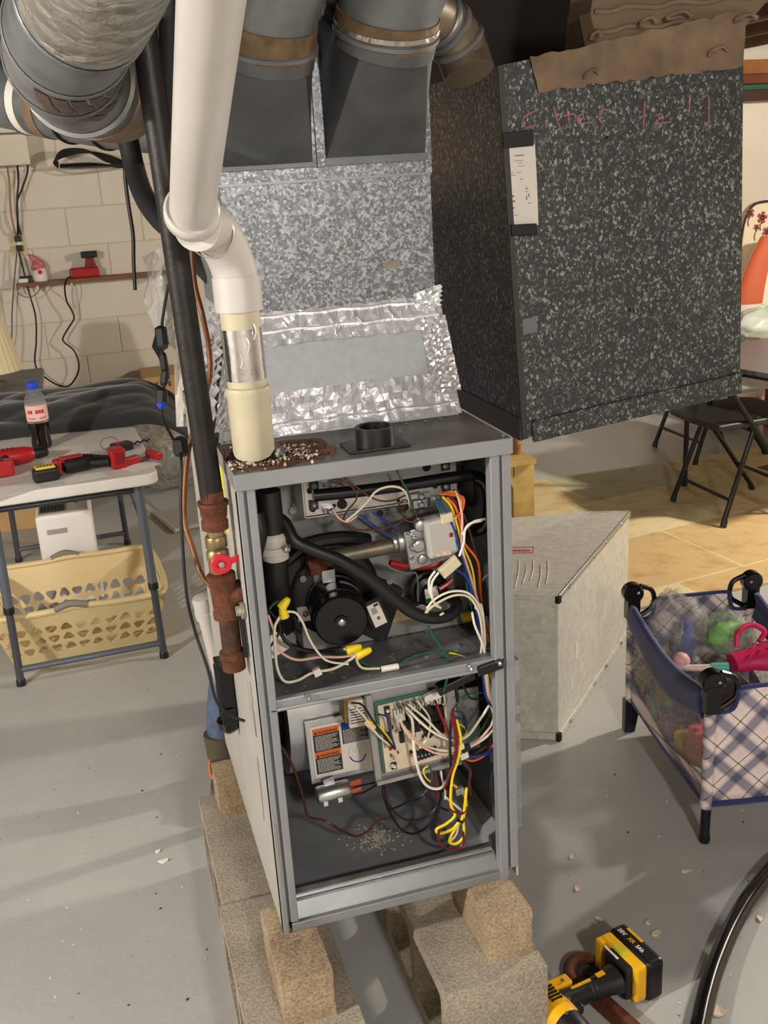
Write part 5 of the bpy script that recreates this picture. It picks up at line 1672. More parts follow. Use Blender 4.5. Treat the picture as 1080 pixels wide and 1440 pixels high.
# crumpled black jacket on the back of the table
def jacket_fn(s, t):
    # s along x (left->right), t front->back
    base = tl(-.66 + .93 * s, .655 + .58 * t + .03 * sin(5 * s), 0)
    prof = max(0.0, sin(pi * min(1, max(0, t)))) ** .55
    endf = min(1, (1 - s) / .16) ** .6 if s > .84 else 1
    h = (.062 + .018 * sin(3.6 * s - .9) + .008 * sin(9 * s)) * prof * (.55 + .45 * endf)
    fold = .020 * abs(sin(8 * t + 3.0 * s + 1.4 * sin(4.5 * s))) + .012 * abs(sin(17 * t - 4 * s + 1.6 * sin(6 * s + 2 * t))) + .008 * abs(sin(6 * s + 6 * t + 2 * sin(3 * t)))
    z = TT + .006 + max(0, h + fold * prof)
    if s > .80:      # sleeve sags over the table edge
        k = (s - .80) / .2
        z -= .10 * k * k * (1 if t < .8 else .5)
    return (base.x, base.y, z)
jk = MB().grid(jacket_fn, 110, 80).build('black_jacket', mat('black_cotton', (34, 33, 34), .85, var=.15, vscale=30, sheen=.3), smooth=True, solid=.006)
tag(jk, 'crumpled black jacket heaped on the back of the white table', 'jacket')

# laundry basket under the table
bk = thing('laundry_basket', (-.12, 3.6, 0), 'beige plastic laundry basket with rounded triangular holes under the table', 'basket')
M_beige = mat('beige_plastic', (216, 194, 146), .42)
rim = [(-.42, 3.335), (.150, 3.345), (.130, 3.85), (-.43, 3.84)]
base = [(-.37, 3.425), (.10, 3.435), (.09, 3.77), (-.38, 3.76)]
RZ, BZ = .222, .008
def wallp(i, s, t):
    a = Vector((*base[i], BZ)).lerp(Vector((*base[(i + 1) % 4], BZ)), s)
    b_ = Vector((*rim[i], RZ)).lerp(Vector((*rim[(i + 1) % 4], RZ)), s)
    return a.lerp(b_, t)
def wall(i, ncol, rows):
    """wall of cells, each cell a frame round a rounded triangular hole; rows = list of (t0,t1,has_hole)"""
    m = MB()
    for t0, t1, hole in rows:
        for c_ in range(ncol):
            s0, s1 = c_ / ncol, (c_ + 1) / ncol
            if not hole or c_ in (0, ncol - 1) and False:
                m.quad(wallp(i, s0, t0), wallp(i, s1, t0), wallp(i, s1, t1), wallp(i, s0, t1))
                continue
            n = 24
            outer, inner = [], []
            flip = 1 if (c_ + int(t0 * 10)) % 2 == 0 else -1
            for k in range(n):
                a = 2 * pi * k / n
                dx, dy = cos(a), sin(a)
                q = max(abs(dx), abs(dy))
                outer.append(wallp(i, (s0 + s1) / 2 + dx / q * (s1 - s0) / 2, (t0 + t1) / 2 + dy / q * (t1 - t0) / 2))
                rr_ = .30 * (1 + .16 * cos(3 * (a + flip * pi / 2)))
                inner.append(wallp(i, (s0 + s1) / 2 + dx * rr_ * 1.25 * (s1 - s0), (t0 + t1) / 2 + dy * rr_ * 1.25 * (t1 - t0)))
            m.loft([outer, inner], False, False)
    return m
for i, nc in ((0, 11), (2, 11)):
    rows = [(0, .16, False), (.16, .36, True), (.36, .56, True), (.56, 1, False)] if i == 2 else [(0, .16, False), (.16, .36, True), (.36, .56, True), (.56, .76, True), (.76, 1, False)]
    wall(i, nc, rows).build('long_side', M_beige, bk, solid=.004)
for i, nc in ((1, 9), (3, 9)):
    wall(i, nc, [(0, .3, False), (.3, .55, True), (.55, .8, True), (.8, 1, False)]).build('short_side', M_beige, bk, solid=.004)
MB().add([(*p, BZ) for p in base], [(0, 1, 2, 3)]).build('bottom', M_beige, bk, solid=.004)
rp = []
for i in range(4):
    for s in (.06, .3, .5, .7, .94):
        p = wallp(i, s, 1)
        if i == 1 and s in (.3, .5, .7):
            p += Vector((.014, 0, .0))
        if i in (0, 2) and s == .5:
            p += Vector((0, 0, .006))
        rp.append(p)
rp.append(rp[0])
MB().tube(rp, .011, 8, 4).build('rim', M_beige, bk, smooth=True)
for i, s in ((0, .46), (2, .54)):
    p0, p1, p2 = wallp(i, s - .09, 1.03), wallp(i, s, 1.10), wallp(i, s + .09, 1.03)
    MB().tube([p0, p1, p2], .0125, 10, 6).build('grip', mat('taupe_grip', (126, 120, 108), .55), bk, smooth=True)

# air purifier behind the basket
px0, px1, py0, py1, pz = -.262, -.055, 3.93, 4.20, .372
pur = thing('air_purifier', ((px0 + px1) / 2, (py0 + py1) / 2, 0), 'white air purifier with grey slatted top standing behind the basket', 'appliance')
MB().box(px0, px1, py0, py1, .004, pz).build('body', mat('glossy_white', (232, 230, 228), .3), pur, bevel=.012, seg=3)
MB().box(px0 + .012, px1 - .012, py0 + .014, py1 - .012, pz, pz + .006).build('top_plate', mat('warm_grey_plastic', (150, 144, 138), .45), pur, bevel=.003)
for k in range(15):
    x = px0 + .018 + k * .0066
    MB().box(x, x + .003, py0 + .02, py1 - .02, pz + .006, pz + .010).build('grille_slat', mat('dark_slat', (92, 88, 84), .5), pur)
for i in range(7):
    for j in range(4):
        x = px0 + .022 + i * .0125
        y = py0 + .028 + j * .018
        MB().box(x, x + .009, y, y + .012, pz + .010, pz + .011).build('grille_hole', dk, pur)
MB().box(px0 + .145, px0 + .160, py0 + .11, py0 + .122, pz + .006, pz + .007).build('button', M_ink, pur)
MB().box(px0 + .035, px0 + .11, py0 - .001, py0 + .001, pz - .075, pz - .055).build('name_plate', mat('silver_plate', (176, 174, 170), .4, .4), pur)

# loose white pipe on the floor and clear bag against the wall
lp = thing('plastic_pipe', at(245, 745, z=.012), 'bent white plastic pipe lying on the floor behind the table leg', 'pipe')
a, b_, c = at(196, 703, z=.012), at(246, 746, z=.012), at(282, 738, z=.012)
MB().cyl(a, b_, .011, n=14).build('long_piece', M_pvc, lp, smooth=True)
MB().cyl(b_, c, .011, n=14).build('short_piece', M_pvc, lp, smooth=True)
MB().ball(b_, .014, n=14, m=8).build('elbow', M_pvc, lp, smooth=True)
def blob(name, c, rx, ry, rz, m_, label, cat, seed, amp=.12, nn=40, mm=24, flat=True):
    r3 = random.Random(seed)
    ph = [r3.uniform(0, 6) for _ in range(8)]
    rings = []
    c = Vector(c)
    for k in range(mm + 1):
        a = -pi / 2 + pi * k / mm
        row = []
        for i in range(nn):
            b_ = 2 * pi * i / nn
            d = 1 + amp * (sin(3 * b_ + ph[0] + 2 * a) + .6 * sin(7 * b_ + ph[1] - 5 * a) + .5 * sin(11 * a + ph[2] + 4 * b_) + .3 * sin(19 * b_ + ph[3] + 9 * a)) * .5
            p = Vector((rx * cos(a) * cos(b_) * d, ry * cos(a) * sin(b_) * d, rz * sin(a) * d))
            if flat:
                p.z = max(p.z, -rz * .92)
            row.append(c + p)
        rings.append(row)
    o = MB().loft(rings).build(name, m_, smooth=True)
    if label:
        tag(o, label, cat)
    return o
def film_mat(name, col, alpha, bscale=18):
    m, nt, b = nodes_of(name, .12, 0)
    b.inputs['Base Color'].default_value = rgb(*col)
    tc = nd(nt, 'ShaderNodeTexCoord')
    n = nd(nt, 'ShaderNodeTexNoise', Scale=bscale, Detail=5.0, Distortion=1.5)
    nt.links.new(tc.outputs['Object'], n.inputs['Vector'])
    bp = nd(nt, 'ShaderNodeBump', Strength=.8, Distance=.02)
    nt.links.new(n.outputs['Fac'], bp.inputs['Height'])
    nt.links.new(bp.outputs['Normal'], b.inputs['Normal'])
    al = nt.nodes.new('ShaderNodeMapRange')
    al.inputs['From Min'].default_value = .3
    al.inputs['From Max'].default_value = .7
    al.inputs['To Min'].default_value = alpha * .5
    al.inputs['To Max'].default_value = min(1, alpha * 1.5)
    nt.links.new(n.outputs['Fac'], al.inputs['Value'])
    nt.links.new(al.outputs['Result'], b.inputs['Alpha'])
    return m
M_film = film_mat('clear_plastic_film', (200, 200, 196), .42)
blob('plastic_bag', (.33, 5.45, .19), .30, .26, .20, M_film, 'big clear plastic bag slumped on the floor behind the table', 'bag', 3)
blob('grey_cushion', (.30, 5.55, .10), .22, .16, .09, mat('grey_stuffing', (140, 138, 134), .8, var=.2, vscale=9), 'grey soft bundle inside the clear plastic bag', 'bundle', 5)
cbx = thing('cardboard_box', (.49, 6.0, 0), 'tan cardboard box standing against the block wall behind the jacket', 'box')
M_card = mat('cardboard', (188, 152, 104), .75, var=.08, vscale=8)
MB().box(.30, .66, 5.80, 6.15, 0, .52).build('carton', M_card, cbx, bevel=.003)
for k in range(4):
    MB().box(.36 + k * .07, .375 + k * .07, 5.797, 5.801, .46, .49).build('printed_mark', mat('brown_print', (120, 84, 50), .8), cbx)
cbx = thing('cardboard_box', (-.55, 5.2, 0), 'tan cardboard box with white label seen under the table at the picture edge', 'box')
MB().box(-.75, -.22, 5.0, 5.4, 0, .22).build('carton', M_card, cbx, bevel=.003)
MB().box(-.40, -.30, 4.998, 5.001, .14, .19).build('white_label', M_paper, cbx)
# grey tote with lamp behind the jacket
tote = thing('storage_tote', (-.55, 5.0, 0), 'grey storage tote with lid standing behind the jacket', 'tote')
lz = at(25, 545, y=4.85).z
M_tote = mat('grey_tote', (118, 118, 114), .45)
MB().hexa([(-.85, 4.72, .23), (-.26, 4.72, .23), (-.26, 5.2, .23), (-.85, 5.2, .23), (-.9, 4.68, lz - .02), (-.22, 4.68, lz - .02), (-.22, 5.25, lz - .02), (-.9, 5.25, lz - .02)]).build('tub', M_tote, tote, bevel=.01)
MB().box(-.92, -.19, 4.66, 5.27, lz - .02, lz + .012).build('lid', M_tote, tote, bevel=.012, seg=3)
lampo = thing('table_lamp', (-.42, 4.95, lz + .012), 'cream pleated lamp shade at the picture edge on the grey tote', 'lamp')
n = 64
r0 = [Vector((-.42, 4.95, lz + .07)) + Vector((cos(2 * pi * i / n), sin(2 * pi * i / n), 0)) * (.150 + .003 * (i % 2)) for i in range(n)]
r1 = [Vector((-.42, 4.95, lz + .34)) + Vector((cos(2 * pi * i / n), sin(2 * pi * i / n), 0)) * (.088 + .002 * (i % 2)) for i in range(n)]
MB().loft([r0, r1], False, False).build('lamp_shade', mat('cream_pleats', (222, 208, 172), .8), lampo, solid=.002)
MB().lathe((-.42, 4.95, lz + .012), (0, 0, 1), [(0, .07), (.01, .07), (.02, .02), (.12, .015), (.16, .012)], 20).build('lamp_base', M_brass, lampo, smooth=True)

# wall shelf and what stands on it
WF = WY - .005
sa, sb = at(24, 400, y=WF - .05), at(208, 386, y=WF - .05)
shelf = thing('wall_shelf', ((sa.x + sb.x) / 2, WF, sa.z), 'narrow brown wooden shelf fixed on the block wall', 'shelf')
SZ = sa.z + .008
MB().box(sa.x, sb.x + .12, WF - .10, WF, SZ - .018, SZ).build('shelf_board', mat('brown_shelf_wood', (124, 82, 58), .6, var=.15, vscale=12), shelf, bevel=.002)
for x in (sa.x + .1, sb.x):
    MB().box(x, x + .012, WF - .08, WF, SZ - .05, SZ - .018).build('bracket', M_paintwall, shelf)
g = at(57, 392, y=WF - .05)
gn = thing('gnome_figure', (g.x, WF - .05, SZ), 'small gnome figure with red patterned hat and white beard on the shelf', 'figurine')
MB().lathe((g.x, WF - .05, SZ), (0, 0, 1), [(0, .035), (.02, .040), (.05, .036), (.075, .028)], 18).build('beard', mat('white_fleece', (230, 224, 214), .9, bump=.4, bscale=80), gn, smooth=True)
MB().tube([(g.x, WF - .05, SZ + .065), (g.x - .008, WF - .05, SZ + .10), (g.x - .028, WF - .05, SZ + .13), (g.x - .045, WF - .05, SZ + .15)], [.038, .034, .026, .018, .012, .008, .004], 16, 5).build('hat', mat('red_knit_hat', (176, 34, 44), .9, col2=(214, 150, 146), vscale=90), gn, smooth=True)
MB().lathe((g.x + .004, WF - .088, SZ + .05), (0, -1, 0), [(0, .012), (.006, .011), (.010, .004)], 12).build('red_heart', mat('heart_red', (196, 36, 36), .6), gn, smooth=True)
g = at(120, 383, y=WF - .05)
bt = thing('battery_charger', (g.x, WF - .05, SZ), 'red cordless battery with black terminal standing on the wall shelf', 'battery')
m = MB().box(g.x - .085, g.x + .075, WF - .095, WF - .015, SZ, SZ + .055)
m.build('red_pack', M_toolred, bt, bevel=.012, seg=3)
MB().hexa([(g.x + .00, WF - .075, SZ + .05), (g.x + .065, WF - .075, SZ + .05), (g.x + .065, WF - .03, SZ + .05), (g.x, WF - .03, SZ + .05),
           (g.x + .012, WF - .07, SZ + .11), (g.x + .055, WF - .07, SZ + .11), (g.x + .055, WF - .035, SZ + .11), (g.x + .012, WF - .035, SZ + .11)]).build('neck', mat('dark_red', (120, 24, 30), .5), bt, bevel=.004)
MB().box(g.x - .012, g.x + .078, WF - .085, WF - .025, SZ + .105, SZ + .140).build('terminal_head', M_toolblack, bt, bevel=.006)
g = at(34, 394, y=WF - .05)
ph = thing('charger_plug', (g.x, WF - .05, SZ), 'small black and white charger plug at the shelf end beside the gnome', 'charger')
MB().box(g.x - .03, g.x + .02, WF - .08, WF - .02, SZ, SZ + .022).build('body', M_white, ph, bevel=.004)
MB().box(g.x - .02, g.x + .045, WF - .07, WF - .04, SZ + .022, SZ + .034).build('clip', M_black, ph, bevel=.003)
# outlet with cords
oc = at(26, 343, y=WF)
ot = thing('wall_outlet', oc, 'ivory wall outlet with two plugs below the white cabinet', 'outlet')
MB().obox(oc + Vector((0, -.004, 0)), (.040, 0, 0), (0, .004, 0), (0, 0, .063)).build('cover_plate', mat('ivory_plate', (206, 190, 146), .5), ot, bevel=.003)
for dz in (.028, -.022):
    MB().obox(oc + Vector((.002, -.018, dz)), (.018, 0, 0), (0, .014, 0), (0, 0, .016)).build('plug', M_black, ot, bevel=.004)
MB().obox(oc + Vector((.006, -.010, .004)), (.012, 0, 0), (0, .003, 0), (0, 0, .010)).build('socket_face', M_white, ot)
def cord(pts, y, r, m_, label, name='cord'):
    o = MB().tube(pxs(pts, y), r, 8, 6).build(name, m_, smooth=True)
    tag(o, label, 'cord')
    return o
cord([(26, 352), (33, 380), (42, 415), (50, 445), (51, 480), (49, 508), (56, 524), (78, 540), (96, 543), (108, 528), (111, 512), (104, 493), (90, 481), (89, 474), (97, 460), (104, 448), (101, 437), (94, 424), (91, 405), (94, 392), (100, 389)], [6.15] + [6.13] * 16 + [6.12, 6.10, 6.07, 6.08], .0048, M_rubber, 'long looping black cord hanging from the outlet to the shelf')
cord([(24, 352), (20, 395), (17, 440), (16, 475), (8, 500), (-6, 520)], 6.14, .004, mat('grey_cord', (104, 98, 92), .5), 'thin grey cord falling straight from the outlet behind the lamp')
cord([(23, 400), (26, 412), (38, 418), (50, 414), (60, 402), (72, 394)], [6.12, 6.1, 6.09, 6.09, 6.09, 6.09], .003, mat('grey_cord'), 'short grey lead sagging below the shelf end')
cord([(100, 398), (106, 412), (108, 430), (110, 446)], [6.085, 6.12, 6.17, 6.18], .0035, M_paintwall, 'white lead hanging from the shelf below the red battery')
# white cabinet at the top left with cables
ca_ = at(43, 231, y=6.0)
cz1, cz0 = at(30, 186, y=6.0).z, ca_.z
ec = thing('wall_cabinet', (-.6, 6.1, cz0), 'white wooden cabinet on the block wall at the upper picture edge', 'cabinet')
M_cab = mat('white_cabinet_paint', (206, 198, 180), .6, var=.05, vscale=5)
MB().box(-1.1, ca_.x, 6.0, WF, cz0, cz1 - .008).build('door', M_cab, ec, bevel=.004)
MB().box(-1.12, ca_.x - .04, 5.97, WF, cz1, 2.05).build('upper_box', M_cab, ec, bevel=.004)
MB().box(-1.1, ca_.x - .01, 6.01, WF, cz1 - .008, cz1).build('shadow_gap', M_leg2, ec)
for u, c_, lb_ in ((12, mat('tan_cable', (150, 116, 84), .5), 'tan cable running from the white cabinet down to the outlet'), (24, M_rubber, 'straight black cable running from the white cabinet to the outlet'), (39, mat('charcoal_cable', (36, 36, 38), .5), 'bowed black cable running from the white cabinet to the outlet')):
    if u == 39:
        p_ = [(39, 228), (38, 245), (30, 268), (24, 285), (25, 310), (29, 330)]
    elif u == 24:
        p_ = [(24, 228), (26, 255), (24, 280), (25, 305), (25, 330)]
    else:
        p_ = [(9, 228), (13, 255), (15, 295), (20, 322), (23, 332)]
    cord(p_, [6.1] + [6.14] * (len(p_) - 2) + [6.17], .0055, c_, lb_, 'power_cable')
# coil of dark cable on a wire hook
hk = thing('cable_coil', at(130, 230, y=6.1), 'bundle of black cable hung on a wall hook under the ducts', 'cable')
for k in range(4):
    MB().tube(pxs([(82, 236 - k * 2), (76 + k, 228 - k * 2), (90, 220 - k * 3), (120, 214 - k), (150, 218 + k * 3), (178, 230 + k), (170, 235 - k), (130, 230 + k), (84, 232 + k)], [6.1 - .01 * k] * 9), .006, 7, 5).build('loop', M_rubber, hk, smooth=True)
MB().tube(pxs([(80, 240), (100, 244), (140, 240), (180, 234), (184, 233)], [6.14, 6.14, 6.14, 6.14, 6.199]), .005, 7, 4).build('wire_hook', mat('light_grey_wire', (176, 170, 160), .5), hk, smooth=True)
cord([(172, 170), (175, 215), (176, 250), (181, 290), (187, 330), (188, 370), (190, 408)], 2.87, .0052, M_rubber, 'loose black cable end hanging straight down in front of the block wall', 'hanging_cable')
MB_ = MB().tube([at(170, 150, y=2.6), at(182, 205, y=2.6), at(190, 240, y=2.58), at(202, 275, y=2.52), at(222, 305, y=2.45), at(248, 330, y=2.36), Vector((.262, 2.18, 1.38)), Vector((.275, 2.10, 1.36))], .024, 16, 6)
tag(MB_.build('insulated_line', mat('foam_insulation', (26, 26, 28), .7), smooth=True), 'thick black insulated line curving down behind the gas pipe', 'pipe')
MB_ = MB().tube([at(238, -60, y=1.70), at(238, 60, y=1.70), at(242, 150, y=1.72), at(256, 230, y=1.74), at(275, 300, y=1.76)], .015, 14, 6)
tag(MB_.build('insulated_line', mat('foam_insulation'), smooth=True), 'dark insulated line running beside the white vent pipe up to the joists', 'pipe')
# torn plastic sheet hanging behind the gas pipe
def film_fn(s, t):
    u = 200 + 52 * s + 14 * t + 5 * sin(9 * t + 4 * s)
    v = 362 + 118 * t - 14 * sin(3 * s) + 34 * s * t
    return at(u, v, y=2.35 + .05 * sin(7 * s + 3 * t) + .02 * sin(15 * t))
tag(MB().grid(film_fn, 18, 24).build('plastic_sheet', film_mat('grey_film', (176, 176, 174), .62, 10), smooth=True), 'torn translucent plastic sheet hanging behind the gas pipe', 'plastic sheet')
def film2(s, t):
    u = 238 + 26 * s + 10 * t
    v = 330 + 270 * t
    return at(u, v, y=2.5 + .04 * sin(6 * s + 9 * t))
tag(MB().grid(film2, 10, 30).build('plastic_sheet', film_mat('white_film', (226, 222, 214), .75, 8), smooth=True), 'long white plastic sheet strip hanging between gas pipe and plenum', 'plastic sheet')

# ------------------------------------------------------------------ sheet metal boot on the floor
boot_ = thing('sheet_metal_fitting', (1.2, 2.7, 0), 'pale galvanised sheet metal elbow fitting standing on the floor behind the furnace', 'duct fitting')
HZ = .437
poly = [(.86, 2.46), (1.118, 2.325), (1.628, 2.852), (1.46, 2.925), (1.28, 2.965), (1.05, 3.02)]
M_fit = spangle('pale_galvanised', [(0.0, (186, 185, 177)), (1.0, (206, 204, 194))], 60, .36, .2)
m = MB().prism([(x, y, 0.0) for x, y in poly], (0, 0, HZ - .004))
m.build('shell', M_fit, boot_)
c0 = Vector((1.25, 2.68, 0))
m = MB().prism([((x - c0.x) * .997 + c0.x, (y - c0.y) * .997 + c0.y, HZ - .004) for x, y in poly], (0, 0, .004))
topf = m.build('top_face', M_fit, boot_)
for i in range(3):
    a, b_ = Vector((*poly[i], HZ)), Vector((*poly[(i + 1) % 6], HZ))
    d = (b_ - a).normalized()
    nrm = Vector((d.y, -d.x, 0))
    MB().obox((a + b_) / 2 + nrm * .002 + Vector((0, 0, -.006)), (b_ - a) / 2, nrm * .003, (0, 0, .009)).build('seam_flange', M_steel if i == 1 else M_fit, boot_, bevel=.001, seg=1)
    a.z = b_.z = .012
    MB().obox((a + b_) / 2 + nrm * .003, (b_ - a) / 2, nrm * .003, (0, 0, .011)).build('seam_flange', M_fit, boot_, bevel=.001, seg=1)
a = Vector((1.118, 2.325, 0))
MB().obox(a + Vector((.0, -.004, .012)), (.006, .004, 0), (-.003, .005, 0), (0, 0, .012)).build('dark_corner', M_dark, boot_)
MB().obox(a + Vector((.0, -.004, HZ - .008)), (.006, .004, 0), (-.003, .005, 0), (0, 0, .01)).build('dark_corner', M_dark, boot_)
m = MB().obox((.965, 2.400, HZ - .022), (.10, -.0515, 0), (.002, .004, 0), (0, 0, .012))
m.build('hanger_rail', M_fit, boot_)
for t in (.12, .45, .62, .86):
    p = Vector((1.118, 2.325, HZ - .006)).lerp(Vector((1.628, 2.852, HZ - .006)), t)
    MB().lathe(p + Vector((.004, -.004, 0)), (.7, -.7, 0), [(0, .006), (.003, .005)], 8).build('rivet', M_steel, boot_)
    p.z = .014
    MB().lathe(p + Vector((.006, -.006, 0)), (.7, -.7, 0), [(0, .006), (.003, .005)], 8).build('rivet', M_steel, boot_)
for k in range(5):
    u = 730 + k * 10
    p0, p1 = at(u, 788 + 6 * (k % 2), z=HZ + .0008), at(u - 6 + k, 826 - 5 * (k % 3), z=HZ + .0008)
    MB().tube([p0, (p0 + p1) / 2 + Vector((.004, 0, 0)), p1], .0022, 5, 4, flat=.3).build('white_drip', M_paper, topf)
M_redp = mat('faded_red_print', (190, 90, 92), .7)
q = [at(u, v, z=HZ + .001) for u, v in ((716, 770), (751, 769), (750, 777), (715, 778), (716, 770))]
MB().tube(q, .0012, 5, 1, flat=.3).build('red_stamp_border', M_redp, topf)
for k in range(5):
    c = at(719 + k * 6, 774, z=HZ + .001)
    MB().obox(c, (.006, .001, 0), (-.001, .008, 0), (0, 0, .0003)).build('red_stamp_mark', M_redp, topf)
for u, v, rx in ((800, 975, .02), (805, 920, .03)):
    e = Vector((1.628 - 1.118, 2.852 - 2.325, 0)).normalized()
    p = Vector((1.118, 2.325, 0)) + e * (.12 if v > 950 else .17)
    p += Vector((e.y, -e.x, 0)) * .0006
    p.z = .12 if v > 950 else .2
    MB().obox(p, e * rx * .5, Vector((e.y, -e.x, 0)) * .0004, (0, 0, rx)).build('scuff', mat('pale_scuff', (206, 204, 192), .6), boot_)

# ------------------------------------------------------------------ old yellow cabinet frame with spindle behind
yb = at(752, 735, y=3.42)
yc0, yc1 = at(690, 655, y=3.42), at(751, 655, y=3.42)
YZ = yc1.z
old = thing('yellow_stand', (yc1.x - .1, 3.5, 0), 'worn yellow wooden stand with dark arched opening behind the furnace', 'stand')
M_oldy = mat('worn_yellow_paint', (178, 146, 78), .6, var=.25, vscale=14, col2=(206, 178, 112))
xr = yc1.x
m = MB()
m.box(xr - .085, xr, 3.42, 3.50, 0, YZ)
m.box(xr - .40, xr - .33, 3.42, 3.50, 0, YZ)
m.box(xr - .40, xr, 3.40, 3.62, YZ, YZ + .02)
m.box(xr - .34, xr - .08, 3.42, 3.45, YZ - .05, YZ)
for s in (-1, 1):
    cx = xr - .085 if s < 0 else xr - .33
    q = [(cx, 3.42, YZ - .05)] + [(cx + s * .05 * (1 - cos(radians(a))), 3.42, YZ - .10 + .05 * sin(radians(a))) for a in range(0, 91, 15)]
    m.prism(q, (0, .03, 0))
m.build('frame', M_oldy, old, bevel=.006)
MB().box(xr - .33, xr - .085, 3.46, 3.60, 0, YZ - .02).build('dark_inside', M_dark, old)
sp = thing('turned_spindle', (xr - .03, 3.5, YZ + .02), 'brown turned wooden spindle standing on the yellow stand', 'spindle')
MB().lathe((xr - .035, 3.5, YZ + .02), (0, 0, 1), [(0, .018), (.03, .017), (.04, .022), (.05, .018), (.12, .016), (.16, .012)], 14).build('shaft', mat('spindle_wood', (150, 108, 66), .5, var=.2, vscale=20), sp, smooth=True)
ct = thing('cream_jar', (xr - .12, 3.5, YZ + .02), 'small cream jar with dark lid on the yellow stand', 'jar')
MB().lathe((xr - .11, 3.5, YZ + .02), (0, 0, 1), [(0, .028), (.03, .03), (.045, .02)], 14).build('jar_body', M_cpvc, ct, smooth=True)
MB().lathe((xr - .13, 3.47, YZ + .02), (0, 0, 1), [(0, .016), (.05, .012), (.08, .004)], 12).build('dark_lid', M_black, ct, smooth=True)

# ------------------------------------------------------------------ doll playpen with toys
P_FL, P_BL = Vector((1.235, 1.788, 0)), Vector((1.325, 2.296, 0))
ey = (P_BL - P_FL).normalized()
ex_ = Vector((ey.y, -ey.x, 0))
PW, PL_ = .335, (P_BL - P_FL).length
def pp(x, y, z):
    return P_FL + ex_ * x + ey * y + Vector((0, 0, z))
pen = thing('toy_playpen', pp(PW / 2, PL_ / 2, 0), 'small plaid and navy toy playpen filled with toys', 'playpen')
def plaid_mat():
    m, nt, b = nodes_of('grey_pink_plaid', .85)
    tc = nd(nt, 'ShaderNodeTexCoord')
    mp = nd(nt, 'ShaderNodeMapping')
    mp.inputs['Rotation'].default_value = (0, radians(45), 0)
    nt.links.new(tc.outputs['Object'], mp.inputs['Vector'])
    sp_ = nt.nodes.new('ShaderNodeSeparateXYZ')
    nt.links.new(mp.outputs['Vector'], sp_.inputs[0])
    def bands(o):
        f = mathn(nt, 'FRACT', mathn(nt, 'MULTIPLY', o, 13.0))
        return ramp(nt, f, [(0, (236, 224, 224)), (.30, (198, 190, 194)), (.36, (126, 126, 146)), (.62, (198, 190, 194)), (.68, (244, 230, 228)), (.84, (104, 122, 104)), (.88, (244, 230, 228))], 'CONSTANT')
    a, c = bands(sp_.outputs[0]), bands(sp_.outputs[2])
    mx = nt.nodes.new('ShaderNodeMix')
    mx.data_type = 'RGBA'
    mx.blend_type = 'MULTIPLY'
    mx.inputs['Factor'].default_value = 1.0
    nt.links.new(a, mx.inputs['A'])
    nt.links.new(c, mx.inputs['B'])
    gm = nt.nodes.new('ShaderNodeGamma')
    gm.inputs[1].default_value = .72
    nt.links.new(mx.outputs['Result'], gm.inputs[0])
    nt.links.new(gm.outputs[0], b.inputs['Base Color'])
    return m
M_plaid = plaid_mat()
M_navy = mat('navy_cloth', (36, 44, 104), .8, var=.12, vscale=12, sheen=.3)
M_mesh = film_mat('white_mesh_net', (226, 220, 216), .42, 60)
FH = .085          # leg height below the fabric
RT = .40           # rim height
corners = [(0, 0), (PW, 0), (PW, PL_), (0, PL_)]
for i, (x, y) in enumerate(corners):
    f_ = pp(x, y, 0)
    splay = Vector((0, 0, 0))
    leg = MB().tube([f_ + Vector((0, 0, .008)), pp(x, y, FH * .6), pp(x + (.004 if x == 0 else -.004), y + (.004 if y == 0 else -.004), FH + .02)], .0115, 12, 3).build('leg', mat('black_navy_plastic', (22, 24, 34), .35), pen, smooth=True)
    MB().lathe(f_, (0, 0, 1), [(0, .012), (.006, .0135), (.02, .0125)], 12).build('foot', M_black, leg, smooth=True)
    MB().tube([pp(x, y, FH + .01), pp(x, y, .25), pp(x, y, RT)], .014, 12, 2).build('post_sleeve', M_plaid, pen, smooth=True)
    sx_, sy_ = (1 if x == 0 else -1), (1 if y == 0 else -1)
    hub = MB()
    c = pp(x, y, RT + .022)
    hub.lathe(c - ey * .016, ey, [(0, .024), (.004, .028), (.028, .028), (.032, .024)], 20)
    hub.obox(pp(x, y, RT - .02), ex_ * .017, ey * .017, (0, 0, .034))
    hub.tube([pp(x + sx_ * .02, y, RT + .04), pp(x + sx_ * .055, y, RT + .022), pp(x + sx_ * .058, y, RT - .02), pp(x + sx_ * .02, y, RT - .05)], .007, 8, 4)
    hb_ = hub.build('corner_hub', mat('gloss_black_hub', (14, 14, 18), .2), pen, smooth=True)
    for yy in (-.018, .018):
        MB().ball(pp(x + sx_ * .010, y + yy, RT + .026), .0048, n=10, m=6).build('rivet', M_steel, hb_, smooth=True)
if True:
    # back left foot has a flared black bracket
    m = MB().prism([pp(-.018, PL_ - .012, .0), pp(.012, PL_ - .012, .0), pp(.026, PL_ - .012, .075), pp(.018, PL_ - .012, .10), pp(-.018, PL_ - .012, .10)], ey * .03)
    m.build('foot_bracket', mat('black_navy_plastic'), pen, bevel=.004)
def panel_end(y, name):
    def fn(s, t):
        dip = .05 * sin(pi * s) ** 1.2 if False else 0
        z = FH + .02 + (RT - .02 - FH) * t
        cut = 0
        if t > .7 and (s < .14 or s > .86):
            z -= (t - .7) / .3 * .055
        return pp(.012 + (PW - .024) * s, y + (.004 * sin(3 * pi * t)), z)
    return MB().grid(fn, 24, 16).build(name, M_plaid, pen, solid=.004, smooth=True)
panel_end(0, 'end_panel')
panel_end(PL_, 'end_panel')
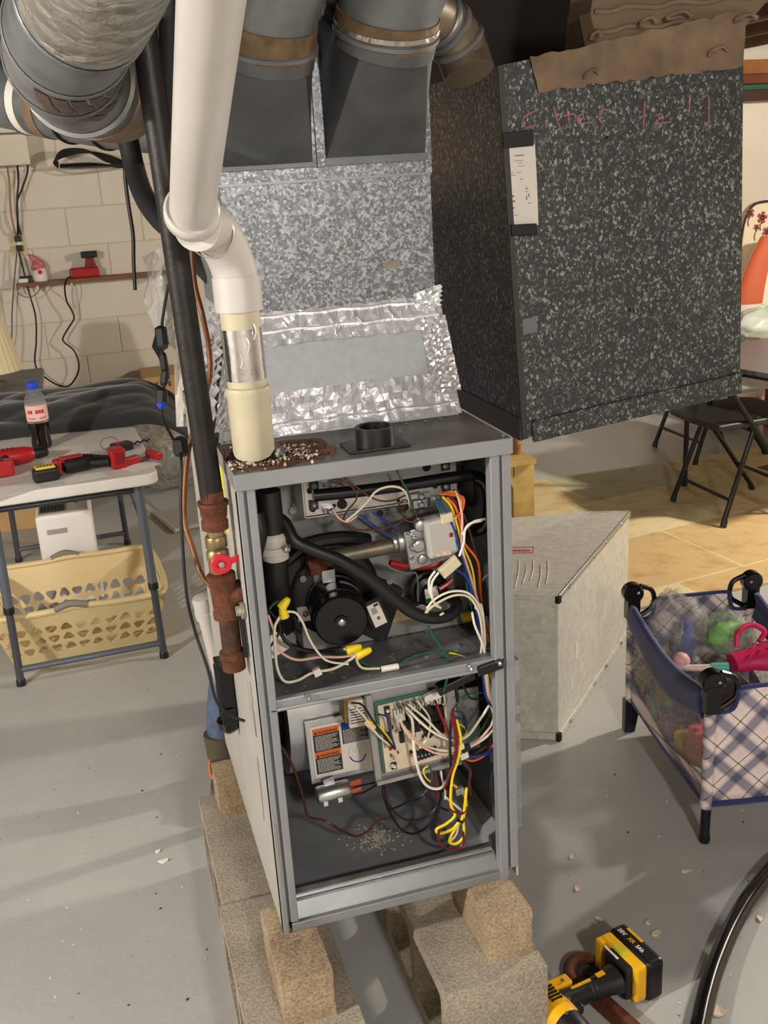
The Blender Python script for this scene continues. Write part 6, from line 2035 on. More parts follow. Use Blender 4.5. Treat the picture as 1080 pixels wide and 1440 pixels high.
for y in (0, PL_):
    pts = [pp(.014, y - .004, RT - .058), pp(.05, y - .004, RT - .052), pp(.062, y - .004, RT - .02), pp(.07, y - .004, RT - .002), pp(PW / 2, y - .004, RT - .0), pp(PW - .07, y - .004, RT - .002), pp(PW - .062, y - .004, RT - .02), pp(PW - .05, y - .004, RT - .052), pp(PW - .014, y - .004, RT - .058)]
    MB().tube(pts, .0055, 8, 4).build('navy_binding', M_navy, pen, smooth=True)
    MB().tube([pp(.0, y - .003, FH + .018), pp(PW / 2, y - .003, FH + .014), pp(PW, y - .003, FH + .018)], .0075, 8, 4).build('navy_piping', M_navy, pen, smooth=True)
for x in (0, PW):
    def rim_fn(s, t):
        y = .018 + (PL_ - .036) * s
        sag = .045 * sin(pi * s)
        wd = .075 + .02 * sin(pi * s) ** 2
        return pp(x + (-.004 - .010 * sin(pi * t)) * (1 if x == 0 else -1), y, RT - .005 - sag * .8 - wd * t)
    MB().grid(rim_fn, 24, 6).build('navy_rim', M_navy, pen, solid=.014, smooth=True)
    def net_fn(s, t):
        return pp(x, .02 + (PL_ - .04) * s, FH + .03 + (RT - FH - .12 - .02 * sin(pi * s)) * t)
    MB().grid(net_fn, 12, 8).build('mesh_side', M_mesh, pen, smooth=True)
    def skirt(s, t):
        w_ = .055 * (abs(2 * s - 1) ** 1.6) + .022
        return pp(x - .001 if x == 0 else x + .001, .02 + (PL_ - .04) * s, FH + .015 + w_ * t)
    MB().grid(skirt, 20, 4).build('plaid_skirt', M_plaid, pen, solid=.004, smooth=True)
    MB().tube([pp(x, 0, FH + .016), pp(x, PL_ * .5, FH + .008), pp(x, PL_, FH + .016)], .006, 8, 4).build('navy_piping', M_navy, pen, smooth=True)
MB().obox(pp(PW / 2, PL_ / 2, FH + .012), ex_ * (PW / 2 - .01), ey * (PL_ / 2 - .01), (0, 0, .006)).build('pen_floor', M_plaid, pen)
MB().obox(pp(-.018, PL_ * .34, RT - .085), ey * .011, ex_ * .001, (0, 0, .013)).build('white_tag', M_paper, pen)

# toys in the playpen
FZ = FH + .020
def toy_block(x, y, z, s, c_, lbl, h=None):
    t_ = thing('toy_block', pp(x, y, z), lbl, 'toy', 'building blocks in the playpen')
    h = h or s
    MB().obox(pp(x, y, z + h / 2), ex_ * s / 2, ey * s / 2, (0, 0, h / 2)).build('cube', mat('toy_%d_%d' % (c_[0], c_[1]), c_, .45), t_, bevel=.004)
    for a in (-.25, .25):
        MB().lathe(pp(x + a * s, y, z + h), (0, 0, 1), [(0, s * .14), (s * .1, s * .14)], 12).build('stud', mat('toy_%d_%d' % (c_[0], c_[1])), t_)
toy_block(.04, .13, FZ, .06, (222, 120, 60), 'orange toy block behind the playpen mesh')
toy_block(.04, .21, FZ, .055, (226, 186, 60), 'yellow toy block behind the playpen mesh')
toy_block(.045, .07, FZ, .05, (90, 170, 140), 'teal toy block at the mesh beside the front post')
toy_block(.04, .30, FZ, .06, (150, 130, 190), 'lilac toy block behind the playpen mesh')
toy_block(.04, .40, FZ, .055, (150, 206, 200), 'pale aqua toy block in the back mesh corner')
toy_block(.04, .13, FZ + .067, .05, (210, 90, 110), 'pink toy block stacked on the orange one')
toy_block(.16, .16, FZ, .16, (200, 150, 150), 'big dusty pink toy box under the pink clog', .12)
toy_block(.17, .36, FZ, .15, (120, 120, 130), 'grey toy box buried under the clear bags', .12)
# clear bags of toys
blob('toy_bag', at(948, 884, z=.33), .075, .10, .10, film_mat('clear_toy_bag', (206, 206, 202), .30, 26), 'clear bag with a blue bottle lying in the playpen', 'bag', 11, .16, flat=False)
blob('toy_bag', at(1022, 893, z=.33), .062, .085, .06, film_mat('green_toy_bag', (196, 214, 186), .32, 26), 'clear bag of green toys lying in the playpen', 'bag', 12, .16, flat=False)
def simple(name, mb, m_, label, cat, **kw):
    o = mb.build(name, m_, **kw)
    tag(o, label, cat)
    return o
simple('toy_bottle', MB().lathe(at(965, 925, z=.27), (.1, .1, 1), [(0, .018), (.05, .02), (.07, .012), (.075, .014), (.10, .014), (.102, .008)], 16), mat('toy_blue', (40, 84, 170), .4), 'blue toy bottle standing in the clear bag', 'toy', smooth=True)
simple('toy_bottle', MB().lathe(pp(.05, .40, FZ + .02), (0, 0, 1), [(0, .02), (.12, .022), (.15, .012), (.17, .012)], 16), mat('toy_mustard', (176, 146, 40), .45), 'mustard yellow toy bottle against the navy rim', 'toy', smooth=True)
simple('toy_leaf', MB().lathe(at(996, 902, z=.33), (.8, .2, .1), [(0, .006), (.02, .024), (.06, .03), (.10, .02), (.12, .006)], 14), mat('toy_green', (110, 190, 80), .5), 'bright green toy showing through the clear bag', 'toy', smooth=True)
# pink clog with holes
cg = thing('pink_clog', pp(.25, .12, FZ + .17), 'hot pink plastic clog shoe with holes lying on the toys', 'shoe')
M_pinkp = mat('hot_pink_foam', (214, 28, 96), .5)
cc = at(1062, 930, z=.315)
rings = []
for k in range(9):
    t = k / 8
    w_ = .062 * (.55 + .45 * sin(pi * min(1, t * 1.15 + .12)))
    h_ = .022 + .046 * (1 - t)
    c = cc + ex_ * (-.06 + .19 * (1 - t)) + ey * .0
    rings.append([c + ey * (w_ * cos(2 * pi * i / 16)) + Vector((0, 0, (h_ if sin(2 * pi * i / 16) > 0 else .016) * sin(2 * pi * i / 16))) for i in range(16)])
MB().loft(rings).build('upper', M_pinkp, cg, smooth=True)
MB().tube([cc + ex_ * -.03 + ey * .045 + Vector((0, 0, .02)), cc + ex_ * -.02 + ey * .06 + Vector((0, 0, .055)), cc + ex_ * .02 + ey * .075 + Vector((0, 0, .065)), cc + ex_ * .05 + ey * .06 + Vector((0, 0, .05)), cc + ex_ * .03 + ey * .045 + Vector((0, 0, .03))], .007, 8, 5).build('heel_strap', M_pinkp, cg, smooth=True)
for i in range(3):
    for j in range(4):
        p = cc + ex_ * (.0 + .022 * j) + ey * (-.02 + .018 * i) + Vector((0, 0, .048 + .004 * j - .008 * abs(i - 1)))
        MB().lathe(p, (0, -.2, 1), [(0, .0035), (.002, .0035)], 8).build('vent_hole', mat('deep_pink', (110, 8, 44), .6), cg)
th = thing('toy_hammer', pp(.10, .085, FZ + .225), 'white toy wand with teal end lying across the toys', 'toy')
w0, w1 = at(944, 940, z=FZ + .235), at(1024, 938, z=FZ + .235)
MB().cyl(w0, w0.lerp(w1, .7), .0085, n=14).build('handle', mat('toy_white', (228, 212, 206), .4), th, smooth=True)
MB().cyl(w0.lerp(w1, .7), w1, .0115, n=14).build('teal_end', mat('toy_teal', (96, 186, 172), .4), th, smooth=True)
MB().ball(w0.lerp(w1, .25) + Vector((0, .02, .01)), .022, n=14, m=8).build('pink_head', mat('pale_pink', (226, 170, 176), .5), th, smooth=True)

# ------------------------------------------------------------------ folding chairs and dark table
M_blackmetal = mat('black_metal_tube', (30, 29, 28), .4, .4)
M_vinyl = mat('black_vinyl', (28, 27, 27), .42)
def chair(label, ox, oy, flip=1):
    """folding chair: open side towards +x when flip=1; origin between the short-leg feet"""
    t = thing('folding_chair', (ox, oy, 0), label, 'chair', 'black folding chairs')
    def c_(x, y, z):
        return Vector((ox + flip * x, oy + y, z))
    W = .195
    # seat
    m = MB()
    q = []
    for x, y in ((-.04, -.19), (.30, -.20), (.37, -.16), (.385, 0), (.37, .16), (.30, .20), (-.04, .19), (-.055, 0)):
        q.append(c_(x, y, .415 + (.01 if x > .2 else 0)))
    m.prism(q, (0, 0, .03))
    m.build('seat', M_vinyl, t, bevel=.012, seg=3)
    for s in (-1, 1):
        # long tubes: foot at far side, rising to the backrest
        MB().tube([c_(.42, s * W, .012), c_(.20, s * W, .32), c_(-.06, s * W, .68), c_(-.12, s * (W - .01), .78)], .0115, 10, 4).build('leg', M_blackmetal, t, smooth=True)
        # short legs
        MB().tube([c_(0, s * (W + .002), .012), c_(.085, s * (W - .012), .25), c_(.16, s * (W - .02), .46)], .0115, 10, 3).build('leg', M_blackmetal, t, smooth=True)
        for x in (0, .42):
            MB().lathe(c_(x, s * (W + (.002 if x == 0 else 0)), 0), (flip * (.3 if x == 0 else -.4), 0, 1), [(0, .015), (.03, .013)], 10).build('foot_cap', M_rubber, t, smooth=True)
    MB().tube([c_(.035, -W, .11), c_(.035, W, .11)], .008, 8, 1).build('stretcher', M_blackmetal, t, smooth=True)
    MB().tube([c_(.335, -W, .135), c_(.335, W, .135)], .008, 8, 1).build('stretcher', M_blackmetal, t, smooth=True)
    m = MB().grid(lambda s, v: c_(-.075 - .045 * v - .012 * sin(pi * s), -.17 + .34 * s, .66 + .14 * v), 10, 4)
    m.build('backrest', M_vinyl, t, solid=.016, smooth=True)
    MB().tube([c_(-.12, -W + .01, .78), c_(-.135, -.12, .815), c_(-.14, 0, .82), c_(-.135, .12, .815), c_(-.12, W - .01, .78)], .0115, 10, 4).build('top_rail', M_blackmetal, t, smooth=True)
    return t
chair('black folding chair nearest the return duct on the patchwork rug', 2.50, 3.79, 1).location.z = .0125
chair('black folding chair farther back behind the nearer chair and the dark table', 2.92, 4.66, 1).location.z = .006
DT = .615
dtab = thing('dark_table', (3.1, 3.95, 0), 'low dark topped folding table beyond the black chair', 'table')
M_dtop = mat('charcoal_top', (98, 96, 98), .35, var=.03)
A0, A1 = Vector((2.62, 4.28, DT)), Vector((2.835, 3.34, DT))
ed = (A1 - A0).normalized()
er = Vector((-ed.y, ed.x, 0))
q = [A0, A1, A1 + er * 1.3, A0 + er * 1.3]
MB().prism([p - Vector((0, 0, .022)) for p in q], (0, 0, .022)).build('table_top', M_dtop, dtab, bevel=.004)
MB().prism([p - Vector((0, 0, .035)) + (p - (A0 + A1 + er * 1.3) / 2) * -.01 for p in q], (0, 0, .014)).build('edge_band', M_dark, dtab)
for p in (A0 + ed * .12 + er * .03, A1 - ed * .10 + er * .62, A0 + ed * .12 + er * 1.2, A1 - ed * .1 + er * 1.2):
    MB().cyl((p.x, p.y, .012), (p.x, p.y, DT - .03), .012, n=12).build('leg', M_blackmetal, dtab, smooth=True)
    MB().lathe((p.x, p.y, 0), (0, 0, 1), [(0, .015), (.025, .0135)], 10).build('foot_cap', M_rubber, dtab, smooth=True)
a = A0 + ed * .12 + er * .03
MB().cyl((a.x, a.y, .3), (a.x + .0, a.y, .3) + Vector((0, 0, 0)) if False else (a.x + .3, a.y + .06, DT - .04), .006, n=8).build('brace', M_blackmetal, dtab, smooth=True)
dtab.location.z = .0125
old.location.z = .0125
sp.location.z += .011
ct.location.z += .011
# picture boxes on the floor behind
def gamebox(x0, x1, y0, z1, c_, label):
    t = thing('game_box', ((x0 + x1) / 2, y0 + .1, 0), label, 'box')
    MB().box(x0, x1, y0, y0 + .25, 0, z1).build('carton', mat('box_%d' % c_[0], c_, .5), t, bevel=.003)
    MB().box(x0 + .02, x1 - .02, y0 - .002, y0, z1 * .25, z1 * .85).build('picture_panel', mat('picture_%d' % c_[1], (232, 150, 60), .5, col2=(70, 140, 120), vscale=9, detail=3), t)
g = at(1050, 562, y=5.0)
gamebox(g.x - .10, g.x + .10, 5.0, g.z + .04, (226, 222, 214), 'white game box with orange and green picture under the dark table')
g = at(1078, 562, y=4.95)
gamebox(g.x + .0, g.x + .16, 4.72, g.z + .06, (180, 40, 44), 'red game box under the dark table at the picture edge')
# bench with cushions by the far wall
bz = at(1060, 482, y=5.15).z
bench = thing('storage_bench', (3.9, 5.3, 0), 'brown bench by the far wall holding cushions and bags', 'bench')
MB().box(3.35, 4.7, 5.0, 5.75, bz - .04, bz).build('bench_top', mat('bench_wood', (110, 80, 56), .6, var=.15), bench, bevel=.004)
for x in (3.4, 4.6):
    for y in (5.05, 5.68):
        MB().box(x, x + .05, y, y + .05, 0, bz - .04).build('leg', mat('bench_wood'), bench)
pb = at(1068, 452, y=5.14)
blob('white_bag', (pb.x + .03, 5.14, bz + .10), .22, .12, .105, mat('pale_mint_plastic', (206, 214, 202), .35, var=.08, vscale=8, bump=.4, bscale=18), 'white stuffed plastic bag lying on the bench', 'bag', 21, .12)
ob = at(1060, 385, y=5.36)
ow = thing('soft_bag', (ob.x, 5.36, bz), 'orange and white soft bag standing upright on the bench', 'bag')
ob_h = at(1050, 335, y=5.36).z - bz
def bagfn(s, t):
    a = 2 * pi * s
    w_ = .17 * (1 - .45 * t * t)
    return Vector((ob.x + .03 + w_ * cos(a) + .10 * t * t, 5.36 + .09 * (1 - .5 * t) * sin(a), bz + ob_h * t))
MB().grid(bagfn, 32, 12).build('white_body', mat('cream_bag', (226, 214, 194), .5, bump=.3, bscale=14), ow, smooth=True)
def bagfn2(s, t):
    a = pi * 1.02 + 1.35 * s
    w_ = .176 * (1 - .45 * t * t)
    return Vector((ob.x + .03 + w_ * cos(a) + .10 * t * t - .002, 5.36 + .094 * (1 - .5 * t) * sin(a) - .002, bz + ob_h * t))
MB().grid(lambda s, t: bagfn2(s, .35 + .66 * t), 14, 10).build('orange_side', mat('orange_cloth', (196, 92, 52), .6), ow, smooth=True)
fb = at(1068, 300, y=5.55)
fl = thing('floral_cushion', (fb.x, 5.58, bz), 'cream floral cushion with dark piping standing behind the orange bag', 'cushion')
fh = at(1068, 284, y=5.55).z - bz
q = []
for k in range(36):
    a = 2 * pi * k / 36
    sx2, sz2 = cos(a), sin(a)
    q.append(Vector((fb.x + .05 + .17 * math.copysign(abs(sx2) ** .6, sx2), 5.55, bz + fh / 2 + fh / 2 * math.copysign(abs(sz2) ** .6, sz2))))
MB().prism(q, (0, .07, 0)).build('pad', mat('cream_cloth', (222, 206, 178), .8), fl, bevel=.02)
MB().tube(q + [q[0]], .008, 6, 2).build('piping', mat('dark_piping', (52, 44, 34), .7), fl, smooth=True)
for u, v, s in ((1055, 300, 1.0), (1072, 306, 1.2), (1078, 326, 1.0), (1064, 320, .7)):
    c = at(u, v, y=5.546)
    for k in range(5):
        a = 2 * pi * k / 5 + u
        MB().obox(c + Vector((.016 * s * cos(a), 0, .016 * s * sin(a))), Vector((cos(a), 0, sin(a))) * .013 * s, (0, .001, 0), Vector((-sin(a), 0, cos(a))) * .009 * s).build('rose_petal', mat('rose_red', (150, 70, 64), .8), fl)
    MB().tube([c + Vector((0, 0, -.02)), c + Vector((-.012, 0, -.045)), c + Vector((-.008, 0, -.075))], .003, 5, 3).build('leaf_stem', mat('leaf_green', (84, 96, 60), .8), fl)
# wooden wall shelf high on the far wall
z1, z0 = at(1060, 86, y=6.1).z, at(1060, 143, y=6.1).z
hs = thing('high_shelf', (4.3, 6.1, z0), 'brown wooden shelf boards high on the far cream wall', 'shelf')
dz = z1 - z0
M_hw = mat('amber_wood', (138, 88, 44), .5, var=.25, vscale=5)
MB().box(3.2, 5.7, 5.98, WY - .02, z1 - dz * .34, z1).build('upper_board', M_hw, hs, bevel=.004)
MB().box(3.2, 5.7, 6.0, WY - .02, z1 - dz * .58, z1 - dz * .34).build('middle_board', mat('red_brown_wood', (104, 56, 30), .5, var=.2, vscale=5), hs, bevel=.004)
MB().box(3.2, 5.7, 5.99, WY - .02, z1 - dz * .72, z1 - dz * .60).build('green_strip', mat('green_paint', (40, 84, 60), .5), hs)
MB().box(3.2, 5.7, 6.0, WY - .02, z0, z1 - dz * .72).build('lower_board', mat('dark_brown_wood', (62, 38, 24), .5), hs, bevel=.004)

# ------------------------------------------------------------------ yellow drill, wrench, hose and flakes on the near floor
wr = thing('pipe_wrench', at(840, 1385, z=0), 'rusty brown pipe wrench lying under the yellow drill', 'wrench')
h0, h1 = at(812, 1378, z=.014), at(905, 1462, z=.014)
hd = (h1 - h0).normalized()
hn = Vector((-hd.y, hd.x, 0))
MB().obox((h0 + h1) / 2, (h1 - h0) / 2, hn * .016, (0, 0, .012)).build('handle', M_rust, wr, bevel=.005)
MB().obox((h0 + h1) / 2 + Vector((0, 0, .0122)), (h1 - h0) * .38, hn * .007, (0, 0, .001)).build('handle_recess', mat('red_brown_paint', (96, 44, 34), .6), wr)
jp = [at(u, v, z=.016) for u, v in ((806, 1384), (800, 1366), (806, 1352), (822, 1347), (840, 1354), (852, 1368), (858, 1382))]
MB().tube(jp, .0115, 10, 5).build('hook_jaw', M_rust, wr, smooth=True)
MB().lathe(at(830, 1380, z=.004), (0, 0, 1), [(0, .016), (.024, .016)], 14).build('knurled_nut', M_iron, wr)

dr_ = thing('cordless_drill', at(840, 1390, z=0), 'yellow and black cordless drill lying on the floor by the concrete block', 'drill')
M_dy = mat('drill_yellow', (236, 178, 20), .4)
M_db = mat('drill_black', (24, 24, 26), .42)
ZC = .062
G0, G1 = at(786, 1414, z=ZC), at(862, 1378, z=ZC)
hx = (G1 - G0).normalized()
hy = Vector((-hx.y, hx.x, 0))
zz = Vector((0, 0, 1))
# grip
rings = []
for t, w_, h_ in ((-.05, .026, .026), (.1, .023, .025), (.35, .018, .021), (.6, .019, .021), (.85, .024, .023), (1.05, .03, .026)):
    c = G0.lerp(G1, t)
    rings.append([c + hy * (w_ * cos(2 * pi * i / 20)) + zz * (h_ * sin(2 * pi * i / 20)) for i in range(20)])
MB().loft(rings).build('grip', M_db, dr_, smooth=True)
MB().obox(G0.lerp(G1, .42) + zz * .0215 + hy * .004, hx * .022, hy * .003, zz * .001).build('yellow_inlay', M_dy, dr_)
MB().obox(G0.lerp(G1, .78) + zz * .0235 + hy * .004, hx * .009, hy * .005, zz * .001).build('yellow_inlay', M_dy, dr_)
for t in (.52, .60):
    MB().lathe(G0.lerp(G1, t), hx, [(0, .0205), (.002, .0212), (.004, .0205)], 20).build('grip_ring', M_rubber, dr_)
# battery: yellow shoe and black pack
bc_ = at(886, 1356, z=.046)
MB().obox(bc_ - hx * .018 + zz * .002, hx * .014, hy * .056, zz * .040).build('battery_shoe', M_dy, dr_, bevel=.006)
MB().obox(bc_ - hx * .030 + hy * .046 + zz * .006, hx * .012, hy * .010, zz * .034).build('shoe_lip', M_dy, dr_, bevel=.004)
MB().obox(bc_ - hx * .036 - hy * .012 + zz * .004, hx * .012, hy * .034, zz * .036).build('handle_base', M_db, dr_, bevel=.006)
pk = MB().obox(bc_ + hx * .014, hx * .020, hy * .060, zz * .045).build('battery_pack', mat('pack_black', (15, 15, 17), .4), dr_, bevel=.009, seg=3)
o_ = bc_ + hx * .008 + zz * .0456 + hy * .038
tdir = -hy
tup = hx
if tdir.cross(tup).z < 0:
    tup = -hx
text_mesh('pack_text', '20V', .013, M_paper, pk, bc_ + hx * .006 + hy * .048 + zz * .0453, -hy, hx)
text_mesh('pack_text', 'XR', .013, M_dy, pk, bc_ + hx * .006 + hy * .018 + zz * .0453, -hy, hx)
text_mesh('pack_text', '5Ah', .012, M_paper, pk, bc_ + hx * .006 + hy * -.006 + zz * .0453, -hy, hx)
MB().obox(bc_ + hx * .026 + hy * .018 + zz * .0453, hx * .003, hy * .022, zz * .0006).build('yellow_bar', M_dy, pk)
MB().obox(bc_ - hx * .022 + hy * .002 + zz * .0425, hx * .006, hy * .018, zz * .0006).build('lime_label', mat('lime_print', (190, 196, 40), .5), pk)
MB().obox(bc_ - hx * .040 + hy * .008 + zz * .0406, hx * .002, hy * .02, zz * .0008).build('white_print', M_paper, pk)
# motor housing across the far end, gearbox and chuck towards the camera
mo = G0 - hx * .012
MB().lathe(mo + hy * .040, -hy, [(0, .020), (.008, .028), (.05, .031), (.075, .031), (.085, .029)], 22).build('motor_housing', M_dy, dr_, smooth=True)
for k in range(5):
    MB().obox(mo + hy * (.022 - k * .008) + zz * .0305, hx * .012, hy * .002, zz * .0012).build('vent_slot', M_db, dr_)
MB().lathe(mo - hy * .044, -hy, [(0, .030), (.03, .029), (.05, .024)], 22).build('gearbox', M_db, dr_, smooth=True)
MB().lathe(mo - hy * .094, -hy, [(0, .022), (.03, .021), (.045, .014), (.05, .008)], 18).build('chuck', M_db, dr_, smooth=True)
MB().obox(mo + hx * .036 - hy * .018 - zz * .002, hx * .012, hy * .012, zz * .010).build('trigger', M_db, dr_, bevel=.004)
MB().obox(mo + hx * .030 + hy * .026 + zz * .020, hx * .024, hy * .012, zz * .006).build('yellow_shoulder', M_dy, dr_, bevel=.003)
for k, (a, b_) in enumerate(((.02, -.02), (.036, .022), (-.004, -.046))):
    MB().lathe(mo + hx * a + hy * b_ + zz * .0285, zz, [(0, .0035), (.002, .003)], 8).build('screw', M_steel, dr_)

ho = MB().tube([at(968, 1560, z=.019), at(978, 1480, z=.019), at(985, 1440, z=.019), at(994, 1400, z=.019), at(1008, 1355, z=.019), at(1032, 1300, z=.019), at(1062, 1252, z=.019), at(1105, 1205, z=.019), at(1180, 1170, z=.019)], .019, 18, 8).build('black_hose', mat('shiny_black_hose', (16, 16, 17), .18), smooth=True)
tag(ho, 'thick shiny black hose curving over the floor beside the yellow drill', 'hose')

# paint flakes
M_flake = mat('paint_flake', (216, 202, 182), .7, var=.12, vscale=60)
def flake(u, v, w_, h_, a, label, seed, m_=M_flake):
    r3 = random.Random(seed)
    c = at(u, v, z=.0)
    k = 7
    q = []
    for i in range(k):
        b_ = 2 * pi * i / k
        rr_ = r3.uniform(.7, 1.15)
        x, y = w_ * rr_ * cos(b_), h_ * rr_ * sin(b_)
        q.append(c + Vector((x * cos(a) - y * sin(a), x * sin(a) + y * cos(a), .0012 + .003 * (i % 3 == 0))))
    o = MB().prism(q, (0, 0, .0018)).build('paint_flake', m_)
    tag(o, label, 'paint flake', 'cream paint flakes on the floor')
flake(805, 1206, .011, .008, .2, 'cream paint flake between the furnace and the playpen, the one nearest the furnace', 1)
flake(811, 1250, .012, .008, .8, 'cream paint flake beside the speckled concrete brick', 2)
flake(967, 1226, .017, .006, -.1, 'long cream paint flake below the playpen leg', 3)
flake(921, 1314, .014, .010, .5, 'larger cream paint flake beside the drill battery', 4)
flake(912, 1298, .009, .006, .3, 'smaller cream paint flake beside the drill battery', 5)
flake(841, 1294, .005, .012, .6, 'thin cream paint flake above the drill', 6)
flake(1068, 1291, .016, .008, .9, 'cream paint flake on the outer side of the black hose', 7)
flake(1010, 1424, .018, .014, .4, 'big cream paint flake in the lit patch beside the black hose', 8)
flake(230, 1212, .013, .009, .3, 'white paint flake left of the concrete blocks, the larger one', 9, M_paper)
flake(222, 1198, .007, .006, .3, 'white paint flake left of the concrete blocks, the smaller one', 10, M_paper)
rr = random.Random(77)
m, m2 = MB(), MB()
for k in range(120):
    if k % 2:
        p = Vector((rr.uniform(-.5, .1), rr.uniform(1.2, 2.8), .0))
    else:
        p = Vector((rr.uniform(.66, 1.6), rr.uniform(1.2, 2.3), .0))
    s = rr.uniform(.001, .0032)
    d = Vector((rr.uniform(-1, 1), rr.uniform(-1, 1), 0)).normalized()
    (m if k % 3 else m2).obox(p + Vector((0, 0, s * .3)), d * s, Vector((-d.y, d.x, 0)) * s * .6, (0, 0, s * .3))
tag(m.build('floor_crumbs', mat('crumb_cream', (214, 204, 188), .8)), 'scattered pale crumbs on the grey floor', 'debris', kind='stuff')
tag(m2.build('floor_grit', mat('grit_dark', (60, 54, 48), .8)), 'scattered dark grit on the grey floor', 'debris', kind='stuff')

# ------------------------------------------------------------------ person standing behind the furnace (one jeans leg and boot in view)
def skin_mesh(name, verts, edges, m_, parent, sub=2, root=0):
    me = bpy.data.meshes.new(name)
    me.from_pydata([tuple(v[0]) for v in verts], edges, [])
    o = bpy.data.objects.new(name, me)
    COL.objects.link(o)
    if parent is not None:
        o.parent = parent
        o.matrix_parent_inverse = Matrix.Translation(parent.location).inverted()
    sk = o.modifiers.new('skin', 'SKIN')
    sk.use_smooth_shade = True
    lay = me.skin_vertices[0].data
    for i, v in enumerate(verts):
        r = v[1]
        lay[i].radius = r if isinstance(r, tuple) else (r, r)
        lay[i].use_root = (i == root)
    s = o.modifiers.new('sub', 'SUBSURF')
    s.levels = sub
    s.render_levels = sub
    me.materials.append(m_)
    return o
M_skin = mat('skin', (196, 148, 122), .55, var=.04, vscale=10)
M_shirt = mat('grey_work_shirt', (84, 88, 92), .85, var=.1, vscale=14)
M_denim = mat('blue_denim', (84, 100, 126), .85, var=.22, vscale=30, bump=.5, bscale=40)
PX, PY = .70, 2.86
person = thing('person', (PX - .1, PY - .1, 0), 'person in blue jeans and brown work boots standing behind the furnace', 'person')
# body (skin): head, neck, torso, arms in one surface
V = [((PX, PY, .98), .13), ((PX, PY, 1.15), (.15, .11)), ((PX, PY - .01, 1.32), (.17, .115)), ((PX, PY - .01, 1.42), (.10, .08)), ((PX, PY - .02, 1.50), .055), ((PX, PY - .04, 1.60), (.078, .095)), ((PX, PY - .04, 1.69), (.08, .10)), ((PX, PY - .03, 1.75), (.05, .06)),
     ((PX - .17, PY - .01, 1.40), .06), ((PX - .22, PY, 1.15), .045), ((PX - .20, PY - .12, .95), .036), ((PX - .19, PY - .17, .90), .030),
     ((PX + .17, PY - .01, 1.40), .06), ((PX + .22, PY, 1.15), .045), ((PX + .20, PY - .12, .95), .036), ((PX + .19, PY - .17, .90), .030),
     ((PX - .09, PY, .90), .10), ((PX + .09, PY, .90), .10)]
skin_mesh('body', V, [(0, 1), (1, 2), (2, 3), (3, 4), (4, 5), (5, 6), (6, 7), (3, 8), (8, 9), (9, 10), (10, 11), (3, 12), (12, 13), (13, 14), (14, 15), (0, 16), (0, 17)], M_skin, person)
# shirt over torso and upper arms
V = [((PX, PY, .86), (.205, .16)), ((PX, PY, 1.12), (.19, .145)), ((PX, PY - .01, 1.30), (.20, .145)), ((PX, PY - .01, 1.45), (.10, .09)), ((PX - .17, PY - .01, 1.40), .075), ((PX - .215, PY, 1.20), .062), ((PX + .17, PY - .01, 1.40), .075), ((PX + .215, PY, 1.20), .062)]
skin_mesh('shirt', V, [(0, 1), (1, 2), (2, 3), (3, 4), (4, 5), (3, 6), (6, 7)], M_shirt, person)
# jeans: hips and both legs
F1, F2 = Vector((.205, 2.45, 0)), Vector((.86, 2.84, 0))
V = [((PX, PY, .95), (.17, .125)), ((PX - .11, PY - .02, .86), .105), ((.40, 2.62, .53), .074), ((.256, 2.50, .33), .056), ((.222, 2.475, .20), .052), ((.208, 2.465, .115), .054),
     ((PX + .11, PY, .86), .105), ((PX + .13, PY - .02, .50), .075), ((.85, 2.84, .30), .062), ((.855, 2.84, .115), .058)]
skin_mesh('jeans', V, [(0, 1), (1, 2), (2, 3), (3, 4), (4, 5), (0, 6), (6, 7), (7, 8), (8, 9)], M_denim, person)
# hair
MB().ball((PX, PY + .005, 1.715), .088, .100, .085, 20, 12).build('hair', mat('dark_hair', (52, 38, 28), .7), person, smooth=True)
fc = Vector((PX, PY - .135, 1.645))
for s in (-1, 1):
    e_ = MB().ball(fc + Vector((s * .03, .012, .012)), .011, .008, .009, 10, 6).build('eye', M_white, person, smooth=True)
    MB().ball(fc + Vector((s * .03, .004, .012)), .005, .003, .005, 8, 5).build('iris', M_dark, e_, smooth=True)
    MB().ball((PX + s * .08, PY - .035, 1.635), .012, .02, .03, 10, 6).build('ear', M_skin, person, smooth=True)
MB().ball(fc + Vector((0, -.004, -.02)), .012, .016, .02, 10, 6).build('nose', M_skin, person, smooth=True)
MB().ball(fc + Vector((0, .008, -.062)), .024, .006, .007, 10, 6).build('mouth', mat('lip', (164, 96, 86), .5), person, smooth=True)
# hands: palm plus five fingers
for s in (-1, 1):
    wv = Vector((PX + s * .19, PY - .175, .895))
    V = [(wv + Vector((0, .02, .03)), .026), (wv + Vector((0, -.03, -.03)), (.034, .016)), (wv + Vector((0, -.05, -.06)), (.036, .015))]
    E_l = [(0, 1), (1, 2)]
    for k, L_ in enumerate((.075, .085, .08, .062)):
        b0 = wv + Vector(((k - 1.5) * .019, -.052, -.062))
        i0 = len(V)
        V += [(b0, .009), (b0 + Vector((0, -.02, -L_ * .5)), .0085), (b0 + Vector((0, -.012, -L_ * .95)), .0075)]
        E_l += [(2, i0), (i0, i0 + 1), (i0 + 1, i0 + 2)]
    i0 = len(V)
    V += [(wv + Vector((-s * .035, -.03, -.03)), .011), (wv + Vector((-s * .05, -.05, -.055)), .0095), (wv + Vector((-s * .05, -.065, -.08)), .008)]
    E_l += [(1, i0), (i0, i0 + 1), (i0 + 1, i0 + 2)]
    skin_mesh('hand', V, E_l, M_skin, person, 1)
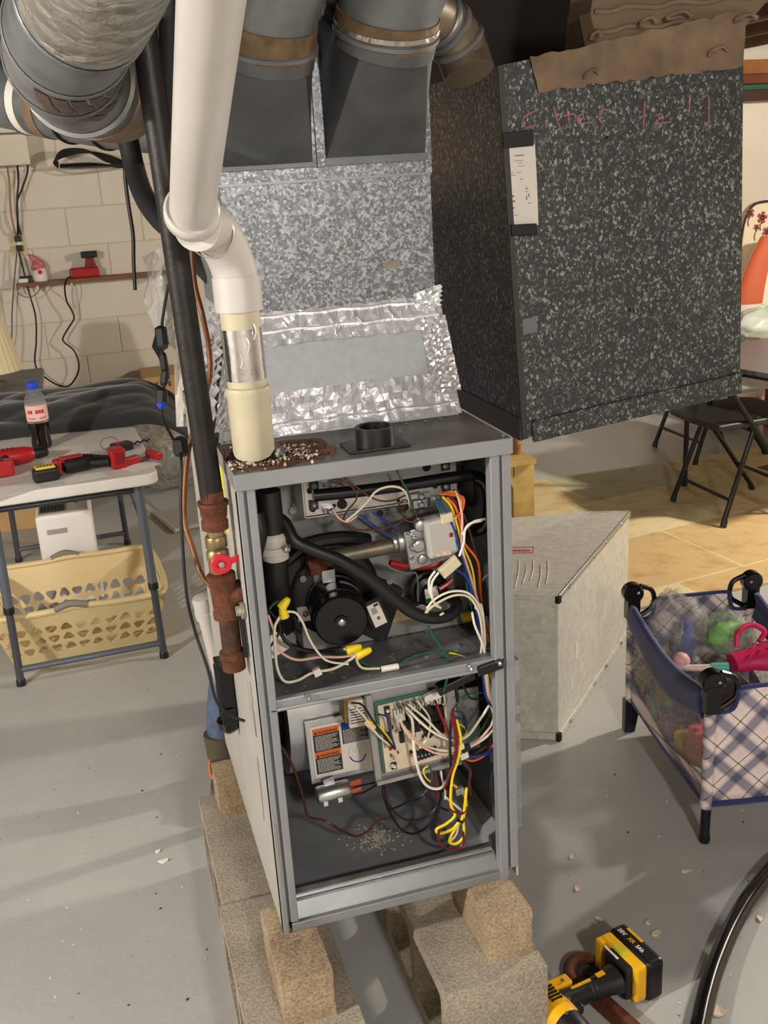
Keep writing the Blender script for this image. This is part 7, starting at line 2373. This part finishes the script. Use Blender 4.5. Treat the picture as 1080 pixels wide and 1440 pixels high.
# boots
def bootm(f_, ang, label, S=.9):
    a = radians(ang)
    d = Vector((cos(a), sin(a), 0))
    n_ = Vector((-d.y, d.x, 0))
    rings = []
    for t, w_, h_ in ((-.085, .034, .085), (-.05, .044, .11), (0, .046, .115), (.05, .045, .085), (.10, .048, .064), (.15, .046, .052), (.18, .030, .036)):
        t, w_, h_ = t * S, w_ * S, h_ * S
        c = f_ + d * t + Vector((0, 0, .022))
        rings.append([c + n_ * (w_ * cos(2 * pi * i / 18)) + Vector((0, 0, h_ * .5 + h_ * .5 * sin(2 * pi * i / 18))) for i in range(18)])
    b_ = MB().loft(rings).build('boot', mat('dark_olive_boot', (66, 62, 54), .6, var=.2, vscale=30), person, smooth=True)
    MB().cyl(f_ + d * -.015 + Vector((0, 0, .08)), f_ + d * -.02 + Vector((0, 0, .15)), .044, .048, 20).build('boot_shaft', mat('olive_canvas', (84, 78, 62), .8), b_, smooth=True)
    sole = []
    for t, w_ in ((-.092, .030), (-.06, .046), (0, .048), (.06, .046), (.12, .051), (.17, .044), (.19, .024)):
        sole.append((t * S, w_ * S))
    pl = [f_ + d * t + n_ * w_ for t, w_ in sole] + [f_ + d * t - n_ * w_ for t, w_ in reversed(sole)]
    MB().prism(pl, (0, 0, .026)).build('sole', mat('tan_sole', (150, 108, 78), .7), b_)
    MB().tube([f_ + d * -.06 + n_ * .034 + Vector((0, 0, .075)), f_ + d * .0 + n_ * .037 + Vector((0, 0, .085)), f_ + d * .06 + n_ * .034 + Vector((0, 0, .07)), f_ + d * .10 + Vector((0, 0, .085)), f_ + d * .06 - n_ * .034 + Vector((0, 0, .07)), f_ + d * .0 - n_ * .037 + Vector((0, 0, .085))], .005, 6, 5).build('orange_trim', mat('orange_trim', (222, 120, 60), .6), b_, smooth=True)
    MB().obox(f_ + d * .10 + Vector((0, 0, .046)), d * .03, n_ * .040, (0, 0, .012)).build('grey_toe_band', mat('grey_leather', (104, 106, 112), .6), b_, bevel=.008)
bootm(F1, 262, '', .82)
bootm(F2, 262, '')
